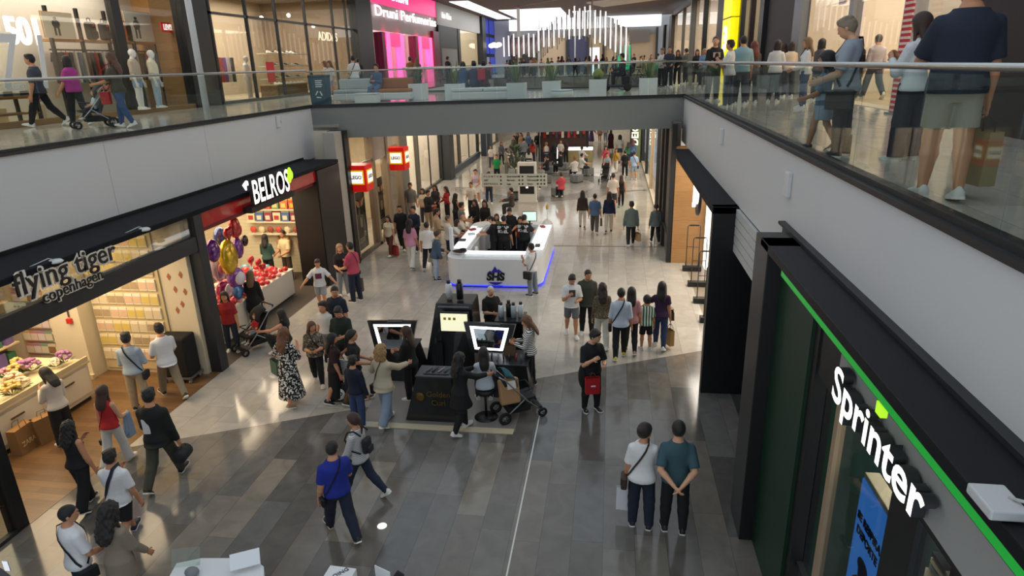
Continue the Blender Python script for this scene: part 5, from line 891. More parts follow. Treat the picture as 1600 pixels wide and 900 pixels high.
def leafy(p, h, w, n, label, lc='47623f', pot=True, group=None, name='potted_plant', bloom=None):
    r = thing(name, label, 'plant', p, 0, group)
    if pot: MB().lathe([(.001, 0), (.2, 0), (.24, .4), (.001, .4)], 14).build('pot', mat('b8b2a6', .7), r)
    mb = MB(); R_ = random.Random(n)
    for k in range(n):
        a = R_.uniform(0, 6.28); t = R_.uniform(.2, 1); q = R_.uniform(.05, w); zb = .4 if pot else 0; z = zb+h*t; L = h*.22; d = Vector((math.cos(a), math.sin(a), R_.uniform(.2, 1))).normalized(); s = d.cross(Vector((0, 0, 1))).normalized()*L*.25; p0 = Vector((q*math.cos(a), q*math.sin(a), z)); mb.add([p0, p0+d*L*.5+s, p0+d*L, p0+d*L*.5-s], [(0, 1, 2, 3)])
    mb.build('foliage', mat(lc, .6), r); MB().tube([(0, 0, .3 if pot else 0), (0, 0, h)], .02, 6).build('stem', mat('5a4a35', .8), r)
    if bloom: mb = MB(); [mb.ell((R_.uniform(-w, w), R_.uniform(-w, w), .3+h*R_.uniform(.3, 1)), (.07, .07, .06), 0, 6, 4) for k in range(12)]; mb.build('blossom', mat(bloom, .7), r)
    return r
leafy(G(806, 283), 1.6, .5, 140, 'leafy white-flowered plant left of the white totem', '5a6a52', bloom='e5e0d6')
# ---------------------------------------------------------------- anti-theft gates and shoe shop
for k, (px, py) in enumerate(((1072, 416), (1081, 445), (1089, 475), (1096, 512), (1102, 548))):
    g = G(px, py); X0 = 2.42; r = thing('security_gate', '%s anti-theft gate with black foot in the shoe shop entrance' % ['farthest', 'second farthest', 'middle', 'second nearest', 'nearest'][k], 'security gate', (2.75, [21.5, 19.9, 18.4, 16.9, 15.4][k], 0)); box('gate_foot', (-.3, -.10, 0), (.3, .10, .16), mat('16181a', .5), r, .01)
    MB().tube([(-.2, 0, .16), (-.2, 0, 1.5), (-.17, 0, 1.55), (.17, 0, 1.55), (.2, 0, 1.5), (.2, 0, .16)], .014, 8).build('gate_frame', mat('3d4042', .4, .5), r); MB().tube([(-.2, 0, .82), (.2, 0, .82)], .012, 6).build('cross_bar', mat('3d4042', .4, .5), r); MB().box((-.14, -.02, 1.53), (.14, .02, 1.57)).build('gate_cap', BLACK, r)
r = thing('shelf_unit', 'white lit shelf unit of shoes in the right shoe shop', 'shelves', (3.25, 21.3, 0)); box('unit_back', (0, .85, 0), (1.8, .92, 3.2), emis('fff6e6', .5), r)
for z in (.05, .65, 1.2, 1.75, 2.3, 2.85): box('shelf', (0, .35, z), (1.8, .88, z+.05), mat('f4efe6', .4), r)
box('unit_side', (-.06, .3, 0), (0, .92, 3.2), emis('fff8ee', 1.6), r); box('shoe_box_stack', (.05, -.5, 0), (.9, .2, .55), mat('efece6', .5), r, .02)
def shoe_thing(p, rz, col, label, group): 
    o = bpy.data.objects.new('shoe', shoe_mesh('shoe', col)); C.objects.link(o); o.matrix_world = Matrix.Translation(p) @ Matrix.Rotation(rz, 4, 'Z') @ Matrix.Scale(.29, 4); tag(o, label, 'shoe', group); s = bpy.data.objects.new('sole', shoe_mesh('sole', 'e8e6e0')); C.objects.link(s); s.parent = o
for j, z in enumerate((.70, 1.25, 1.80, 2.35)):
    for k in range(4): shoe_thing((3.45+.38*k, 21.75, z), rad(200), ['23211f', 'd8d2c8', '1c1c1e', 'b9aa96'][(j+k) % 4], 'single shoe displayed on the white lit shelves of the right shop', 'shoes on the white shelves')
# ---------------------------------------------------------------- counter of the novelty shop, goods
r = thing('display_counter', 'long cream counter heaped with flowers at the left of the novelty shop', 'counter', (0, 0, 0)); box('counter_body', (-12.4, 6.2, .1), (-11.12, 11.42, .84), mat('e3d7bb', .6), r, .01); box('counter_plinth', (-12.35, 6.25, 0), (-11.2, 11.38, .1), mat('3a3530', .7), r); box('counter_top', (-12.42, 6.18, .84), (-11.08, 11.46, .9), mat('d9caa6', .5), r, .01); box('counter_front', (-11.12, 6.2, .9), (-11.08, 11.42, 1.0), mat('cdbd98', .5), r)
for k in range(4): d = box('drawer', (-11.12, 6.5+1.25*k, .2), (-11.10, 7.6+1.25*k, .78), mat('eee4cb', .5), r, .005); box('drawer_handle', (-11.1, 6.9+1.25*k, .6), (-11.08, 7.2+1.25*k, .63), mat('5a4a38', .5), d)
box('end_panel', (-11.95, 11.42, .12), (-11.3, 11.45, .82), mat('eadfc6', .5), r)
R_ = random.Random(3)
def blob_mesh(kind, c1, c2):
    mb = MB()
    if kind == 'flower':
        for q in range(26): a = R_.uniform(0, 6.28); e = R_.uniform(.15, 1.5); v = Vector((math.cos(a)*math.cos(e), math.sin(a)*math.cos(e), math.sin(e)))*.13; mb.ell((v.x, v.y, v.z+.12), (.042, .042, .03), 0, 7, 4)
        for q in range(10): a = .63*q; mb.add([(0, 0, .02), (math.cos(a)*.12-.02, math.sin(a)*.12, .1), (math.cos(a)*.2, math.sin(a)*.2, .1), (math.cos(a)*.12+.02, math.sin(a)*.12, .08)], [(0, 1, 2, 3)], 1)
    elif kind == 'pack': mb.box((-.1, -.02, 0), (.1, .02, .26)); mb.box((-.09, -.026, .03), (.09, -.02, .2), 1)
    elif kind == 'plate': mb.lathe([(.001, 0), (.14, 0), (.155, .02), (.14, .02), (.001, .008)], 18, 0, Matrix.Rotation(PI/2, 4, 'X')); mb.box((-.004, -.03, -.13), (.004, -.02, .13), 1); mb.box((-.13, -.03, -.004), (.13, -.02, .004), 1)
    elif kind == 'candybag':
        mb.frustum((-.12, -.06), (.12, .06), 0, (-.14, -.02), (.14, .02), .3); mb.box((-.14, -.01, .30), (.14, .01, .34), 1); mb.box((-.08, -.066, .06), (.08, -.03, .2), 1)
    elif kind == 'cone': mb.lathe([(.005, -.62), (.09, -.05), (.1, 0), (.06, .06), (.02, .1), (.06, .18), (.001, .2)], 10)
    elif kind == 'lolly': mb.ell((0, 0, .14), (.13, .06, .13), 0, 10, 6); mb.tube([(0, 0, .02), (0, 0, -.03)], .03, 6, 1)
    return mb.mesh('goods', [mat(c1, .6), mat(c2, .6)])
def goods(name, me, p, label, cat, group, rz=0, s=1, rot=None):
    o = bpy.data.objects.new(name, me); C.objects.link(o); o.location = p; o.rotation_euler = rot or (0, 0, rz); o.scale = (s, s, s); tag(o, label, cat, group); return o
FM = [blob_mesh('flower', c, g) for c, g in (('c48aa8', '5a7a4a'), ('a07098', '4a6a3f'), ('e6cdb4', '6a7a4a'), ('d8b870', '5a7a4a'), ('e8d8c6', '5d7a50'))]
for k in range(38):
    goods('flower_bunch', FM[R_.choice([0, 1, 2, 4, 3])], (R_.uniform(-12.3, -11.25), 6.5+.125*k, .91+.03*(k % 2)), 'bunch of artificial flowers heaped on the cream novelty shop counter', 'flowers', 'flower bunches on the counter', R_.uniform(0, 6), R_.uniform(.8, 1.25))
PK = [blob_mesh('pack', c, g) for c, g in (('efe6d2', 'd8c8a4'), ('e8dcc0', 'b09a78'), ('f2ead8', 'dcb89a'), ('eee2b8', 'd8bf6a'))]; PL = blob_mesh('plate', 'e8d27a', 'f4ecd0')
for j, z in enumerate((.35, .72, 1.06, 1.40, 1.74, 2.08, 2.42, 2.76, 3.1)):
    for k in range(8):
        x = -11.68+.215*k; y = 12.66
        if j in (4, 6, 7) and k < 4 and j != 4: 
            goods('party_plate', PL, (x, y, z+.13), 'round yellow plate hanging on the novelty shop pegboard', 'plate', 'yellow plates on the pegboard'); continue
        goods('hanging_packet', PK[(j*3+k//2) % 4], (x, y, z), 'cream packet hanging on the novelty shop pegboard', 'packet', 'packets on the pegboard')
PK2 = [blob_mesh('pack', c, g) for c, g in (('c98a86', 'e8d8c8'), ('8aa890', 'e4dcc4'), ('d8b48a', 'f0e6d0'), ('b58aa4', 'e8dcd8'), ('e0d4b8', '9a7a5a'))]
for j in range(9):
    for k in range(6): goods('hanging_packet', PK2[(j*2+k*3) % 5], (-13.75+.2*k, 12.66, .4+.33*j), 'coloured packet hanging left of the cream pillar in the novelty shop', 'packet', 'packets left of the cream pillar')
struct(box('trim_pegboard', (-11.82, 12.68, .1), (-9.98, 12.72, 3.5), mat('cbb88e', .7)))
mb = MB(); [mb.add([(x-.05, 12.712, z), (x, 12.712, z+.09), (x+.05, 12.712, z), (x, 12.712, z-.09)], [(0, 1, 2, 3)]) for x, z in ((-9.8, 2.9), (-9.5, 2.85), (-9.75, 2.4), (-9.45, 2.45), (-9.65, 2.1), (-9.42, 2.05), (-9.55, 1.75), (-9.7, 1.6))]; struct(mb.build('wall_decals', mat('a8623f', .7)))
p = G(305, 588); r = thing('covered_trolley', 'black covered trolley on castors in the novelty shop corner', 'trolley', (-9.68, 12.42, 0), .05); MB().box((-.34, -.24, .16), (.34, .24, 1.12)).build('cover', mat('121213', .85, bump=.3, bscale=20), r, .05); MB().box((-.36, -.26, .12), (.36, .26, .16)).build('trolley_base', mat('7a7a78', .4, .5), r)
for sx in (-1, 1):
    for sy in (-1, 1): MB().lathe([(.02, -.02), (.05, -.02), (.05, .02), (.02, .02)], 12, 0, Matrix.Translation((sx*.3, sy*.2, .05)) @ Matrix.Rotation(PI/2, 4, 'Y')).build('castor', mat('8a8a88', .4), r); 
r = thing('fire_alarm', 'red call point with grey conduit on the cream pillar', 'alarm', (-12.1, 12.26, 1.45)); box('call_point', (-.06, -.05, -.06), (.06, 0.02, .06), mat('c22a1c', .5), r, .01); MB().tube([(0, 0, .09), (0, 0, 2.4)], .018, 8).build('conduit', mat('8a8478', .5), r)
r = thing('shelf_unit', 'tall shelf of colourful goods at the back left of the novelty shop', 'shelves', (-13.9, 9.9, 0)); box('unit_back', (-.1, -1.9, 0), (0, 2.3, 3.3), mat('a08a68', .8), r); [box('shelf', (0, -1.9, z), (.4, 2.3, z+.03), mat('d0bd96', .6), r) for z in (.4, .9, 1.4, 1.9, 2.4, 2.9)]
CB = ['c46a5a', '5a8a78', 'd8a84a', 'e8dcc0', 'b85a86', '7a6aa8', 'cfc0a0', '3f7a5a']; BX = [MB().box((-.12, -.11, 0), (.12, .11, .2+.08*(i % 3))).mesh('goods', mat(c, .7)) for i, c in enumerate(CB)]
for z in (.43, .93, 1.43, 1.93, 2.43, 2.93):
    for k in range(15): goods('boxed_item', BX[R_.randrange(8)], (-13.7+R_.uniform(-.03, .03), 8.15+.275*k, z), 'colourful carton on the back left shelves of the novelty shop', 'carton', 'cartons on the novelty shelves', R_.uniform(-.2, .2))
for k, p in enumerate(((-11.7, 8.6, 2.05), (-11.9, 9.9, 2.05))):
    r = thing('pendant_lamp', '%s small white pendant lamp over the flower counter' % ('nearer', 'farther')[k], 'lamp', p); MB().lathe([(.03, .12), (.05, .1), (.13, 0), (.12, 0), (.04, .09)], 16, cap=False).build('lamp_shade', mat('efe9dc', .5), r); MB().ell((0, 0, .03), (.04, .04, .04)).build('bulb', emis('ffe8c0', 5), r); MB().tube([(0, 0, .1), (0, 0, 1.9)], .005, 5).build('cord', DK, r)
for k, (px, py) in enumerate(((83, 395), (222, 344))):
    p = onX(px, py, -8.98); r = thing('spot_lamp', '%s white disc lamp clipped to the canopy above the novelty shop' % ('left', 'right')[k], 'lamp', (-8.98, p.y, 3.82)); MB().lathe([(.001, 0), (.10, 0), (.12, .02), (.09, .05), (.001, .06)], 18).build('lamp_disc', mat('d8dad8', .4), r); MB().tube([(0, 0, .05), (-.02, -.1, .1), (-.1, -.35, .05), (-.2, -.6, .0)], .008, 6).build('cable', mat('c4c6c6', .5), r)
p = onX(1552, 808, 2.0); r = thing('spot_lamp', 'white junction lamp with cable on the near right canopy edge', 'lamp', (2.0, p.y, 4.47)); box('lamp_case', (-.09, -.12, .0), (.09, .12, .06), mat('c9cccc', .4), r, .01); MB().tube([(.05, 0, .06), (.1, -.1, .1), (.14, -.3, .09), (.2, -.5, .05)], .01, 6).build('cable', mat('c4c6c6', .5), r)
for k, (p, rz, lab) in enumerate((((-11.0+.1, 9.35, 0), .1, 'large brown paper bag with printed letters standing by the flower counter'), ((-10.75, 9.75, 0), -.3, 'plain brown paper bag behind the printed bag by the flower counter'))):
    r = thing('paper_bag', lab, 'bag', p, rz+PI/2); b = MB().frustum((-.22, -.11), (.22, .11), 0, (-.23, -.09), (.23, .09), .52).build('bag_body', mat('9a7448', .85, bump=.2, bscale=18), r)
    for s in (-1, 1): MB().tube([(-.08, s*.08, .5), (-.07, s*.06, .62), (.07, s*.06, .62), (.08, s*.08, .5)], .006, 5).build('handle', mat('6a4d2c', .8), r)
    if k == 0: lettering('ZARA', .13, mat('d8b888', .7), 'lettering', r, facing((0, -.112, .2), (0, -1, 0)), bold=.002)
# ---------------------------------------------------------------- sweet shop goods
CC = [blob_mesh('candybag', a, b) for a, b in (('c8483a', 'd8b23a'), ('d9cfae', 'b03a3a'), ('6a8a5a', 'd8c08a'), ('4a6a9a', 'd8d0b0'), ('c8703a', 'e0c070'), ('8a3a4a', 'd0c8b0'))]; CO = blob_mesh('cone', 'c89a6a', 'b04030'); LO = [blob_mesh('lolly', a, 'e8e0d0') for a in ('c85040', 'd8c8a8', '9a4a3a')]
r = thing('sweet_shelves', 'three white wall shelves of sweets in the red-striped shop', 'shelves', (-11.2, 20.45, 0)); [box('shelf', (-1.0, -.2, z), (1.3, .14, z+.04), mat('e0d6bc', .5), r) for z in (1.42, 1.84, 2.26)]
for j, z in enumerate((1.46, 1.88, 2.30)):
    for k in range(7): goods('sweet_bag', (CC[(k*2+j) % 6] if j else LO[k % 3]), (-12.05+.31*k, 20.36, z), ['round wrapped lollipop on the lowest sweet shelf', 'wrapped sweet bag on the middle sweet shelf', 'wrapped sweet bag on the top sweet shelf'][j], 'sweets', ['sweets on the lowest shelf', 'sweets on the middle shelf', 'sweets on the top shelf'][j], 0, 1.0 if j else .9)
for k in range(4): goods('hanging_sweet_cone', CO, (-11.25+.36*k, 20.5, 1.15), 'cone of wrapped sweets hanging on the slatted wall', 'sweets', 'hanging sweet cones')
r = thing('sweet_counter', 'white counter of red sweets jutting out of the sweet shop', 'counter', (0, 0, 0)); MB().prism([(-11.2, 14.4), (-9.75, 14.25), (-9.75, 18.3), (-11.2, 18.3)], .06, .82).build('counter_body', mat('ddd5c4', .5), r, .02); MB().prism([(-11.1, 14.5), (-9.85, 14.35), (-9.85, 18.2), (-11.1, 18.2)], 0, .06).build('counter_plinth', mat('4a4038', .6), r); MB().prism([(-11.2, 14.4), (-9.72, 14.22), (-9.72, 18.32), (-11.2, 18.32)], .82, .86).build('counter_top', mat('e8e0d0', .4), r)
SW = [MB().ell((0, 0, .06), (.09, .09, .07), 0, 8, 5).mesh('goods', mat(c, .3, coat=.5)) for c in ('c01a1e', 'd8343a', 'e89aa0', 'd8c8b0', 'b8202a', '5aa0b0')]
for k in range(90): goods('wrapped_sweet', SW[R_.choice([0, 0, 1, 2, 3, 4, 4, 5])], (-11.1+.165*(k % 9)+.02, 14.5+.385*(k//9)+R_.uniform(-.1, .1), .86+.05*(k % 2)), 'shiny wrapped sweet heaped on the white sweet counter', 'sweets', 'sweets on the white counter', R_.uniform(0, 6), R_.uniform(.8, 1.5))
def balloon(p, rx, rz, col, label, group=None, band=None, nm='foil_balloon', heart=False):
    r = thing(nm, label, 'balloon', p, R_.uniform(-.4, .4)+PI/2, group); m = mat(col, .15, .35, coat=.6)
    mb = MB(); n = 20
    if heart: [mb.ell((s*rx*.42, 0, rz*.25), (rx*.58, rx*.38, rz*.62), 0) for s in (-1, 1)]; mb.lathe([(.002, -rz), (rx*.55, -.1*rz), (rx*.7, .2*rz), (.002, .4*rz)], 12, 0, Matrix.Diagonal((1, .55, 1, 1)))
    else: mb.lathe([(.001, -rz), (rx*.45, -rz*.88), (rx*.8, -rz*.55), (rx, 0), (rx*.8, rz*.55), (rx*.45, rz*.88), (.001, rz)], n, 0, Matrix.Diagonal((1, .55, 1, 1)), False)
    mb.build('balloon_skin', m, r)
    if band: MB().lathe([(.001, .0), (rx*.62, 0), (rx*.55, .03), (.001, .05)], 16, 0, Matrix.Translation((0, -rx*.5, 0)) @ Matrix.Rotation(PI/2, 4, 'X')).build('printed_patch', mat(band, .3), r)
    MB().tube([(0, 0, -rz), (.02, 0, -rz-.4), (.0, .02, -rz-.9)], .003, 4).build('ribbon', mat('d8d8d8', .5), r); return r
BLN = [(344, 372, .22, .26, '3b4a78', 'slate blue round foil balloon high beside the black post', None, 0), (366, 352, .16, .2, 'c83a3a', 'pink-red balloon at the very top of the bunch', None, 0), (357, 366, .17, .18, 'b81820', 'red heart foil balloon left of the top pair', None, 1), (369, 364, .17, .24, 'c41a22', 'red heart foil balloon right of the top pair', None, 1), (333, 392, .2, .25, '6a2a86', 'deep purple foil balloon by the post', None, 0), (372, 388, .18, .24, '7a3a92', 'purple foil balloon behind the yellow one', None, 0), (341, 418, .22, .32, 'b9a8c0', 'long silver and pink foil balloon by the post', 'c8707a', 0), (357, 402, .30, .40, 'd8b018', 'big plump yellow foil balloon in mid bunch', None, 0), (369, 434, .24, .24, '8a4aa8', 'purple ringed foil balloon with pale face patch', 'e2dce6', 0), (350, 453, .24, .22, 'a01a5a', 'magenta foil balloon with pale face patch, lowest left', 'e2dce6', 0), (372, 455, .18, .20, '4a7ab0', 'light blue foil balloon low at the right of the bunch', None, 0), (352, 478, .2, .24, '1d1a1d', 'black foil balloon near the bottom of the bunch', None, 0), (382, 376, .13, .14, '28181a', 'small dark balloon right of the red hearts', None, 0)]
for px, py, a, b, c, lab, band, ht in BLN: p = onX(px, py, -9.75-.25*((px*7) % 3)); balloon(p, a*1.22, b*1.2, c, lab, None, band, heart=bool(ht))
for px, py in ((392, 408), (404, 412), (411, 419)): p = onX(px, py, -10.2); balloon(p, .17, .17, 'c01c22', 'red foil heart on the sweet counter edge', 'red hearts on the sweet counter', None, heart=True)
# ---------------------------------------------------------------- toy shop and far left windows
for k, (y, c) in enumerate(((22.4, '3f9a3a'), (22.9, 'e8e4da'), (23.5, 'd83a2a'), (24.0, 'f0c41a'))): o = box('toy_box', (-10.2, y, 2.0), (-9.7, y+.4, 2.35), mat(c, .4), None, .01); tag(o, '%s toy box on the high shelf in the toy shop window' % ['green', 'white', 'red', 'yellow'][k], 'toy box')
trim((-10.4, 22.1, 1.95), (-9.6, 24.5, 2.0), mat('e8e0cc', .5))
o = box('wooden_crate', (-9.8, 22.05, 0.005), (-9.3, 22.75, 1.5), mat('c07a3a', .6), None, .02); tag(o, 'orange display plinth behind the toy shop glass corner', 'plinth')
def mannequin(key, p, face, H, lab, top, bot, sk='d8d2c6', **k):
    i = person(key, lab, p, H, face, k.pop('sex', 'm'), k.pop('legs', 'still'), k.pop('arms', 'hang'), top, bot, None, k.pop('shoe', 'e8e6e0'), skin=sk, lod=k.pop('lod', 2), **k); i['o'].name = 'mannequin'; i['o']['category'] = 'mannequin'; return i
mannequin('mq1', (-11.0, 41.2, .004), -90, 1.8, 'mannequin in black coat in the far left window', dict(col='1d1b1c', sleeve=2, hem=-.2), dict(col='6a5a46'), lod=3); mannequin('mq2', (-11.0, 42.8, .004), -90, 1.8, 'mannequin in tan coat in the far left window', dict(col='b08a5a', sleeve=2, hem=-.2), dict(col='d8c8a8'), lod=3)
mannequin('mq3', (-11.1, 36.4, .004), -90, 1.8, 'mannequin in white in the pale left window', dict(col='e8e2d8', sleeve=2), dict(col='cfc0a4', kind='wide'), lod=3)
for k in range(8): o = box('hanging_garment', (-11.9, 45.0+.35*k, .9), (-11.5, 45.06+.35*k, 2.1), mat(['d8c4a0', '8a6a46', 'efe6d4', '5a4a3a'][k % 4], .8)); tag(o, 'garment on the rail in the far left clothes window', 'garment', 'garments in the far left window')
r = thing('hanging_lamp', 'glowing drum lamp in the far left clothes window', 'lamp', (-11.2, 43.5, 3.6)); MB().lathe([(.35, 0), (.35, .3), (.001, .3)], 18).build('lamp_shade', emis('ffdf9a', 2.0), r); MB().tube([(0, 0, .3), (0, 0, 1.2)], .01, 5).build('cord', DK, r)
r = thing('shop_counter', 'pale counter inside the white window left of the far crowd', 'counter', (-11.6, 32, 0)); box('counter_body', (-.4, -.9, 0), (.4, .9, .95), mat('e8e0d2', .5), r, .02); box('counter_top', (-.45, -.95, .95), (.45, .95, 1.0), mat('cfc2ac', .4), r)
# ---------------------------------------------------------------- white stall at the bottom edge
r = thing('promotion_stand', 'white promotion stand with leaning sign panels, mostly below view', 'stand', (0, 0, 0)); Q_ = [G(x, y, 1.0) for x, y in ((262, 905), (276, 880), (315, 872), (370, 872), (390, 868), (412, 885), (412, 905))]; MB().prism([(p.x, p.y) for p in Q_], .9, 1.0).build('stand_top', mat('dfe3e6', .4), r); MB().box((Q_[0].x+.15, Q_[0].y-.5, 0), (Q_[-1].x-.15, Q_[1].y-.05, .9)).build('stand_body', mat('d4d8da', .5), r)
a = G(290, 885, 1.0); MB().box((-.17, -.006, 0), (.17, .006, .22)).build('acrylic_sign', glassmat('e3efe8', .1), r, 0, Matrix.Translation(a) @ Matrix.Rotation(.25, 4, 'Z') @ Matrix.Rotation(-.5, 4, 'X')); a = G(385, 885, 1.0); MB().box((-.17, -.1, 0), (.17, .1, .02)).build('sign_panel', mat('e6eaee', .5), r, 0, Matrix.Translation(a+Vector((0, .0, .1))) @ Matrix.Rotation(.5, 4, 'Z') @ Matrix.Rotation(.5, 4, 'X'))
o = MB().ell((0, 0, .05), (.09, .07, .06)).build('card_reader', mat('7a7d80', .5), None, 0, Matrix.Translation(G(301, 899, 1.0))); tag(o, 'grey rounded device on the white stand at the bottom edge', 'device')
r = thing('tabletop_sign', 'white box sign with grey lettering at the bottom edge', 'sign', G(532, 893, 1.0), -.05); MB().box((-.17, -.14, -.12), (.17, .08, .0)).build('sign_box', mat('e2e5e8', .5), r, .005); lettering('BOING', .08, mat('55585c', .5), 'lettering', r, Matrix.Translation((0, -.04, .004)) @ Matrix.Rotation(.9, 4, 'Z'))
o = MB().box((-.12, -.006, -.15), (.12, .006, .06)).build('acrylic_sign', mat('d9dddf', .3), None, 0, Matrix.Translation(G(598, 895, 1.0)) @ Matrix.Rotation(-.4, 4, 'Z')); tag(o, 'small clear sign panel right of the white box sign', 'sign'); o = MB().box((-.05, -.01, -.1), (.05, .01, .04)).build('card_terminal', mat('202226', .4), None, .004, Matrix.Translation(G(624, 898, 1.0)) @ Matrix.Rotation(.6, 4, 'Y')); tag(o, 'small black card stand at the bottom edge', 'stand')
r = thing('pop_up_counter', 'white counter under the box sign, cut by the bottom edge', 'counter', (0, 0, 0)); box('counter_body', (-3.55, 4.6, 0), (-2.2, 5.72, .84), mat('d8dcde', .5), r, .02); box('counter_top', (-3.6, 4.55, .84), (-2.15, 5.76, .88), mat('e4e8ea', .4), r)
# ---------------------------------------------------------------- bridge furniture
SN = [('46603a', 'b9ad5a')]
def planter(px, py, label, kind='snake', s=.62, h=.62):
    p = G(px, py, ZF); r = thing('planter', label, 'planter', p); MB().frustum((-s/2, -s/2), (s/2, s/2), 0, (-s/2*1.04, -s/2*1.04), (s/2*1.04, s/2*1.04), h).build('planter_box', mat('e0e4e4', .45), r, .015); MB().box((-s*.46, -s*.46, h-.04), (s*.46, s*.46, h+.004)).build('soil', mat('4a3c2e', .9), r); R2 = random.Random(int(px)); mb = MB()
    if kind == 'snake':
        for k in range(13):
            a = R2.uniform(0, 6.28); q = R2.uniform(.02, .16); L = R2.uniform(.45, .85); le = R2.uniform(.05, .4); b0_ = Vector((q*math.cos(a), q*math.sin(a), h)); d = Vector((math.cos(a)*le, math.sin(a)*le, 1)).normalized(); sd = Vector((-math.sin(a), math.cos(a), 0)); nn = d.cross(sd)
            vs = []; 
            for t, w in ((0, .025), (.35, .04), (.7, .034), (.92, .014), (1.0, .002)): c = b0_+d*L*t+Vector((math.cos(a), math.sin(a), 0))*(.12*t*t*le*2); vs += [c-sd*w, c+nn*.008, c+sd*w]
            mb.add(vs, [f for j in range(4) for f in ((j*3, j*3+1, j*3+4, j*3+3), (j*3+1, j*3+2, j*3+5, j*3+4))], k % 2, True)
        mb.build('leaves', [mat('4f6a3f', .5), mat('7f8a4a', .5)], r)
    else: [mb.ell((.06*math.cos(k), .06*math.sin(k), h+.16+.03*(k % 3)), (.14, .14, .16)) for k in range(6)]; mb.build('leaves', [mat('8f9a5a', .6)], r)
    return r
PLN = ((655, 156, 'white planter of spiky leaves beside the orange-backed sofa', 'snake'), (712, 158, 'white planter left of the three seated people', 'snake'), (808, 158, 'white planter of tall leaves right of the pale bench', 'snake'), (862, 154, 'white planter of tall leaves in the middle of the bridge', 'snake'), (934, 151, 'white planter holding a round pale green cactus', 'round'), (1012, 149, 'white planter of leaves near the right bridge end', 'snake'), (1150, 152, 'white planter of leaves behind the right gallery glass', 'snake'))
for x, y, lab, kd in PLN: planter(x, y, lab, kd)
def sofa(px0, px1, py, label, backs, rz=0, seatc='d5d8d6'):
    a, b = G(px0, py, ZF), G(px1, py, ZF); w = (b-a).length; c = (a+b)/2; r = thing('sofa', label, 'sofa', (c.x, c.y+.4, ZF), rz); MB().box((-w/2, -.42, .05), (w/2, .42, .34)).build('sofa_base', mat('dadddb', .5), r, .06); n = max(1, len(backs)) if backs else 2
    for k in range(n): MB().box((-w/2+k*w/n+.01, -.42, .34), (-w/2+(k+1)*w/n-.01, .42, .46)).build('seat_pad', mat(seatc if not backs else backs[k], .7), r, .04)
    for k, c2 in enumerate(backs): MB().box((-w/2+k*w/n+.01, .26, .44), (-w/2+(k+1)*w/n-.01, .46, .86)).build('backrest', mat(c2, .7), r, .06)
    return r
sofa(533, 632, 159, 'long rounded sofa with one grey and one tan back on the bridge', ['b9bdba', 'a8672a']); sofa(712, 800, 158, 'pale backless bench where three people sit on the bridge', [])
p = G(580, 160, ZF); r = thing('low_table', 'low white table in front of the tan-backed sofa', 'table', (p.x, p.y-.35, ZF)); MB().box((-.42, -.25, 0), (.42, .25, .32)).build('table_body', mat('d3d8d6', .5), r, .03); MB().box((-.44, -.27, .32), (.44, .27, .36)).build('table_top', mat('e0e4e2', .4), r, .01)
p = G(878, 154, ZF); r = thing('low_table', 'round white low seat on the bridge right of the middle planter', 'table', p); MB().lathe([(.001, 0), (.36, 0), (.42, .1), (.42, .26), (.001, .28)], 24).build('table_body', mat('dde1df', .5), r); MB().lathe([(.001, .28), (.40, .28), (.38, .31), (.001, .31)], 24).build('table_top', mat('e6e9e7', .4), r)
p = G(503, 163, ZF); r = thing('recycling_bin', 'dark blue recycling bin with white print on the bridge corner', 'bin', (p.x, p.y, ZF)); MB().frustum((-.3, -.25), (.3, .25), 0, (-.33, -.27), (.33, .27), .98).build('bin_body', mat('1f4257', .5), r, .02); MB().box((-.34, -.28, .98), (.34, .28, 1.06)).build('bin_lid', mat('2a3338', .5), r, .02)
mb = MB(); [mb.box((-.05, -.268, .84-.07*k), (.22-.03*(k % 2), -.262, .875-.07*k)) for k in range(4)]
for k in range(3): a0 = rad(90+120*k); a1 = rad(90+120*(k+1)); P = [Vector((.05+.13*math.cos(a0+(a1-a0)*t), -.264, .36+.13*math.sin(a0+(a1-a0)*t))) for t in (.12, .8)]; mb.tube(P, [.03, .022], 4)
mb.build('bin_print', mat('d8dedf', .5), r)
p = G(975, 110, ZF); r = thing('information_totem', 'slim green lit digital totem far across the bridge', 'totem', (onY(975, 90, 60.6).x, 60.6, ZF)); r.scale = (1.25, 1.25, 1.25); MB().box((-.5, 0, 0), (.5, .25, 2.1)).build('totem_body', mat('a8acac', .4), r, .02); MB().box((-.42, -.012, .35), (.42, 0, 2.0)).build('screen_face', mat('35c48f', .3, emit=.7, ecol='2ec48c'), r)
o = box('lit_panel', (-2.6, 80, 5.45), (-1.5, 80.1, 8.2), emis('e8f2ff', 1.3)); o.name = 'advertising_screen'; tag(o, 'white lit advertising panel far behind the bridge planters', 'screen')
# wheelchair scooter on the far deck
p = G(970, 120, ZF); r = thing('mobility_scooter', 'dark mobility scooter ridden across the far side of the bridge', 'scooter', (.3, 30, ZF), rad(90)); 
for x, y in ((0, .55), (-.25, -.35), (.25, -.35)): MB().lathe([(.06, -.05), (.16, -.06), (.17, 0), (.16, .06), (.06, .05)], 16, 0, Matrix.Translation((x, y, .17)) @ Matrix.Rotation(PI/2, 4, 'Y')).build('wheel', mat('1a1a1a', .7), r)
MB().box((-.25, -.55, .18), (.25, .45, .28)).build('scooter_deck', mat('2a2c30', .5), r, .03); MB().box((-.22, -.45, .28), (.22, -.1, .62)).build('seat', mat('1d1d20', .7), r, .04); MB().box((-.22, -.52, .6), (.22, -.42, 1.05)).build('backrest', mat('1d1d20', .7), r, .03); MB().tube([(0, .5, .28), (0, .38, .95), (-.25, .33, 1.0)], .022, 8).build('tiller', mat('333338', .4), r)
r = thing('bicycle', 'dark bicycle standing on the far right of the bridge', 'bicycle', (1.0, 31, ZF), rad(80))
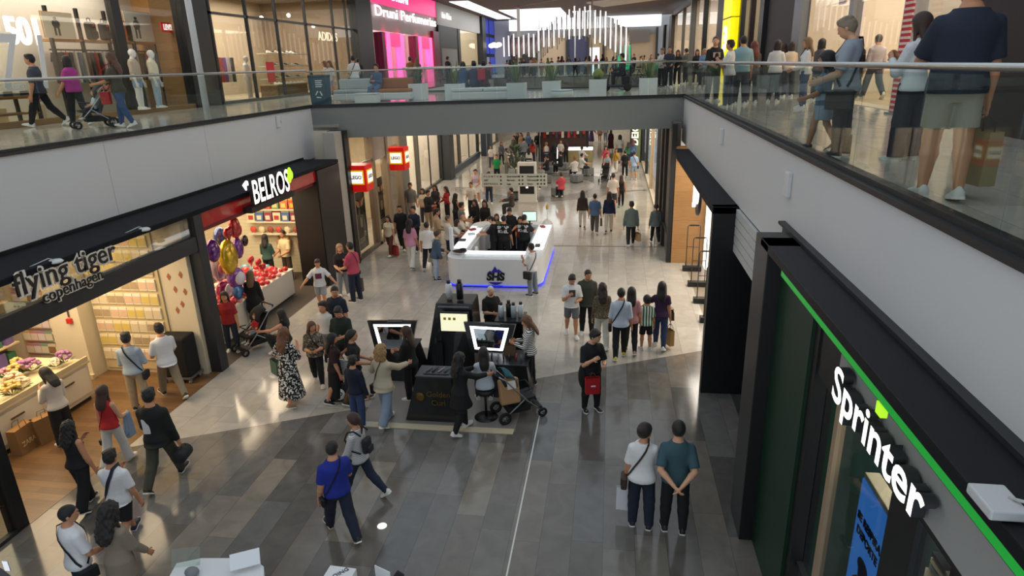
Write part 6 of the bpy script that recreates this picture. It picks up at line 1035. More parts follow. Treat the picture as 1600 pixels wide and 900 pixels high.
for y in (-.5, .5): MB().tube([(0, y+.33*math.cos(t), .34+.33*math.sin(t)) for t in np.linspace(0, 6.2832, 22)], .018, 6).build('wheel', mat('18181a', .6), r)
MB().tube([(0, -.5, .34), (0, -.15, .85), (0, .4, .85), (0, .5, .34)], .02, 6).build('bike_frame', mat('2a2c2e', .4), r); MB().tube([(0, -.15, .85), (0, 0, .34), (0, .4, .85)], .018, 6).build('bike_frame', mat('2a2c2e', .4), r); MB().tube([(-.28, .36, 1.02), (.28, .36, 1.02)], .015, 6).build('handlebar', mat('202022', .4), r); MB().box((-.07, -.3, .92), (.07, -.06, .98)).build('saddle', mat('18181a', .7), r, .02)
# hanging tube installation
r = thing('hanging_light_sculpture', 'wave of slim white tubes hanging under the far ceiling', 'light sculpture', (0, 0, 0)); R3 = random.Random(5); mA = mat('dfe3e6', .3, .4); n = 0
for k in range(100):
    t = k/99; x = -8.6+9.9*t; y = 55+1.5*(k % 4); top = 8.7+1.9*max(0, math.sin(max(0, t-.2)*3.7))**1.3+.12*(k % 3); L = 1.2+.4*R3.random()+1.2*t; MB().tube([(x, y, top-L), (x, y, top)], .045 if k % 4 else .06, 6).build('light_tube', mA if k % 4 else emis('ffffff', .9), r)
MB().tube([(-8, 57, 11.0), (1.5, 57, 12.2)], .02, 5).build('hanger_cable', mA, r)
# ---------------------------------------------------------------- clothing shop (upper left)
def onXz(px, py, X): return onX(px, py, X)
r = thing('shop_shelves', 'dark framed shelving with timber boards in the clothing shop', 'shelves', (0, 0, 0)); zs = onX(180, 67, -16.95).z; y0, y1 = onX(85, 70, -16.95).y, onX(245, 66, -16.95).y
box('shelf', (-17.55, y0, zs), (-16.95, y1, zs+.07), mat('b9874f', .5), r); [MB().box((-17.05, y-.04, ZF), (-16.95, y+.04, zs+1.0)).build('upright', BLACK, r) for y in np.linspace(y0, y1, 5)]; MB().tube([(-17.15, y0, zs-.25), (-17.15, y1, zs-.25)], .025, 6).build('hanging_rail', BLACK, r)
for px0, px1, py0, py1, c, a_, lab in ((74, 113, 28, 65, 'd9cdb4', '3a3430', 'framed print of a walking figure on the clothing shop shelf'), (201, 234, 21, 64, 'd6d2c8', '5a5650', 'pale framed photograph print on the right of the clothing shop shelf'), (186, 203, 35, 64, 'b5623a', '8a4a30', 'orange-brown print beside the pale photograph')):
    a, b = onX(px0, py1, -16.85), onX(px1, py0, -16.85); r = thing('framed_print', lab, 'picture', (-16.85, (a.y+b.y)/2, zs+.075)); w, h = abs(b.y-a.y), min(2.2, b.z-a.z); box('print_sheet', (-.03, -w/2, 0), (.0, w/2, h), mat(c, .6), r); mb = MB(); mb.ell((.004, -.1*w, h*.78), (.004, .06*w, .05*h)); mb.ell((.004, -.1*w, h*.56), (.004, .13*w, .17*h)); [mb.box((.001, (-.1+s*.06-.03)*w, h*.1), (.006, (-.1+s*.06+.03)*w, h*.45)) for s in (-1, 1)]; mb.build('figure_print', mat(a_, .6), r); box('print_frame', (-.04, -w/2-.02, -.0), (-.02, w/2+.02, h+.02), mat('b98a50', .5), r)
for px, lab in ((145, 'olive black rucksack, left of two on the clothing shop shelf'), (166, 'black rucksack, right of two on the clothing shop shelf')):
    a = onX(px, 64, -17.05); r = thing('rucksack', lab, 'bag', (-17.05, a.y, zs+.07), PI/2); m = mat('26231f' if px < 150 else '1c1b20', .8); MB().box((-.17, -.13, 0), (.17, .11, .56)).build('bag_body', m, r, .08); MB().box((-.13, -.18, .05), (.13, -.11, .28)).build('front_pocket', m, r, .04); MB().tube([(-.08, 0, .58), (-.05, 0, .67), (.05, 0, .67), (.08, 0, .58)], .015, 6).build('grab_handle', m, r); MB().box((-.04, -.165, .42), (.04, -.14, .48)).build('badge', mat('b02a2a', .5), r)
HG = [MB().box((-.2, -.035, -1.0), (.2, .035, -.08)).add([(-.26, -.03, -.35), (-.2, -.03, -.08), (-.2, .03, -.08), (-.26, .03, -.35)], [(0, 1, 2, 3)]).tube([(0, 0, 0), (0, 0, -.08)], .01, 4).mesh('goods', mat(c, .85)) for c in ('3a3f46', 'd8d4ca', '6a4a34', '24262b', 'a8a49a', 'b03a30', '54708a')]
for k in range(26):
    y = y0+.25+(y1-y0-.4)*k/25; goods('hanging_garment', HG[(k*5) % 7], (-17.15, y, zs-.25), 'garment on the rail below the clothing shop shelf', 'garment', 'garments on the clothing shop rail')
r = thing('display_table', 'timber table of folded jeans low in the clothing shop window', 'table', (-16.4, 15.4, ZF)); box('table_top', (-.4, -1.6, .72), (.4, 1.8, .8), mat('a9783f', .5), r, .01); [box('leg', (sx*.34-.04, y-.04, 0), (sx*.34+.04, y+.04, .72), mat('2a2622', .5), r) for sx in (-1, 1) for y in (-1.5, 1.7)]; box('lower_board', (-.38, -1.5, .3), (.38, 1.7, .34), mat('a9783f', .5), r)
FJ = [MB().box((-.18, -.15, 0), (.18, .15, .06)).mesh('goods', mat(c, .85)) for c in ('3a4a66', '8aa0b8', 'd8d2c4', '2a2d38')]
for k in range(24): goods('folded_garment', FJ[(k*3) % 4], (-16.2-.36*(k % 2), 14.1+.52*(k//4), ZF+.805+.063*((k//2) % 2)), 'folded jeans on the timber table in the clothing shop', 'jeans', 'folded jeans on the table')
for k, (px, py) in enumerate(((34, 188), (64, 187), (88, 182), (4, 195))):
    a = G(px, py, ZF); o = box('price_stand', (a.x-.02, a.y-.18, ZF), (a.x+.08, a.y+.18, ZF+.45), mat('cbb58c' if k % 2 else 'd8d2c8', .6), None, .01); tag(o, '%s of the card price stands along the clothing shop window sill' % ['second from left', 'third from left', 'rightmost', 'leftmost'][k], 'price stand')
trim((-16.95, 24.02, ZF), (XU-.1, 24.1, 10), wood('b58a58', 'a27a4a', 'zx', .3, .5, 5))
mannequin('mqa', G(236, 171, ZF+.17)+Vector((-.3, 0, 0)), -75, 1.88, 'mannequin in beige shirt, denim shorts and cap, left of the window pair', dict(col='b8a890', sleeve=1, off=.006), dict(col='8fa6c0', kind='shorts', len=.6), 'e6e2da'); mannequin('mqb', G(263, 168, ZF+.17)+Vector((-.3, 0, 0)), -70, 1.86, 'mannequin in cream shirt and pale jeans beside the timber side wall', dict(col='ddd2b4', sleeve=1, off=.006), dict(col='a8bac8', kind='slim'), 'e6e2da')
for key, c in (('mqa', 'd8dde0'), ('mqb', 'e0e0dc')):
    i = PEOPLE[key]; r = MB(); r.ell((0, -.01, .06), (.095, .115, .075)); r.box((-.06, .06, .02), (.06, .19, .035)); h = r.build('cap', mat(c, .7), i['o']); h.matrix_world = Matrix.Translation(i['head']) @ Matrix.Rotation(rad(i['face']), 4, 'Z')
# trainer shop shelves
for k in range(26):
    row, c = k//9, k % 9; shoe_thing((XU-1.2, 32.4+.42*c, ZF+[.9, 1.5, 2.1][row]), rad(-60), ['ece8e0', 'ded8cc', '2a2a2c'][(k*2) % 3], 'white trainer on the lit shelves of the upper trainer shop', 'trainers on the upper shelves')
for row in range(3): trim((XU-1.5, 32.0, ZF+[.84, 1.44, 2.04][row]), (XU-1.0, 36.6, ZF+[.89, 1.49, 2.09][row]), mat('d8c8a8', .5))
r = thing('display_table', 'table of white trainers behind the trainer shop glass', 'table', (XU-1.0, 33.5, ZF)); box('table_top', (-.5, -1.8, .55), (.5, 1.8, .6), mat('b89a6a', .5), r); box('table_body', (-.45, -1.7, 0), (.45, 1.7, .55), mat('8a7250', .6), r)
for k in range(8): shoe_thing((XU-.8, 32.0+.42*k, ZF+.6), rad(-80), 'f2efe8', 'white trainer on the table behind the trainer shop glass', 'trainers on the window table')
mannequin('mqc', (XU-.9, 29.8, ZF+.05), -80, 1.9, 'pale headed mannequin in white in the trainer shop window', dict(col='e8e4dc', sleeve=2), dict(col='e0dcd2'), lod=3)
for k in range(14): o = box('hanging_garment', (XU-2.6, 26.5+.33*k, ZF+.8), (XU-2.1, 26.58+.33*k, ZF+1.9), mat(['b8342a', '7a4a9a', 'd8d0c4', '2b2b30', '4a7a4a'][k % 5], .8)); tag(o, 'bright garment on the rail inside the upper trainer shop', 'garment', 'garments in the trainer shop')
o = box('promotion_sign', (XU+.02, 29.9, ZF+.75), (XU+.05, 30.6, ZF+1.65), mat('c8202c', .5)); tag(o, 'red promotion sign on the trainer shop glass', 'sign')
for k, (y, z) in enumerate(((33, 8.6), (36, 8.9), (39, 8.5), (28, 8.8))): o = MB().ell((0, 0, 0), (.1, .1, .1)).build('spot_lamp', emis('fff2d8', 6), None, 0, Matrix.Translation((XU-1.5, y, z+.6))); tag(o, 'small bright spot lamp under the trainer shop ceiling', 'lamp', 'trainer shop spot lamps')
r = thing('hanging_lamp', 'cloud-shaped white lamp in front of the blue windows', 'lamp', (XU+1.2, 86, 8.9)); mb = MB(); [mb.ell((.3*k-.4, .1*(k % 2), .1*(k % 2)), (.4, .4, .28)) for k in range(4)]; mb.build('lamp_shade', emis('fff0d0', 2.5), r); MB().tube([(0, 0, .2), (0, 0, 3.3)], .02, 5).build('cord', DK, r)
# ---------------------------------------------------------------- upper right shops
for k in range(18): o = box('hanging_garment', (XV+1.6, 31+.38*k, ZF+1.0), (XV+2.1, 31.08+.38*k, ZF+2.0), mat(['cfd2d4', '3a3d48', 'e8e6e0', '6a7a98', 'b8b2a6'][k % 5], .8)); tag(o, 'garment on the rail of the dark upper right shop', 'garment', 'garments in the dark upper right shop')
o = box('lit_panel', (XV+1.2, 31.2, ZF+2.4), (XV+1.3, 34.4, ZF+3.6), emis('e8dcc8', .8)); o.name = 'hanging_screen'; tag(o, 'pale lit panel above the garments in the dark shop', 'panel')
r = thing('sale_banner', 'red and white hatched sale banner at the upper right shop door', 'banner', (XV-.25, 15.45, ZF)); box('banner_sheet', (-.02, -.2, 0), (.02, .2, 3.6), stripes('c03038', 'e0c8bc', 9, 2, .55), r); box('banner_foot', (-.1, -.25, 0), (.1, .25, .04), mat('8a8d90', .4), r); lettering('SALE', .2, mat('f0ece4', .5), 'lettering', r, facing((-.025, 0, 1.0), (-1, 0, 0)))
r = thing('display_rack', 'violet clothes rack inside the warm upper right shop', 'rack', (XV+1.0, 17.2, ZF)); MB().tube([(0, -.7, 0), (0, -.7, 1.5), (0, .7, 1.5), (0, .7, 0)], .02, 6).build('rack_frame', mat('8a8d90', .4), r); [box('garment', (-.22, -.6+.2*k, .5), (.22, -.45+.2*k, 1.45), mat('4a3f96' if k % 2 else '5a4fa8', .8), r) for k in range(6)]
r = thing('ceiling_sign', 'small square sign hung behind the pale upper right glass', 'sign', (XV+.3, 21.6, ZF+2.6)); box('sign_plate', (-.02, -.3, 0), (.02, .3, .5), mat('8a3a30', .5), r); box('sign_centre', (-.03, -.22, .07), (-.02, .22, .43), mat('e8c8a8', .5), r)
for k in range(10):
    o = box('ceiling_lamp', (XV+.8, 17+.0+k*.7, 9.5), (XV+3.5, 17.12+k*.7, 9.56), emis('fff4e0', 3)); tag(o, 'slim lit ceiling strip in the warm upper right shop', 'lamp', 'ceiling strips of the upper right shop')
# sports shop shelves just inside (near right edge)
r = thing('shelf_unit', 'shelf unit of folded clothes inside the near right sports shop', 'shelves', (2.75, 5.05, 0)); [box('shelf', (0, -.9, z), (.6, .15, z+.04), mat('d8cbb4', .5), r) for z in (.3, .8, 1.3, 1.8, 2.3, 2.8)]; box('unit_back', (.6, -.9, 0), (.64, .2, 3.2), mat('b8a88c', .6), r)
for z in (.84, 1.34, 1.84, 2.34, 2.84):
    for k in range(4):
        for q in range(3): goods('folded_garment', [FJ[2], FJ[3], FJ[1]][(k+q+int(z*10)) % 3], (3.0, 4.35+.24*k, z+.065*q), 'folded garment on the near right sports shop shelves', 'garment', 'folded garments in the sports shop', PI/2, .75)
# white column seat and lamp strips on far floor
for x, y in ((-10.0, 15.2), (-10.6, 17.0), (-10.2, 18.6), (-10.4, 10.4), (-11.5, 8.4)): o = MB().lathe([(.001, 0), (.12, 0), (.12, .03), (.001, .03)], 14, 0, Matrix.Translation((x, y, 3.66))).build('ceiling_spot', emis('ffe6bc', 8)); tag(o, 'round ceiling spot inside the left shops', 'lamp', 'ceiling spots of the left shops')
r = thing('ceiling_fixture', 'bright bent tube lamp behind the novelty shop glass', 'lamp', (-9.9, 11.5, 3.55)); MB().tube([(0, -.9, -.05), (0, .2, .02), (0, .8, .02)], .03, 6).build('tube_lamp', emis('fff8e8', 6), r); box('tube_case', (-.06, -.9, .02), (.06, .8, .07), mat('b8b2a8', .4), r)
# ---------------------------------------------------------------- the people
def cloth(c): return {'mat': c} if not isinstance(c, str) else {'col': c}
def TOP(s):
    if s is None or isinstance(s, dict): return s
    k, c = s; d = cloth(c)
    d.update({'T': dict(sleeve=.85, hem=-.035, off=.003), 'L': dict(sleeve=1.95, hem=-.03), 'V': dict(sleeve=0, hem=-.02), 'S': dict(sleeve=.55, hem=-.03), 'J': dict(sleeve=1.95, hem=-.06, off=.009, name='jacket', arm=1.08), 'H': dict(sleeve=1.95, hem=-.045, off=.009, hood=True, name='hoodie', arm=1.08), 'P': dict(sleeve=.8, hem=-.03, off=.002, name='polo_shirt'), 'K': dict(sleeve=1.95, hem=-.16, off=.008, name='coat', flare=1.1), 'D': dict(sleeve=1.5, hem=-.40, off=.004, name='dress', flare=1.45), 'U': dict(sleeve=1.9, hem=-.17, off=.006, name='tunic', flare=1.15), 'C': dict(sleeve=.7, hem=.07, off=.002)}[k]); return d
def BOT(s):
    if s is None or isinstance(s, dict): return s
    k, c = s; d = cloth(c); d.update({'slim': dict(kind='slim'), 'str': dict(kind='straight'), 'wide': dict(kind='wide'), 'flare': dict(kind='flare'), 'bag': dict(kind='baggy'), 'leg': dict(kind='legging', name='leggings'), 'sh': dict(kind='shorts', len=.9), 'ss': dict(kind='shorts', len=.55), 'sk': dict(kind='skirt', len=1.75), 'mini': dict(kind='skirt', len=.8), 'crop': dict(kind='straight', len=1.75)}[k]); return d
def P(key, lab, hx, hy, fx, fy, face, sex, legs, arms, top, bot, hair, z=0, H=None, lod=None, **kw):
    if fx is not None:
        loc = G(fx, fy, z)
        if H is None:
            a, b = .8, 2.3
            for _ in range(30):
                m = (a+b)/2
                if prj((loc.x, loc.y, z+m))[1] > hy: a = m
                else: b = m
            lo, hi = (1.0, 1.5) if kw.get('child') else ((1.52, 1.76) if sex == 'f' else (1.62, 1.88)); H = min(hi, max(lo, m))
    else: loc = G(hx, hy, z+H); loc.z = z
    if lod is None: lod = 1 if loc.y < 27 else 2 if loc.y < 36 else 3
    return person(key, lab, loc, H, face, sex, legs, arms, TOP(top), BOT(bot), hair, lod=lod, **kw)
BK, DB, LB = '17171a', '222c40', '8fa5bd'
STR = stripes('ece9e4', '23252b', 26, 2, .55); STR2 = stripes('dcdcd8', '9fa3a6', 40, 2, .5); JER = stripes('f1f1ee', '17733f', 15, 0, .5); FLOR = blotch(['151517', 'e6e2da'], 26, .85); CAMO = blotch(['6b5f4d', '3d3a2f', '938570'], 16); LEO = blotch(['6f6048', '2f2820', 'a08d6c'], 60); ZEB = stripes('e4e0d8', '1b1b1d', 30, 2, .5)
# -- near left
i = P('tee_boy', 'boy in white T-shirt with black shoulder strap and pouch at the bottom left', 98, 791, None, None, -25, 'm', 'stand', ('hang', 'low'), ('T', 'e8e8ea'), ('str', DB), ('crop', '17120f'), H=1.66, head=(-25, 5)); cross_bag(i, 1, '1b1c20', 'black pouch on a strap across the white T-shirt of the bottom left boy')
i = P('bighair', 'person with huge dark loose hair in a beige coat at the bottom left', 165, 790, None, None, -5, 'f', 'stand', 'fwd', ('K', '8d8070'), ('str', '4a4238'), ('longcurl', '18110e'), H=1.62, hsc=1.22)
i = P('white_tee', 'youth in white T-shirt and black shorts with a navy strap over the back', 172, 702, 205, 846, 8, 'm', 'walk', ('phone', 'hang'), ('T', 'e4e4e6'), ('sh', '17171a'), ('short', '15100e'), shoe='23253a'); cross_bag(i, -1, '1c2233', 'navy sling bag over the white T-shirt of the youth in black shorts', stw=.024)
P('curlblack', 'person in black with long dark curls and wide black trousers on the timber floor', 125, 660, 140, 792, 0, 'f', 'step', ('phone', 'hang'), ('V', '1a181b'), ('wide', '141417'), ('longcurl', '140e0d'), shoe='1a1a1c')
i = P('red_top', 'person in a red sleeveless top and white trousers with long brown hair', 180, 604, 188, 726, 5, 'f', 'step2', ('hang', 'low'), ('V', 'b8282a'), ('flare', 'd2d0ca'), ('long', '3a2418'), skin=0); cross_bag(i, -1, '151316', 'tiny black bag on a long thin strap beside the white trousers', .14, .11, .06, low=.16, stw=.006)
r = thing('denim_jacket', 'pale blue denim jacket carried over an arm by the person in red top', 'jacket', i['wrist'][1], 0); MB().frustum((-.05, -.10), (.06, .10), -.46, (-.04, -.06), (.05, .07), .03).frustum((-.02, -.16), (.05, -.04), -.38, (-.02, -.08), (.04, .0), .0).build('jacket_cloth', mat('7f93ab', .9, bump=.6, bscale=14), r, .03)
i = P('blockjacket', 'youth in black jacket with a white side panel and olive trousers carrying a bag', 241, 605, 263, 754, 10, 'm', 'walk2', ('fwd', 'hang'), ('J', '181b1a'), ('str', '47463a'), ('short', '14100e'), shoe='22231f'); hand_bag(i, 1, 'gym', '232427', 'dark grey holdall carried by the youth in olive trousers', .36, .22, .12, drop=.06)
MB().box((-.13, -.150, 1.05), (-.01, -.120, 1.32)).build('white_panel', mat('d8d8d4', .8), i['o'], .01)
i = P('blouse', 'person in pale blouse and black trousers looking at a phone by the flower counter', 78, 570, 106, 692, 75, 'f', 'still', ('phone', 'low'), ('L', 'd8d0c4'), ('wide', '1c1a1b'), ('long', '17110f'), head=(0, 25), H=1.62); i['o'].location.x = max(i['o'].location.x, -10.62)
i = P('blueshirt', 'man in light blue shirt and beige trousers inside the novelty shop', 210, 520, 222, 638, 20, 'm', 'stand', ('low', 'low'), ('L', '9fb0c0'), ('str', 'a8977a'), ('short', '17120f'), shoe='2a241f'); cross_bag(i, 1, '1b1d24', 'dark shoulder bag at the hip of the man in light blue shirt')
P('whitetee_shop', 'man in white T-shirt with a dark garment over the shoulder in the novelty shop', 250, 503, 272, 620, 55, 'm', 'walk', ('low', 'phone'), ('T', 'd8dade'), ('str', '8a7d66'), ('short', '17120f'), shoe='2c2420')
i = P('phone_left', 'person in grey at the bottom left corner holding up a phone, mostly cut off', None or -28, 868, None, None, -70, 'f', 'still', ('phone', 'phone'), ('L', '5a5f66'), ('str', BK), ('long', '20160f'), H=1.6)
h = G(10, 884, 1.15); r = thing('phone', 'lit phone held at the bottom left corner of the view', 'phone', h); MB().box((-.04, -.005, -.075), (.04, .005, .075)).build('phone_body', mat('c9ccd0', .3), r, .004); MB().box((-.036, -.008, -.07), (.036, -.005, .07)).build('phone_screen', emis('dfe6ee', .8), r)
# -- centre front
i = P('bluepolo', 'man in royal blue polo shirt and dark jeans walking left', 520, 687, 536, 836, 42, 'm', 'walk', ('hang', 'low'), ('P', '1c2c8c'), ('str', '1d2639'), ('crop', '17110e'), shoe='1a1d28', head=(-40, 0), build=1.12, skin=1); cross_bag(i, -1, '14151a', 'thin black strap bag over the royal blue polo shirt', .18, .14, .06, stw=.010)
i = P('stripetop', 'person in pale striped jumper and jeans with a ponytail beside the blue polo shirt', 548, 643, 568, 778, 80, 'f', 'walk', ('fwd', 'hang'), dict(TOP(('L', STR2))), ('slim', '222d42'), ('pony', '3a2418')); backpack(i, '23262b', 'small black rucksack on the person in striped jumper', .2, .26, .09)
i = P('floral', 'person in a long black dress with white flower print', 452, 513, 459, 632, -8, 'f', 'step', ('out', 'phone'), ('D', FLOR), None, ('longwavy', '6a432a'), shoe='b08a66'); r = hand_bag(i, 0, 'paper', '4a5f52', 'green paper bag beside the flower print dress', .30, .32, .12, drop=.10, turn=60)
r2 = hand_bag(i, 0, 'paper', 'd4d8dc', 'white paper bag next to the green one by the flower print dress', .2, .30, .1, drop=.1, turn=40); r2.location += Vector((.2, -.1, .03))
i = P('camo', 'person in mottled brown top and black leggings holding a red phone', 484, 503, 499, 602, 200, 'f', 'step', ('hold', 'hold'), dict(TOP(('T', CAMO)), sleeve=1.3), ('leg', BK), ('long', '5a3420'), shoe='d8cdbb', head=(35, 0), build=1.12); cross_bag(i, -1, '1a181a', 'black bag on the shoulder of the person in mottled brown top', .2, .2, .07)
i = P('jdgirl', 'girl in burgundy top and black skirt carrying two bags beside the kiosk', 527, 522, 530, 628, -60, 'f', 'step', ('phone', 'hang'), ('T', '33191d'), ('sk', '151316'), ('long', '1a1210'), shoe='1a1a1c')
r = thing('drawstring_bag', 'black drawstring bag with round white emblem held by the girl in burgundy', 'bag', G(536, 626)+Vector((0, -.12, .05)), rad(6)); MB().frustum((-.2, -.05), (.2, .05), 0, (-.22, -.03), (.22, .03), .44).build('bag_body', mat('151618', .35, bump=.3, bscale=14), r, .02); MB().lathe([(.001, 0), (.13, 0), (.13, .006), (.001, .006)], 28, 0, facing((.01, -.062, .2), (0, -1, .05))).build('emblem', mat('e8e8e6', .4), r); lettering('JD', .13, mat('151618', .5), 'lettering', r, facing((.01, -.07, .2), (0, -1, .05)), bold=.004, shear=.25); MB().tube([(-.15, 0, .43), (-.05, .0, .6), (.05, 0, .6), (.15, 0, .43)], .006, 5).build('handle', mat('151618', .5), r)
r = thing('tote_bag', 'zebra striped tote bag held high by the girl in burgundy', 'bag', G(536, 626)+Vector((.02, .02, .62)), rad(-5)); MB().frustum((-.27, -.05), (.27, .05), 0, (-.27, -.03), (.27, .03), .34).build('bag_body', ZEB, r, .01); MB().tube([(-.12, 0, .33), (-.06, 0, .46), (.06, 0, .46), (.12, 0, .33)], .008, 5).build('handle', mat('1b1b1d', .6), r)
P('greentee', 'youth in dark green T-shirt looking down behind the girl in burgundy', 515, 487, 525, 598, 185, 'm', 'stand', ('hold', 'hang'), ('T', '1b2a22'), ('sh', '1e2022'), ('short', '15100e'), head=(0, 25), H=1.74)
P('navytee', 'broad man in navy T-shirt with tattooed arms behind the youth in green', 530, 445, 535, 552, 170, 'm', 'stand', 'hang', ('T', '1a2032'), ('str', '1b1c22'), ('crop', '15100e'), head=(30, 12), build=1.12, H=1.8)
P('whiteback', 'child in white half hidden behind the man in navy T-shirt', 516, 463, 515, 560, 175, 'm', 'stand', 'hang', ('T', 'd0ccc6'), ('sh', '8a8a88'), ('short', '1a1210'), H=1.45, child=True)
P('ponyblack', 'person in black T-shirt with a dark ponytail and brown trousers facing the kiosk', 556, 531, 572, 640, -65, 'f', 'step', 'low', ('T', '17171b'), ('str', '5a4228'), ('pony', '120d0c'), shoe='b:1c1815', H=1.66)
P('navyboy', 'boy in navy sweatshirt and jeans seen from behind beside the brown trousers', 561, 560, 562, 664, -15, 'm', 'stand', 'hang', ('L', '171d30'), ('str', '34466a'), ('short', '15100e'), shoe='d8d8d6', H=1.5)
i = P('goldjacket', 'person with blonde curls in a sand jacket and pale jeans reaching to the black cabinet', 596, 555, 606, 662, -20, 'f', 'step', (('out', 'reach')), dict(TOP(('J', 'b9ac94'))), ('wide', '8595a8'), ('curly', '9a7648'), shoe='e4e0d8', H=1.68); cross_bag(i, -1, '241a14', 'dark brown bag at the left hip of the person in sand jacket', .2, .2, .08, stw=.008)
P('stylist_left', 'stylist in black holding a styling iron at the left mirror', 640, 525, 645, 622, 75, 'f', 'stand', ('hold', 'hold'), ('H', '161618'), ('str', '151517'), ('long', '3c261a'), H=1.66, lod=1)
i = P('stylist_right', 'stylist in long black tunic and white trainers doing hair at the right mirror', 724, 550, 738, 668, -40, 'f', 'step', ('reach', 'reach'), ('U', '131315'), ('slim', '131315'), ('longwavy', '120d0c'), shoe='e4e2dc', H=1.66)
P('client', 'seated client in pale T-shirt and dark jeans having hair styled at the right mirror', 757, 546, None, None, 25, 'f', 'sit', ('lap', 'hair'), ('T', 'c2ccd6'), ('slim', '232d40'), ('long', '15100e'), seat=.62, H=1.28, lod=1, dz=0) if False else person('client', 'seated client in pale T-shirt and dark jeans having hair styled at the right mirror', G(760, 652), 1.64, 15, 'f', 'sit', ('lap', 'lap'), TOP(('T', 'c2ccd6')), BOT(('slim', '232d40')), ('long', '15100e'), seat=.63, lod=1)
i = P('stripejumper', 'person in black and white striped jumper standing by the right counter', 828, 500, 829, 604, 88, 'f', 'stand', ('hold', 'hold'), ('L', STR), ('leg', '161618'), ('longwavy', '6d4a30'), shoe='1a1a1c', head=(10, 15), H=1.68); hand_bag(i, 0, 'tote', '6a5038', 'brown tote bag held by the person in striped jumper', .24, .24, .1, drop=.08)
P('vendor', 'vendor with cropped white hair in black T-shirt behind the hair kiosk', 757, 482, 759, 560, 215, 'm', 'stand', ('hold', 'hold'), ('T', '161618'), ('str', BK), ('buzz', 'cfc8bc'), H=1.6, skin=0, build=1.1)
i = P('redbag', 'man in black with sunglasses on head looking at a phone, red bag in hand', 918, 517, 924, 640, 205, 'm', 'stand', ('hold', 'phone'), ('T', '16161a'), ('slim', '141416'), ('short', '15100e'), shoe='141416', head=(40, 15), skin=0, H=1.78); r = hand_bag(i, 0, 'paper', 'b01820', 'glossy red shopping bag with small white print held by the man in black', .27, .34, .12, drop=.10, turn=0)
r.location = Vector((i['o'].location.x+.02, i['o'].location.y-.30, .54)); r.rotation_euler = (0, 0, rad(15)); MB().box((-.04, -.064, .16), (.05, -.060, .19)).build('bag_print', mat('f0e0e0', .5), r)
r = thing('tied_jacket', 'black jacket tied around the waist of the man with the red bag', 'jacket', i['hip'], rad(205)); MB().ell((.19, -.02, -.14), (.08, .13, .26)).ell((.05, -.12, -.08), (.16, .06, .2)).build('jacket_cloth', mat('131315', .9, bump=.3, bscale=15), r)
# -- right group walking away
i = P('greyshorts', 'youth in white printed T-shirt and grey shorts looking at a phone', 898, 427, 893, 526, 190, 'm', 'step', ('hold', 'phone'), ('T', 'e6e6e4'), ('sh', '6b6f73'), ('short', '15100e'), head=(0, 25)); MB().box((-.08, .13, 1.14), (.08, .155, 1.32)).build('shirt_print', mat('4a4a4c', .7), i['o'], .004)
P('olivejacket', 'man in olive jacket and cap beside the youth in grey shorts', 921, 420, 917, 522, 178, 'm', 'stand', 'hang', ('J', '3f4236'), ('slim', '17171a'), ('buzz', '2a2018'), head=(25, 10), H=1.78)
P('patterned', 'person in patterned brown blouse and cream trousers seen from behind', 941, 441, 940, 544, 5, 'f', 'step', 'hang', ('L', LEO), ('str', 'cdc9be'), ('longwavy', '2c1c14'), H=1.68)
i = P('paleshirt', 'man in pale blue shirt with black strap and yellow-heeled trainers', 969, 451, 968, 560, 0, 'm', 'step2', 'hang', dict(TOP(('T', 'c3cedb')), sleeve=1.2), ('slim', '17181c'), ('crop', '1c1512'), shoe='d8c848'); cross_bag(i, -1, '14151a', 'black bag on a strap across the pale blue shirt')
P('pinktop', 'person with long dark hair in pink top and black trousers beside the pale blue shirt', 984, 444, 984, 551, 2, 'f', 'step', 'hang', ('T', 'c08a8c'), ('leg', '17171a'), ('long', '18110f'), shoe='b8947c', H=1.66)
P('jersey', 'boy in green and white striped football shirt', 1007, 460, 1008, 546, 5, 'm', 'stand', 'hang', ('T', JER), ('sh', '151517'), ('crop', '15100e'), shoe='d4d4d2', H=1.38, child=True)
i = P('purpletop', 'person in purple top and jeans carrying paper bags at the end of the group', 1027, 435, 1030, 544, -5, 'f', 'step', ('out', 'carry'), ('S', '3a2244'), ('slim', '2c3a58'), ('long', '17100e'), skin=1, H=1.7); hand_bag(i, 1, 'paper', 'a8844e', 'tall brown paper bag in the hand of the person in purple top', .22, .40, .12, drop=.16, turn=30); r = hand_bag(i, 1, 'tote', '4d3a2c', 'dark brown handbag at the elbow of the person in purple top', .24, .2, .1, drop=.1, turn=10); r.location += Vector((.02, .1, .38))
i = P('whiteteegirl', 'person in white T-shirt and dark jeans with hair tied up, near right', 1002, 662, 1000, 820, -4, 'f', 'stand', ('hang', 'phone'), dict(TOP(('T', 'e4e4e4')), off=.008), ('str', '1d2536'), ('up', '231813'), head=(-40, 0), shoe='22242c'); cross_bag(i, -1, '3c2d22', 'brown shoulder bag at the left hip of the person in white T-shirt near right', .22, .2, .09); hand_bag(i, 0, 'plastic', 'dfe0e2', 'long white carrier bag hanging by the dark jeans near right', .24, .40, .05, drop=.10, turn=90)
P('tealtee', 'man in teal T-shirt and black trousers with hands clasped behind the back', 1062, 658, 1051, 827, 0, 'm', 'stand', 'behind', ('T', '3b5a63'), ('slim', '191a1e'), ('crop', '1a1310'), shoe='2a2a2e', skin=0)
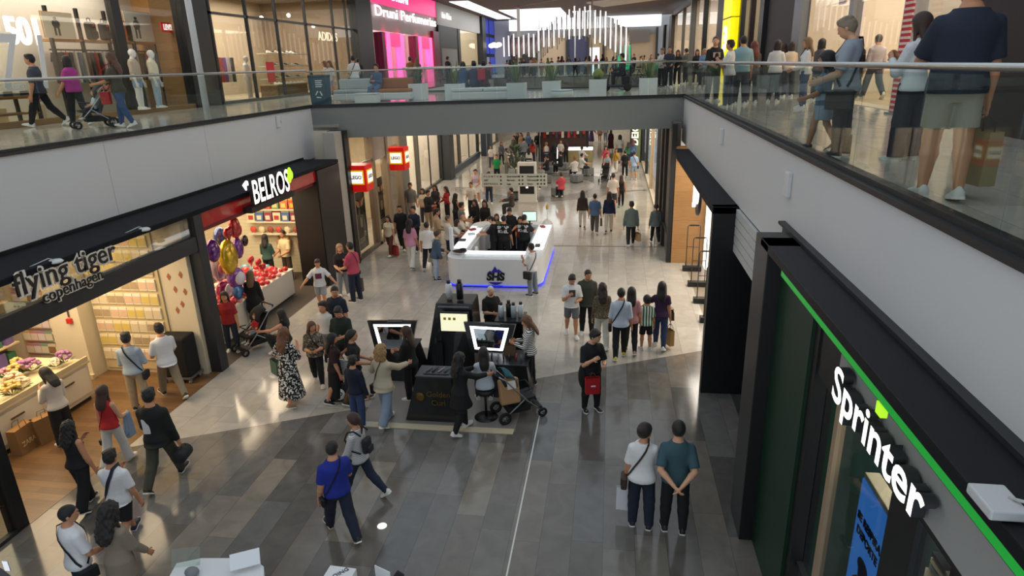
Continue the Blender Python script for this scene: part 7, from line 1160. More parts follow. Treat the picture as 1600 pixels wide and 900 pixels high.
# -- by the white kiosk
i = P('kiosk_front', 'man in white T-shirt and grey jeans with a black bag leaning at the kiosk corner', 826, 380, 832, 461, 60, 'm', 'stand', ('phone', 'cross'), ('T', 'dedede'), ('str', '77828c'), ('short', '1a1310'), shoe='1a1a1c', skin=2); cross_bag(i, -1, '131316', 'black messenger bag of the man at the white kiosk corner', .28, .24, .1)
def inkiosk(key, lab, x, y, H, face, arms, sex='m', **k): return person(key, lab, (x, y, 0), H, face, sex, 'stand', arms, TOP(('T', '15151a')), BOT(('str', '15151a')), k.pop('hair', ('buzz', '1c1512')), lod=1, shoe='161618', **k)
v = onY(761, 337, 22.0); inkiosk('clerk_left', 'kiosk clerk in black at the left counter, bald', v.x, 22.0, 1.74, 80, ('counter', 'counter'), skin=0, head=(0, 25), build=1.1)
v = onY(790, 336, 22.4); i = inkiosk('clerk_mid', 'kiosk clerk in black T-shirt with white back print, left of two', v.x, 22.4, 1.76, -5, ('counter', 'hang'), build=1.1); lettering('SNAP\nRTEL', .14, mat('e8e8e8', .6), 'shirt_print', i['o'], facing((0, -.148, 1.28), (0, -1, .05)), bold=.004, sx=1.2)
v = onY(819, 338, 22.2); i = inkiosk('clerk_right', 'kiosk clerk in black T-shirt with white back print, right of two', v.x, 22.2, 1.74, -15, ('counter', 'counter'), build=1.15); lettering('SNAP\nRTEL', .14, mat('e8e8e8', .6), 'shirt_print', i['o'], facing((0, -.152, 1.26), (0, -1, .05)), bold=.004, sx=1.2)
P('kback_man', 'man in black facing the viewer behind the back counter of the kiosk', 795, 325, None, None, 175, 'm', 'stand', 'low', ('T', '17171b'), ('str', BK), ('short', '15100e'), H=1.78, head=(0, 20)); P('kback_girl', 'customer in olive top behind the kiosk clerk at the back counter', 779, 338, None, None, 190, 'f', 'stand', 'low', ('T', '6a6440'), ('str', DB), ('bob', '1c1411'), H=1.55)
P('kback_child', 'child in red at the back right corner of the white kiosk', 841, 349, None, None, 170, 'f', 'stand', ('counter', 'low'), ('T', '9c2a2c'), ('str', DB), ('bob', '17100e'), H=1.4, child=True)
P('dark_hair1', 'person in black with very long dark hair, left of the pair behind the kiosk', 742, 311, None, None, 150, 'f', 'stand', 'low', ('L', '1a1719'), ('str', BK), ('long', '120c0b'), H=1.64); P('dark_hair2', 'person in black with big dark curls, right of the pair behind the kiosk', 757, 312, None, None, 175, 'f', 'stand', 'low', ('L', '1c191a'), ('str', BK), ('longcurl', '150e0c'), H=1.66)
P('lean1', 'bald man in cream shirt leaning over the left kiosk counter', 735, 333, None, None, -85, 'm', 'stand', 'counter', ('T', 'd8cdb4'), ('str', '3a3a3c'), ('bald', 'c98f6c'), H=1.55, lean=25); P('lean2', 'person in white with dark hair leaning on the left kiosk counter', 721, 342, None, None, -80, 'f', 'stand', 'counter', ('T', 'e2ddd4'), ('str', DB), ('bob', '2a1a14'), H=1.5, lean=22)
P('greyshoulder', 'man in grey T-shirt with dark hair at the back left of the kiosk queue', 720, 316, None, None, -60, 'm', 'stand', 'low', ('T', '77767a'), ('str', DB), ('short', '17110f'), H=1.7); P('blackhair_q', 'person in black with shiny black hair in the kiosk queue', 711, 302, None, None, -40, 'f', 'stand', 'low', ('V', '1a181b'), ('str', BK), ('long', '120c0b'), H=1.62)
i = P('denim', 'person in denim jacket and pale jeans at the left kiosk corner', 697, 360, 694, 437, -60, 'f', 'stand', ('low', 'hang'), ('J', '46586c'), ('slim', 'a8b8c6'), ('bald', ''), H=1.62, skin=0, shoe='1f1f22', lean=10) if False else P('denim', 'person in denim jacket and pale jeans at the left kiosk corner', 697, 360, 694, 437, -60, 'f', 'stand', ('low', 'hang'), ('J', '46586c'), ('slim', 'a8b8c6'), ('up', '4a3222'), H=1.66, skin=0, shoe='1f1f22', lean=10); cross_bag(i, -1, 'b8ad98', 'beige slouchy bag on the person in denim jacket', .3, .28, .1)
P('cream_q', 'man in cream shirt and dark trousers by the kiosk left side', 701, 334, 703, 408, -70, 'm', 'stand', 'low', ('L', 'd9cfbb'), ('str', '232838'), ('buzz', '5a4a3c'), H=1.7); P('camel', 'man in camel shirt and beige trousers standing behind the denim jacket', 690, 315, 686, 398, -75, 'm', 'stand', 'low', ('L', 'b59a7a'), ('str', 'b8a58c'), ('short', '1a1310'), H=1.76)
# -- by the toy shop
i = P('browntrousers', 'person in cream top and rust trousers walking out of the toy shop side', 610, 335, 611, 399, 175, 'f', 'walk', ('hang', 'carry'), ('S', 'd6c7ab'), ('slim', '5e3422'), ('longwavy', '1c1210')); hand_bag(i, 0, 'paper', 'a83030', 'red paper bag carried by the person in rust trousers', .3, .36, .12, turn=60)
P('blacktee_toy', 'man in black T-shirt left of the two by the toy shop', 631, 324, 630, 391, 185, 'm', 'step', 'hang', ('T', '15161a'), ('str', '202022'), ('short', '15100e'), H=1.76); P('navyshirt_toy', 'man in dark blue shirt right of the two by the toy shop', 647, 325, 651, 393, 165, 'm', 'step', ('low', 'hang'), ('L', '1a2230'), ('str', '1c1c1f'), ('short', '15100e'), H=1.76)
P('pinkback', 'person in pink top and white trousers with black ponytail walking away', 637, 336, 645, 420, -5, 'f', 'step', 'hang', ('T', 'c98aa2'), ('flare', 'd8d4cc'), ('long', '120d0c'), shoe='1a1a1c'); P('whiteback_toy', 'man in white T-shirt and black trousers walking away', 668, 345, 671, 420, 5, 'm', 'walk2', 'hang', ('T', 'e2e0dc'), ('slim', '17171a'), ('crop', '17110f'), shoe='1c1c1e')
P('greyboy', 'youth in grey T-shirt and white shorts in front of the pale window', 647, 286, 645, 345, 185, 'm', 'step', 'hang', ('T', '8a8a84'), ('sh', 'd6cec4'), ('short', '3a2418')); P('lightgirl', 'person in pale top behind the black and cream jacket', 666, 294, 664, 350, 170, 'f', 'stand', 'low', ('T', 'cdbfa6'), ('str', '4a4a50'), ('bob', '1c1311')); P('varsity', 'youth in black jacket with cream sleeves and beige trousers', 671, 297, 672, 358, -120, 'm', 'stand', 'hold', ('J', '19191b'), ('str', 'a08d70'), ('short', '15100e'))
i = P('curlgirl', 'person with a big cloud of curls in dark crop top by the pale window', 679, 288, 683, 345, 170, 'f', 'stand', 'low', ('L', '38343a'), ('str', '2a2a30'), ('longcurl', '17100e')); hand_bag(i, 0, 'paper', 'b82a2c', 'small bright red bag in the group by the pale window', .24, .26, .1)
P('redjumper', 'person in red jumper and black trousers near the pale window', 699, 291, 700, 345, 130, 'f', 'stand', ('phone', 'low'), ('L', '9c2024'), ('str', '1c1a1c'), ('longwavy', '2c1a12')); i = P('whitepolo', 'man in white polo shirt with hand on hip facing the viewer', 735, 284, 738, 338, 170, 'm', 'stand', ('hang', 'low'), ('P', 'd6cfc2'), ('str', '1f2026'), ('crop', '2a1c15'))
P('lilac', 'person in lilac sleeveless top and white skirt beside the directory board', 743, 264, 745, 318, 180, 'f', 'stand', 'low', ('V', 'c4b0c6'), ('mini', 'e6e4e2'), ('pony', '1c1210')); P('behindboard', 'person in dark jeans half hidden behind the directory board', 762, 268, 765, 318, 190, 'm', 'stand', 'hang', ('T', '3d3436'), ('slim', '27324a'), ('short', '15100e'))
# -- sweet shop
P('whitetee_boy', 'boy in white T-shirt with dark print and grey shorts, arms spread', 500, 403, 505, 484, 200, 'm', 'step', ('out', 'out'), ('T', 'dcdcdc'), ('sh', '9aa0a6'), ('short', '3a2418'), H=1.55, head=(10, 10)); o = PEOPLE['whitetee_boy']['o']; MB().box((-.09, .11, 1.0), (.09, .142, 1.16)).build('shirt_print', mat('6a2a44', .7), o, .01)
P('blonde', 'person with blonde hair in black printed top facing the man in pink', 536, 363, 539, 462, 215, 'f', 'stand', ('phone', 'low'), ('T', '1c1a1e'), ('slim', '8a9098'), ('long', 'a8865c'), skin=0, H=1.68); i = P('pinkpolo', 'man in pink polo shirt and dark blue trousers outside the sweet shop', 551, 378, 557, 470, 70, 'm', 'stand', ('low', 'hang'), ('P', 'b8475e'), ('str', '1c2238'), ('crop', '17110f'), shoe='2a2320'); hand_bag(i, 1, 'tote', '6d6550', 'olive shopping bag hanging beside the man in pink polo shirt', .3, .4, .14, drop=.1, turn=30); cross_bag(i, 1, '1c1a1c', 'thin dark strap bag across the pink polo shirt', .14, .12, .05, stw=.008)
P('tealback', 'person in teal top with rucksack strap at the sweet shop shelves', 413, 376, 424, 440, 5, 'f', 'stand', 'low', ('L', '34524c'), ('slim', '1d1a1a'), ('long', '17100e'), H=1.64); P('creamback', 'customer in cream T-shirt beside the teal top at the sweet shelves', 417, 369, 431, 436, 160, 'm', 'stand', 'low', ('T', 'd6c49a'), ('str', '4a3c30'), ('crop', '1c1410'), H=1.72)
P('blackdress', 'person in black with pale long hair and dark cap beside the sweet counter', 402, 413, 404, 512, 15, 'f', 'stand', ('low', 'hang'), ('U', '17161a'), ('slim', '2c3648'), ('long', '7a5c3c'), H=1.66)
P('squat', 'person in black crouching in front of the pushchair with the toddler', 434, 488, 432, 552, 85, 'f', 'squat', ('reach', 'low'), ('V', '1a181a'), ('slim', '17171a'), ('long', '130e0d'), H=1.64); P('redbehind', 'person in red top standing under the foil balloons by the black post', 364, 475, 366, 548, -160, 'f', 'stand', 'hang', ('T', '9c2226'), ('slim', '2a3444'), ('long', '17100e'), H=1.6)
def in_pram(key, pr, lab, top, bot, hair): 
    m = Matrix.Translation(pr.location) @ Matrix.Rotation(pr.rotation_euler.z, 4, 'Z'); c = m @ Vector((0, -.06, 0)); return person(key, lab, (c.x, c.y, pr.location.z), .86, math.degrees(pr.rotation_euler.z), 'm', 'sitout', 'lap', TOP(top), BOT(bot), hair, lod=1, seat=.445, child=True, skin=0, lean=-14)
in_pram('toddler', PR1, 'toddler in red seated in the black pushchair by the sweet shop', ('T', 'b01e26'), ('sh', '8a8d90'), ('crop', '6a4a30')); in_pram('infant', PR3, 'infant in white and grey seated in the pushchair on the left gallery', ('T', 'c9d0d8'), ('str', '3a3a3e'), ('crop', '7a5636'))
# -- walkers on the right, mid distance
for a in (('w1', 'person in brown top and white trousers, leftmost of three walking away in a row', 908, 298, 910, 357, 2, 'f', 'step', 'hang', ('L', '3a2d24'), ('slim', 'd2cabb'), ('long', '17100e')), ('w2', 'man in blue shirt and grey trousers, middle of three walking away in a row', 930, 301, 929, 364, 0, 'm', 'walk', 'hang', ('T', '4f6688'), ('str', '56504c'), ('crop', '17100e')), ('w3', 'person in navy top and white trousers, rightmost of three walking away in a row', 953, 300, 951, 364, -3, 'f', 'step2', 'hang', ('L', '1c2244'), ('slim', 'd6cdb8'), ('long', '140e0c')), ('w4', 'man in grey hooded top and black trousers walking away', 983, 313, 985, 384, 0, 'm', 'walk2', 'hang', ('H', '5f6b66'), ('slim', '17171a'), ('short', '241812')), ('w5', 'person in grey jacket with ponytail walking at the far right edge of the floor', 1024, 317, 1023, 380, 5, 'f', 'walk', 'hang', ('J', '6d7674'), ('leg', '1a1a1d'), ('pony', '2c1c14')), ('w6', 'man in white T-shirt walking away before the pushchair', 956, 271, 957, 330, 0, 'm', 'step', 'hang', ('T', 'd8cfc4'), ('sh', '3c3a3c'), ('short', '2a1a12')), ('w7', 'person in black sleeveless top and black trousers walking away', 971, 276, 970, 323, 0, 'f', 'step2', 'hang', ('V', '17161a'), ('leg', '17171a'), ('long', '3a2418')), ('w8', 'person in grey top pushing the black pushchair towards the viewer', 948, 240, 948, 283, 178, 'f', 'step', 'handlebar', ('T', '8d929a'), ('slim', '3a3f4a'), ('up', '3a2418')), ('w9', 'person in coral top behind the pushchair far down the hall', 947, 228, 946, 270, 175, 'f', 'step', 'fwd', ('T', 'c8405a'), ('slim', '2a2a30'), ('longwavy', '2a1812')), ('w10', 'person in yellow top and white trousers far down the hall', 964, 231, 962, 269, 170, 'f', 'walk', 'hang', ('T', 'b8943a'), ('slim', 'd8d0c4'), ('long', '5a3420')), ('w11', 'man in black T-shirt and black trousers far down the hall', 975, 235, 976, 277, 0, 'm', 'stand', 'hang', ('T', '1c1c20'), ('slim', '1a1a1d'), ('crop', '15100e')), ('w12', 'man in light blue shirt and shorts far down the hall', 992, 236, 990, 281, 5, 'm', 'stand', 'hang', ('T', '9fb6d4'), ('sh', '8ea2ae'), ('crop', '15100e')), ('w13', 'person in green top, left of two beyond the light blue shirt', 981, 222, 981, 258, 0, 'f', 'stand', 'hang', ('T', '2f6a48'), ('str', '2a3448'), ('long', '3a2016')), ('w14', 'person in blue top with auburn hair, right of two beyond the light blue shirt', 989, 218, 988, 258, 0, 'f', 'step', 'hang', ('L', '4a6488'), ('str', '2c3850'), ('long', '5a3020')), ('w15', 'person in striped T-shirt far down the hall', 968, 211, 968, 250, 0, 'm', 'stand', 'hang', ('T', STR), ('sh', '34485a'), ('curly', '15100e')), ('w16', 'person in long maroon dress far down the hall', 953, 203, 954, 236, 10, 'f', 'step', 'hang', ('D', '4a2026'), None, ('long', '17100e')), ('w17', 'person in purple dress at the far end, cut by the bridge beam', 925, 196, 924, 224, 180, 'f', 'step', 'out', ('D', '5a4878'), None, ('long', '17100e')), ('w18', 'person in beige shorts at the far end, cut by the bridge beam', 937, 196, 937, 223, 175, 'f', 'step', 'hang', ('T', 'c9b79a'), ('ss', '8a6a4a'), ('long', '2c1a12')), ('w19', 'person in pale jeans at the far end, cut by the bridge beam', 946, 195, 946, 222, 0, 'm', 'step', 'hang', ('T', 'd8d4cc'), ('slim', '8ea2b8'), ('short', '17100e'))): P(a[0], *a[1:], shoe='d8d4cc' if len(a[0]) % 2 else '1f1e20')
hand_bag(PEOPLE['w4'], 1, 'paper', 'b89a68', 'brown spotted bag carried by the man in grey hooded top', .32, .30, .14, turn=20); hand_bag(PEOPLE['w5'], 1, 'plastic', '8a9492', 'grey bag carried by the person at the far right edge', .28, .32, .1); hand_bag(PEOPLE['w7'], 0, 'paper', 'b82434', 'small red bag beside the person in black sleeveless top', .2, .26, .1); hand_bag(PEOPLE['w2'], 1, 'tote', '7a6648', 'tan bag between the man in blue shirt and the person in navy', .3, .26, .1, drop=.05); cross_bag(PEOPLE['w12'], 1, '2a3a6a', 'blue strap bag across the light blue shirt far down the hall'); cross_bag(PEOPLE['w10'], -1, '2a241c', 'dark strap bag across the yellow top')
# -- far crowd under the bridge
for a in (('f1', 'man in green polo shirt facing the viewer', 776, 241, 777, 284, 180, 'm', 'stand', 'hang', ('P', '1f8a4a'), ('str', '1c1c20'), ('crop', '15100e')), ('f2', 'man in grey-green T-shirt left of the flowering plant', 792, 231, 792, 275, -60, 'm', 'stand', 'hang', ('T', '8a8a7c'), ('str', '6a6a60'), ('crop', '17100e')), ('f3', 'person in grey jacket beyond the green polo shirt', 784, 222, 784, 258, -150, 'f', 'step', 'low', ('J', '5c5c62'), ('leg', '1a1a1d'), ('bob', '4a2c1c')), ('f4', 'person in bright pink top with a white bag', 798, 226, 799, 262, 20, 'f', 'stand', 'low', ('T', 'c05a86'), ('str', '3a3a40'), ('bob', '2a1a14')), ('f5', 'man in grey T-shirt seen from behind near the totem', 820, 215, 819, 258, 0, 'm', 'stand', 'low', ('T', '7d8488'), ('str', '262a34'), ('crop', '15100e')), ('f6', 'person in white blouse with black ponytail near the totem', 827, 231, 827, 270, 0, 'f', 'stand', 'low', ('L', 'dcd6cc'), ('mini', '2a2024'), ('long', '120d0c')), ('f7', 'person in red top beyond the white blouse', 832, 218, 832, 256, 20, 'f', 'stand', 'hang', ('T', 'b03a30'), ('str', '3a3038'), ('long', '2a1812')), ('f8', 'tall man in black hooded top facing the viewer', 841, 205, 841, 244, 180, 'm', 'stand', 'hold', ('H', '1a1a1f'), ('str', '8a8682'), ('crop', '17100e')), ('f9', 'person in white top and navy skirt at the stall', 854, 222, 854, 258, 0, 'f', 'stand', 'low', ('V', 'd8d2ca'), ('mini', '1c2234'), ('bun', '8a6a44')), ('f10', 'person in black far behind the flowering plant', 808, 205, 809, 243, 175, 'f', 'stand', 'hang', ('L', '1c1a1c'), ('slim', '2a2a30'), ('long', '17100e')), ('f11', 'person in tan top beside the tall man in black', 814, 207, 815, 244, 160, 'f', 'stand', 'hang', ('T', 'a8825e'), ('str', '3a4458'), ('long', '4a2a1a')), ('f12', 'person in black with dark hair at the stall front', 866, 221, 866, 258, 30, 'f', 'stand', 'low', ('L', '17161a'), ('leg', '17171a'), ('long', '120d0c')), ('f13', 'person in brown with white scarf at the stall', 876, 218, 876, 256, -160, 'f', 'stand', 'low', ('T', 'd4ccc2'), ('str', '2c2624'), ('long', '3a2014')), ('f14', 'person in dark red coat at the stall', 884, 219, 884, 254, 40, 'm', 'stand', 'low', ('J', '3a2426'), ('str', '2a2628'), ('long', '2c1a12')), ('f15', 'person in white at the far left by the dark column', 769, 236, 768, 262, 175, 'f', 'stand', 'hang', ('T', 'd8d0c6'), ('str', '5a5a62'), ('bob', '2a1a14')), ('f16', 'person in olive coat beyond the pink top', 804, 212, 804, 246, 150, 'm', 'stand', 'hang', ('J', '4a4a3a'), ('str', '2c2c30'), ('short', '17100e')), ('f17', 'person in blue top left of the tall man', 826, 206, 826, 243, 190, 'f', 'step', 'hang', ('T', '6a86ac'), ('slim', '2a3144'), ('long', '2a1812')), ('f18', 'person in white shirt right behind the stall corner', 897, 214, 897, 246, 20, 'm', 'stand', 'low', ('T', 'dad6ce'), ('str', '3a3a42'), ('short', '17100e')), ('f19', 'person in black walking beyond the stall', 912, 204, 912, 234, 0, 'f', 'step', 'hang', ('L', '1c1a1e'), ('leg', '1c1c20'), ('long', '17100e')), ('f20', 'man in sand shirt walking beyond the stall', 903, 203, 903, 235, 0, 'm', 'step2', 'hang', ('T', 'bca888'), ('str', '3c4452'), ('short', '17100e'))): P(a[0], *a[1:], shoe='2a2828')
def seated(key, lab, hx, hy, H, face, top, bot, hair, sex='m', seat=.46, arms='knees', z=0, sh=1.32, **k):
    g = G(hx, hy, z+seat+.06*H+.46*H+.02); return person(key, lab, (g.x, g.y, z), H, face, sex, 'sit', arms, TOP(top), BOT(bot), hair, seat=seat, lod=k.pop('lod', 2 if g.y < 36 else 3), **k)
for a in (('s1', 'person in coral top seated on the nearest grey bench, back turned', 877, 270, 1.68, 20, ('T', 'c84a58'), ('str', '1c2030'), ('short', '3a2a20')), ('s2', 'man in white shirt and black trousers seated on the curved bench', 898, 245, 1.74, 20, ('L', 'd8d4ce'), ('str', '1a1a1d'), ('short', '8a5a3a')), ('s3', 'man in white T-shirt seated behind the man in white shirt', 909, 240, 1.72, -70, ('T', 'e0dcd6'), ('str', '22232a'), ('crop', '17100e')), ('s4', 'man in pale shirt seated farthest on the right bench', 909, 229, 1.74, -30, ('L', 'd4d4d6'), ('str', '3a3c44'), ('crop', '17100e')), ('s5', 'man all in black seated on the bench by the stall', 876, 237, 1.74, 60, ('L', '1a1a1f'), ('str', '1a1a1d'), ('short', '15100e')), ('s6', 'person in grey seated right of the white totem', 845, 257, 1.68, 160, ('T', '8d8983'), ('str', '5a5650'), ('bob', '4a3020')), ('s7', 'person in dark clothes seated by the stall counter', 855, 243, 1.68, 90, ('L', '232026'), ('str', '1c1c22'), ('short', '17100e')), ('s8', 'person in dark clothes seated low at the left of the white totem', 799, 294, 1.6, 90, ('L', '4a4038'), ('str', '3a3634'), ('short', '17100e'))): seated(*a)
# -- left gallery
P('gal_man', 'man in charcoal T-shirt and black trousers walking on the left gallery', 50, 80, 74, 198, 110, 'm', 'walk', 'hang', ('T', '3f444c'), ('slim', '17171a'), ('short', '17100e'), z=ZF, shoe='e8e8ea', lod=1)
P('gal_pink', 'person in magenta blouse with dark hair on the left gallery', 118, 77, 128, 196, 90, 'f', 'step', 'fwd', dict(TOP(('P', 'a83a86')), off=.008), ('slim', '1a1a20'), ('bob', '17100e'), z=ZF, lod=1, build=1.1)
i = P('gal_brown', 'person with long brown hair in olive top and jeans behind the pushchair', 168, 83, 186, 200, 95, 'f', 'step2', ('handlebar', 'low'), ('T', '4f4a3c'), ('slim', '3d5580'), ('longwavy', '5a3824'), z=ZF, shoe='e4e2de', lod=1); cross_bag(i, -1, 'a82028', 'red bag hanging at the hip of the person behind the pushchair', .24, .3, .09)
i = P('ad_white', 'man in white T-shirt and jeans with a dark strap outside the trainer shop', 550, 82, 553, 124, -10, 'm', 'stand', 'low', ('T', 'dcdcdc'), ('str', '6a84a4'), ('crop', '17100e'), z=ZF, H=1.76, lod=2) if False else person('ad_white', 'man in white T-shirt and jeans with a dark strap outside the trainer shop', (onX(552, 100, -11.0).x, onX(552, 100, -11.0).y, ZF), 1.78, 20, 'm', 'stand', 'low', TOP(('T', 'dcdcdc')), BOT(('str', '6a84a4')), ('crop', '17100e'), lod=2); cross_bag(i, -1, '22242a', 'dark strap bag across the white T-shirt outside the trainer shop')
def at_up(key, lab, px, y, H, face, sex, legs, arms, top, bot, hair, **k): g = onY(px, 90, y); return person(key, lab, (g.x, y, ZF), H, face, sex, legs, arms, TOP(top), BOT(bot), hair, lod=k.pop('lod', 2), **k)
def at_left(key, lab, px, X, *a, **k): return at_up(key, lab, px, onX(px, 90, X).y, *a, **k)
at_up('ad_black', 'man in black behind the white T-shirt outside the trainer shop', 558, 35.5, 1.76, 20, 'm', 'stand', 'low', ('T', '1c1c22'), ('str', '2a2a30'), ('crop', '17100e'))
at_up('ad_girl', 'person in white top and denim shorts walking by the recycling bin', 514, 27.5, 1.62, 150, 'f', 'walk', 'hang', ('T', 'd0cac4'), ('ss', '7f94ac'), ('long', '6a4a30')); at_up('ad_girl2', 'person with long hair in pale top left of the denim shorts', 506, 30, 1.6, 120, 'f', 'step', 'hang', ('T', 'c8b8a8'), ('slim', '4a4e5a'), ('long', '7a5638'))
at_left('pk_tan', 'man in tan jacket in front of the pink shop', 640, -11.4, 1.78, 0, 'm', 'stand', 'low', ('J', '8a5e2c'), ('str', '3a3838'), ('short', '2a1a12')); at_left('pk_brown', 'person in brown beside the tan jacket at the pink shop', 651, -10.9, 1.72, -10, 'f', 'stand', 'low', ('J', '6d5a4c'), ('str', '3a3838'), ('longwavy', '6a4c34')); at_left('pk_navy', 'man in dark plum jumper by the grey wall past the pink shop', 699, -10.9, 1.84, -40, 'm', 'stand', 'low', ('L', '2a2238'), ('str', '2c2c34'), ('crop', '17100e'))
# -- seated on the bridge
g = G(585, 159, ZF); person('br_jeans', 'person in blue top and jeans slumped on the long sofa', (g.x, g.y+.45, ZF), 1.72, 175, 'm', 'sitout', ('cross', 'phone'), TOP(('L', '3a5878')), BOT(('str', '4f6a90')), ('short', '17100e'), seat=.46, lod=2, lean=-8, shoe='3a3a3c')
for key, lab, px, top, hair, ln in (('br_denim', 'person in denim jacket seated leftmost of three on the pale bench', 726, ('J', '3a5a80'), ('bob', '15100e'), 14), ('br_mid', 'person in dark blue seated in the middle of three on the pale bench', 739, ('J', '2a3d5c'), ('short', '15100e'), 6), ('br_red', 'person in dark red top seated rightmost of three on the pale bench', 751, ('L', '4a1c24'), ('short', '17100e'), 4), ('br_plaid', 'person in checked shirt seated alone at the right end of the pale bench', 797, ('L', blotch(['4a4448', '2c2a30', '6a5a58'], 18)), ('short', '17100e'), 10)):
    g = G(px, 156, ZF); i = person(key, lab, (g.x, g.y+.42, ZF), 1.72, 5, 'm', 'sit', 'knees', TOP(top), BOT(('str', '2c3444')), hair, seat=.46, lod=2, lean=ln)
    if key == 'br_red': backpack(i, 'b01e34', 'bright red rucksack on the rightmost person of three on the bench')
at_up('br_pink', 'child in bright pink walking far beyond the bridge planters', 765, 61, 1.45, 160, 'f', 'walk', 'hang', ('T', 'e83a78'), ('slim', '4a6a7a'), ('pony', '3a2014'), child=True)
person('scooter_rider', 'person in dark clothes riding the mobility scooter', (.42, 30, ZF), 1.68, 90, 'm', 'sit', 'handlebar', TOP(('J', '2a2d34')), BOT(('str', '22242a')), ('short', '17100e'), seat=.62, lod=2)
# -- far crowd on the upper floor
FC = ['8a2a34', '1c1c22', 'd8d2c8', '3a4a6a', '5a3a2c', 'c8a878', '2c2c34', '74848c', 'b04a58', '1e2a4a']; FN = ['wine red', 'black', 'off-white', 'slate blue', 'brown', 'sand', 'charcoal', 'grey-blue', 'rose', 'dark navy']; BN = [('jeans', '3d5274'), ('black trousers', '1b1b1f'), ('beige trousers', 'a8987c')]
for k in range(30):
    px = 792+8.6*k+((k*37) % 5); y = [63, 66, 61.5, 70, 64][k % 5]; hn = [('short', 'dark short hair', '17100e'), ('long', 'long dark hair', '1c120e'), ('pony', 'brown ponytail', '4a2c1c')][(k//10) % 3]; bn = BN[(k // 3) % 3]
    at_up('far%d' % k, 'person in %s top and %s, %s, far upper floor' % (FN[(k*3) % 10], bn[0], hn[1]), px, y, 1.58+.05*((k*7) % 6), [0, 180, 40, 150, -60][k % 5], 'fm'[(k//10) % 3 == 0], 'step', ['hang', 'low', 'phone'][k % 3], ('T' if k % 2 else 'L', FC[(k*3) % 10]), ('str', bn[1]), (hn[0], hn[2]), lod=3, group='distant people on the far upper floor')
# -- right gallery
U = lambda key, lab, hx, hy, H, face, sex, legs, arms, top, bot, hair, **k: P(key, lab, hx, hy, None, None, face, sex, legs, arms, top, bot, hair, z=ZF, H=H, **k)
at_left('ur_coral', 'person in coral top far along the right gallery', 1003, 2.85, 1.66, 170, 'f', 'stand', 'low', ('T', 'c8747a'), ('str', '3a3a42'), ('long', '2a1a14')); at_up('ur_white', 'man in white shirt far along the right gallery', 1035, 34, 1.76, 150, 'm', 'stand', 'low', ('L', 'd8d8d4'), ('str', '2a2c34'), ('short', '6a4a34')); at_up('ur_grey', 'man in dark grey shirt beside the white shirt on the right gallery', 1046, 33, 1.82, 170, 'm', 'stand', 'low', ('L', '34363e'), ('str', '23252b'), ('crop', '17100e'))
P('ur_blackgirl', 'person in black with dark curls standing at the right end of the bridge', 1055, 77, 1057, 134, 165, 'f', 'stand', 'low', ('L', '17161a'), ('leg', '17161a'), ('longcurl', '17100e'), z=ZF, H=1.66, lod=2); P('ur_hoodie', 'man in grey hooded top and jeans at the right end of the bridge', 1068, 72, 1070, 131, 60, 'm', 'stand', 'low', ('H', '54565c'), ('slim', '2a3144'), ('crop', '17100e'), z=ZF, H=1.76, lod=2)
U('ur_dark', 'person in dark coat far behind the bearded man on the right gallery', 1090, 77, 1.68, 170, 'f', 'stand', 'low', ('K', '1c1c22'), ('leg', '1c1c20'), ('long', '2a1a14')); U('ur_blond', 'person with blond hair in blue top left of the bearded man', 1101, 76, 1.66, 190, 'f', 'stand', 'low', ('T', '6a8ab0'), ('str', '2a3040'), ('long', 'a8825a'))
i = U('ur_beard', 'bearded man in black T-shirt with pale square print on the right gallery', 1119, 56, 1.86, 195, 'm', 'stand', ('hang', 'low'), ('T', '151519'), ('str', '23252b'), ('buzz', '4a2a1c'), skin=0, head=(-25, 0)); MB().box((-.11, .135, 1.26), (.11, .150, 1.40)).build('shirt_print', mat('b8a896', .7), i['o']); MB().ell((0, 0, 0), (.06, .05, .055)).build('beard', mat('3a2218', .8), i['o'], 0).matrix_world = Matrix.Translation(i['head']+Vector((.012, -.055, -.085)))
U('ur_whitegirl', 'person in white top with raised forearm beside the bearded man', 1143, 62, 1.68, 60, 'f', 'stand', ('phone', 'reach'), ('T', 'dedcd8'), ('str', '3a4458'), ('short', '2a1a12')); U('ur_teal', 'broad man in pale teal T-shirt seen from behind on the right gallery', 1163, 55, 1.80, 5, 'm', 'stand', 'hang', ('T', '86a8b0'), ('str', '2c3444'), ('crop', '17100e'), build=1.15); U('ur_redhead', 'person with long auburn hair beside the pale teal T-shirt', 1180, 64, 1.66, 15, 'f', 'stand', 'low', ('T', '5a4a48'), ('str', '2a2c34'), ('long', '6a2c18'))
U('ur_wtop', 'person in white top with dark hair by the black doorway upstairs', 1216, 62, 1.68, -20, 'f', 'stand', 'low', ('T', 'dcdad6'), ('str', '34363e'), ('bob', '2a1a14')); i = U('ur_auburn', 'person with dark auburn hair in grey-blue top with a strap', 1226, 68, 1.64, 0, 'f', 'stand', 'low', ('T', '76849a'), ('str', '3a4048'), ('longwavy', '3a1c14')); cross_bag(i, 1, '1c1c22', 'dark bag on the strap across the grey-blue top'); U('ur_beige', 'person in beige top right of the dark auburn hair', 1238, 65, 1.66, 10, 'f', 'stand', 'low', ('T', 'd0bca8'), ('str', '3a3a40'), ('bob', '20140f'))
i = U('ur_blonde', 'person with long blonde hair in white blouse left of the grey-haired person', 1264, 58, 1.66, 75, 'f', 'stand', 'low', ('L', 'e0dedc'), ('slim', '46587a'), ('long', '8a6844')); cross_bag(i, 1, '2a2018', 'brown strap bag on the white blouse'); U('ur_darkhair', 'person with dark hair half hidden behind the white blouse', 1285, 60, 1.68, -60, 'f', 'stand', 'low', ('T', '5a5054'), ('str', '2c2c32'), ('bob', '1c120e'))
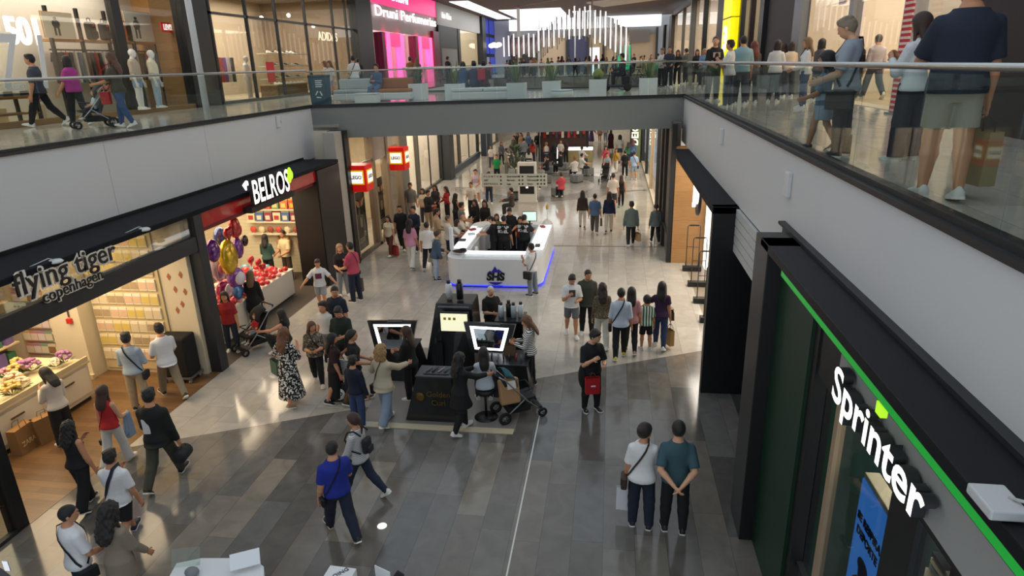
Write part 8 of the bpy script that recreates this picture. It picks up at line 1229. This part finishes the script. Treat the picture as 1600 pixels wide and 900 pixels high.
i = P('ur_greyhair', 'person with short grey hair in light grey T-shirt at the right gallery rail', 1306, 30, 1308, 244, 60, 'f', 'stand', ('low', 'low'), dict(TOP(('T', '9aa2ae')), off=.008), ('slim', '1c2230'), ('short', '8a7c68'), z=ZF, H=1.7, shoe='b:15161a', lod=1, skin=0, head=(0, 22)); cross_bag(i, -1, '1a1a1e', 'large black shoulder bag of the person with short grey hair', .32, .24, .1, stw=.015)
P('ur_child', 'child in pale blue skirt beside the person with short grey hair', 1278, 130, 1277, 236, 60, 'f', 'step', 'low', ('T', '4a6488'), dict(BOT(('mini', '9fb4c6'))), ('long', '17100e'), z=ZF, H=1.25, child=True, lod=1, shoe='2a3048')
U('ur_longdark', 'person with very long dark hair and navy top inside the right gallery crowd', 1344, 57, 1.70, 10, 'f', 'stand', 'hang', ('L', '23202c'), ('slim', '1c2030'), ('long', '17100e')); U('ur_pale', 'man in pale lilac shirt and dark blue trousers seen from behind', 1375, 51, 1.78, 8, 'm', 'walk', 'hang', ('L', 'b8b4c4'), ('str', '2c3a54'), ('crop', '17100e'))
i = P('ur_behind', 'person in white sleeves and dark wide trousers hidden behind the man in navy', 1420, 20, 1408, 250, 30, 'f', 'stand', ('phone', 'phone'), ('L', 'dcdee0'), ('wide', '232838'), ('long', '3a2418'), z=ZF, H=1.68, lod=1)
i = P('ur_big', 'man in navy T-shirt and frayed beige shorts with back turned at the right gallery rail', 1500, -60, 1462, 312, -6, 'm', [(4, 3, 2), (-5, 6, 2)], ('eat', 'hang'), dict(TOP(('T', '232a3a')), off=.006), dict(BOT(('sh', 'a8a290')), len=.8), ('short', '1c1410'), z=ZF, H=1.86, lod=0, skin=1, build=1.12)
hand_bag(i, 1, 'paper', '8f8262', 'big tan paper bag in the right hand of the man in navy T-shirt', .36, .46, .14, drop=.14, turn=15)
for k_, dx, dy in (('lean1', -.55, 0), ('lean2', -.4, 0), ('denim', -.25, 0), ('kback_child', -.75, .9), ('clerk_left', .22, 0), ('clerk_mid', 0, -.45), ('kback_man', 0, .2), ('kback_girl', -.15, .45), ('ponyblack', -.25, .25), ('stylist_right', -.15, -.18), ('w8', 0, .3), ('greentee', .1, .4), ('br_denim', -.12, 0), ('br_red', .08, 0), ('squat', .3, 0), ('gal_brown', .2, 0), ('creamback', .5, 0), ('vendor', .04, .74)): PEOPLE[k_]['o'].location += Vector((dx, dy, 0))
for o_ in bpy.data.objects:
    if o_.name.startswith('crossbody_bag') and 'denim' in o_['label']: o_.location += Vector((-.25, 0, 0))
vs = bpy.context.scene.view_settings; vs.view_transform = 'Standard'; vs.look = 'None'; vs.gamma = 1; vs.use_curve_mapping = False; vs.exposure = EXPO
sc_ = bpy.context.scene.cycles; sc_.max_bounces = 7; sc_.transparent_max_bounces = 24; sc_.diffuse_bounces = 3; sc_.glossy_bounces = 3; sc_.sample_clamp_indirect = 6; sc_.caustics_reflective = False; sc_.caustics_refractive = False
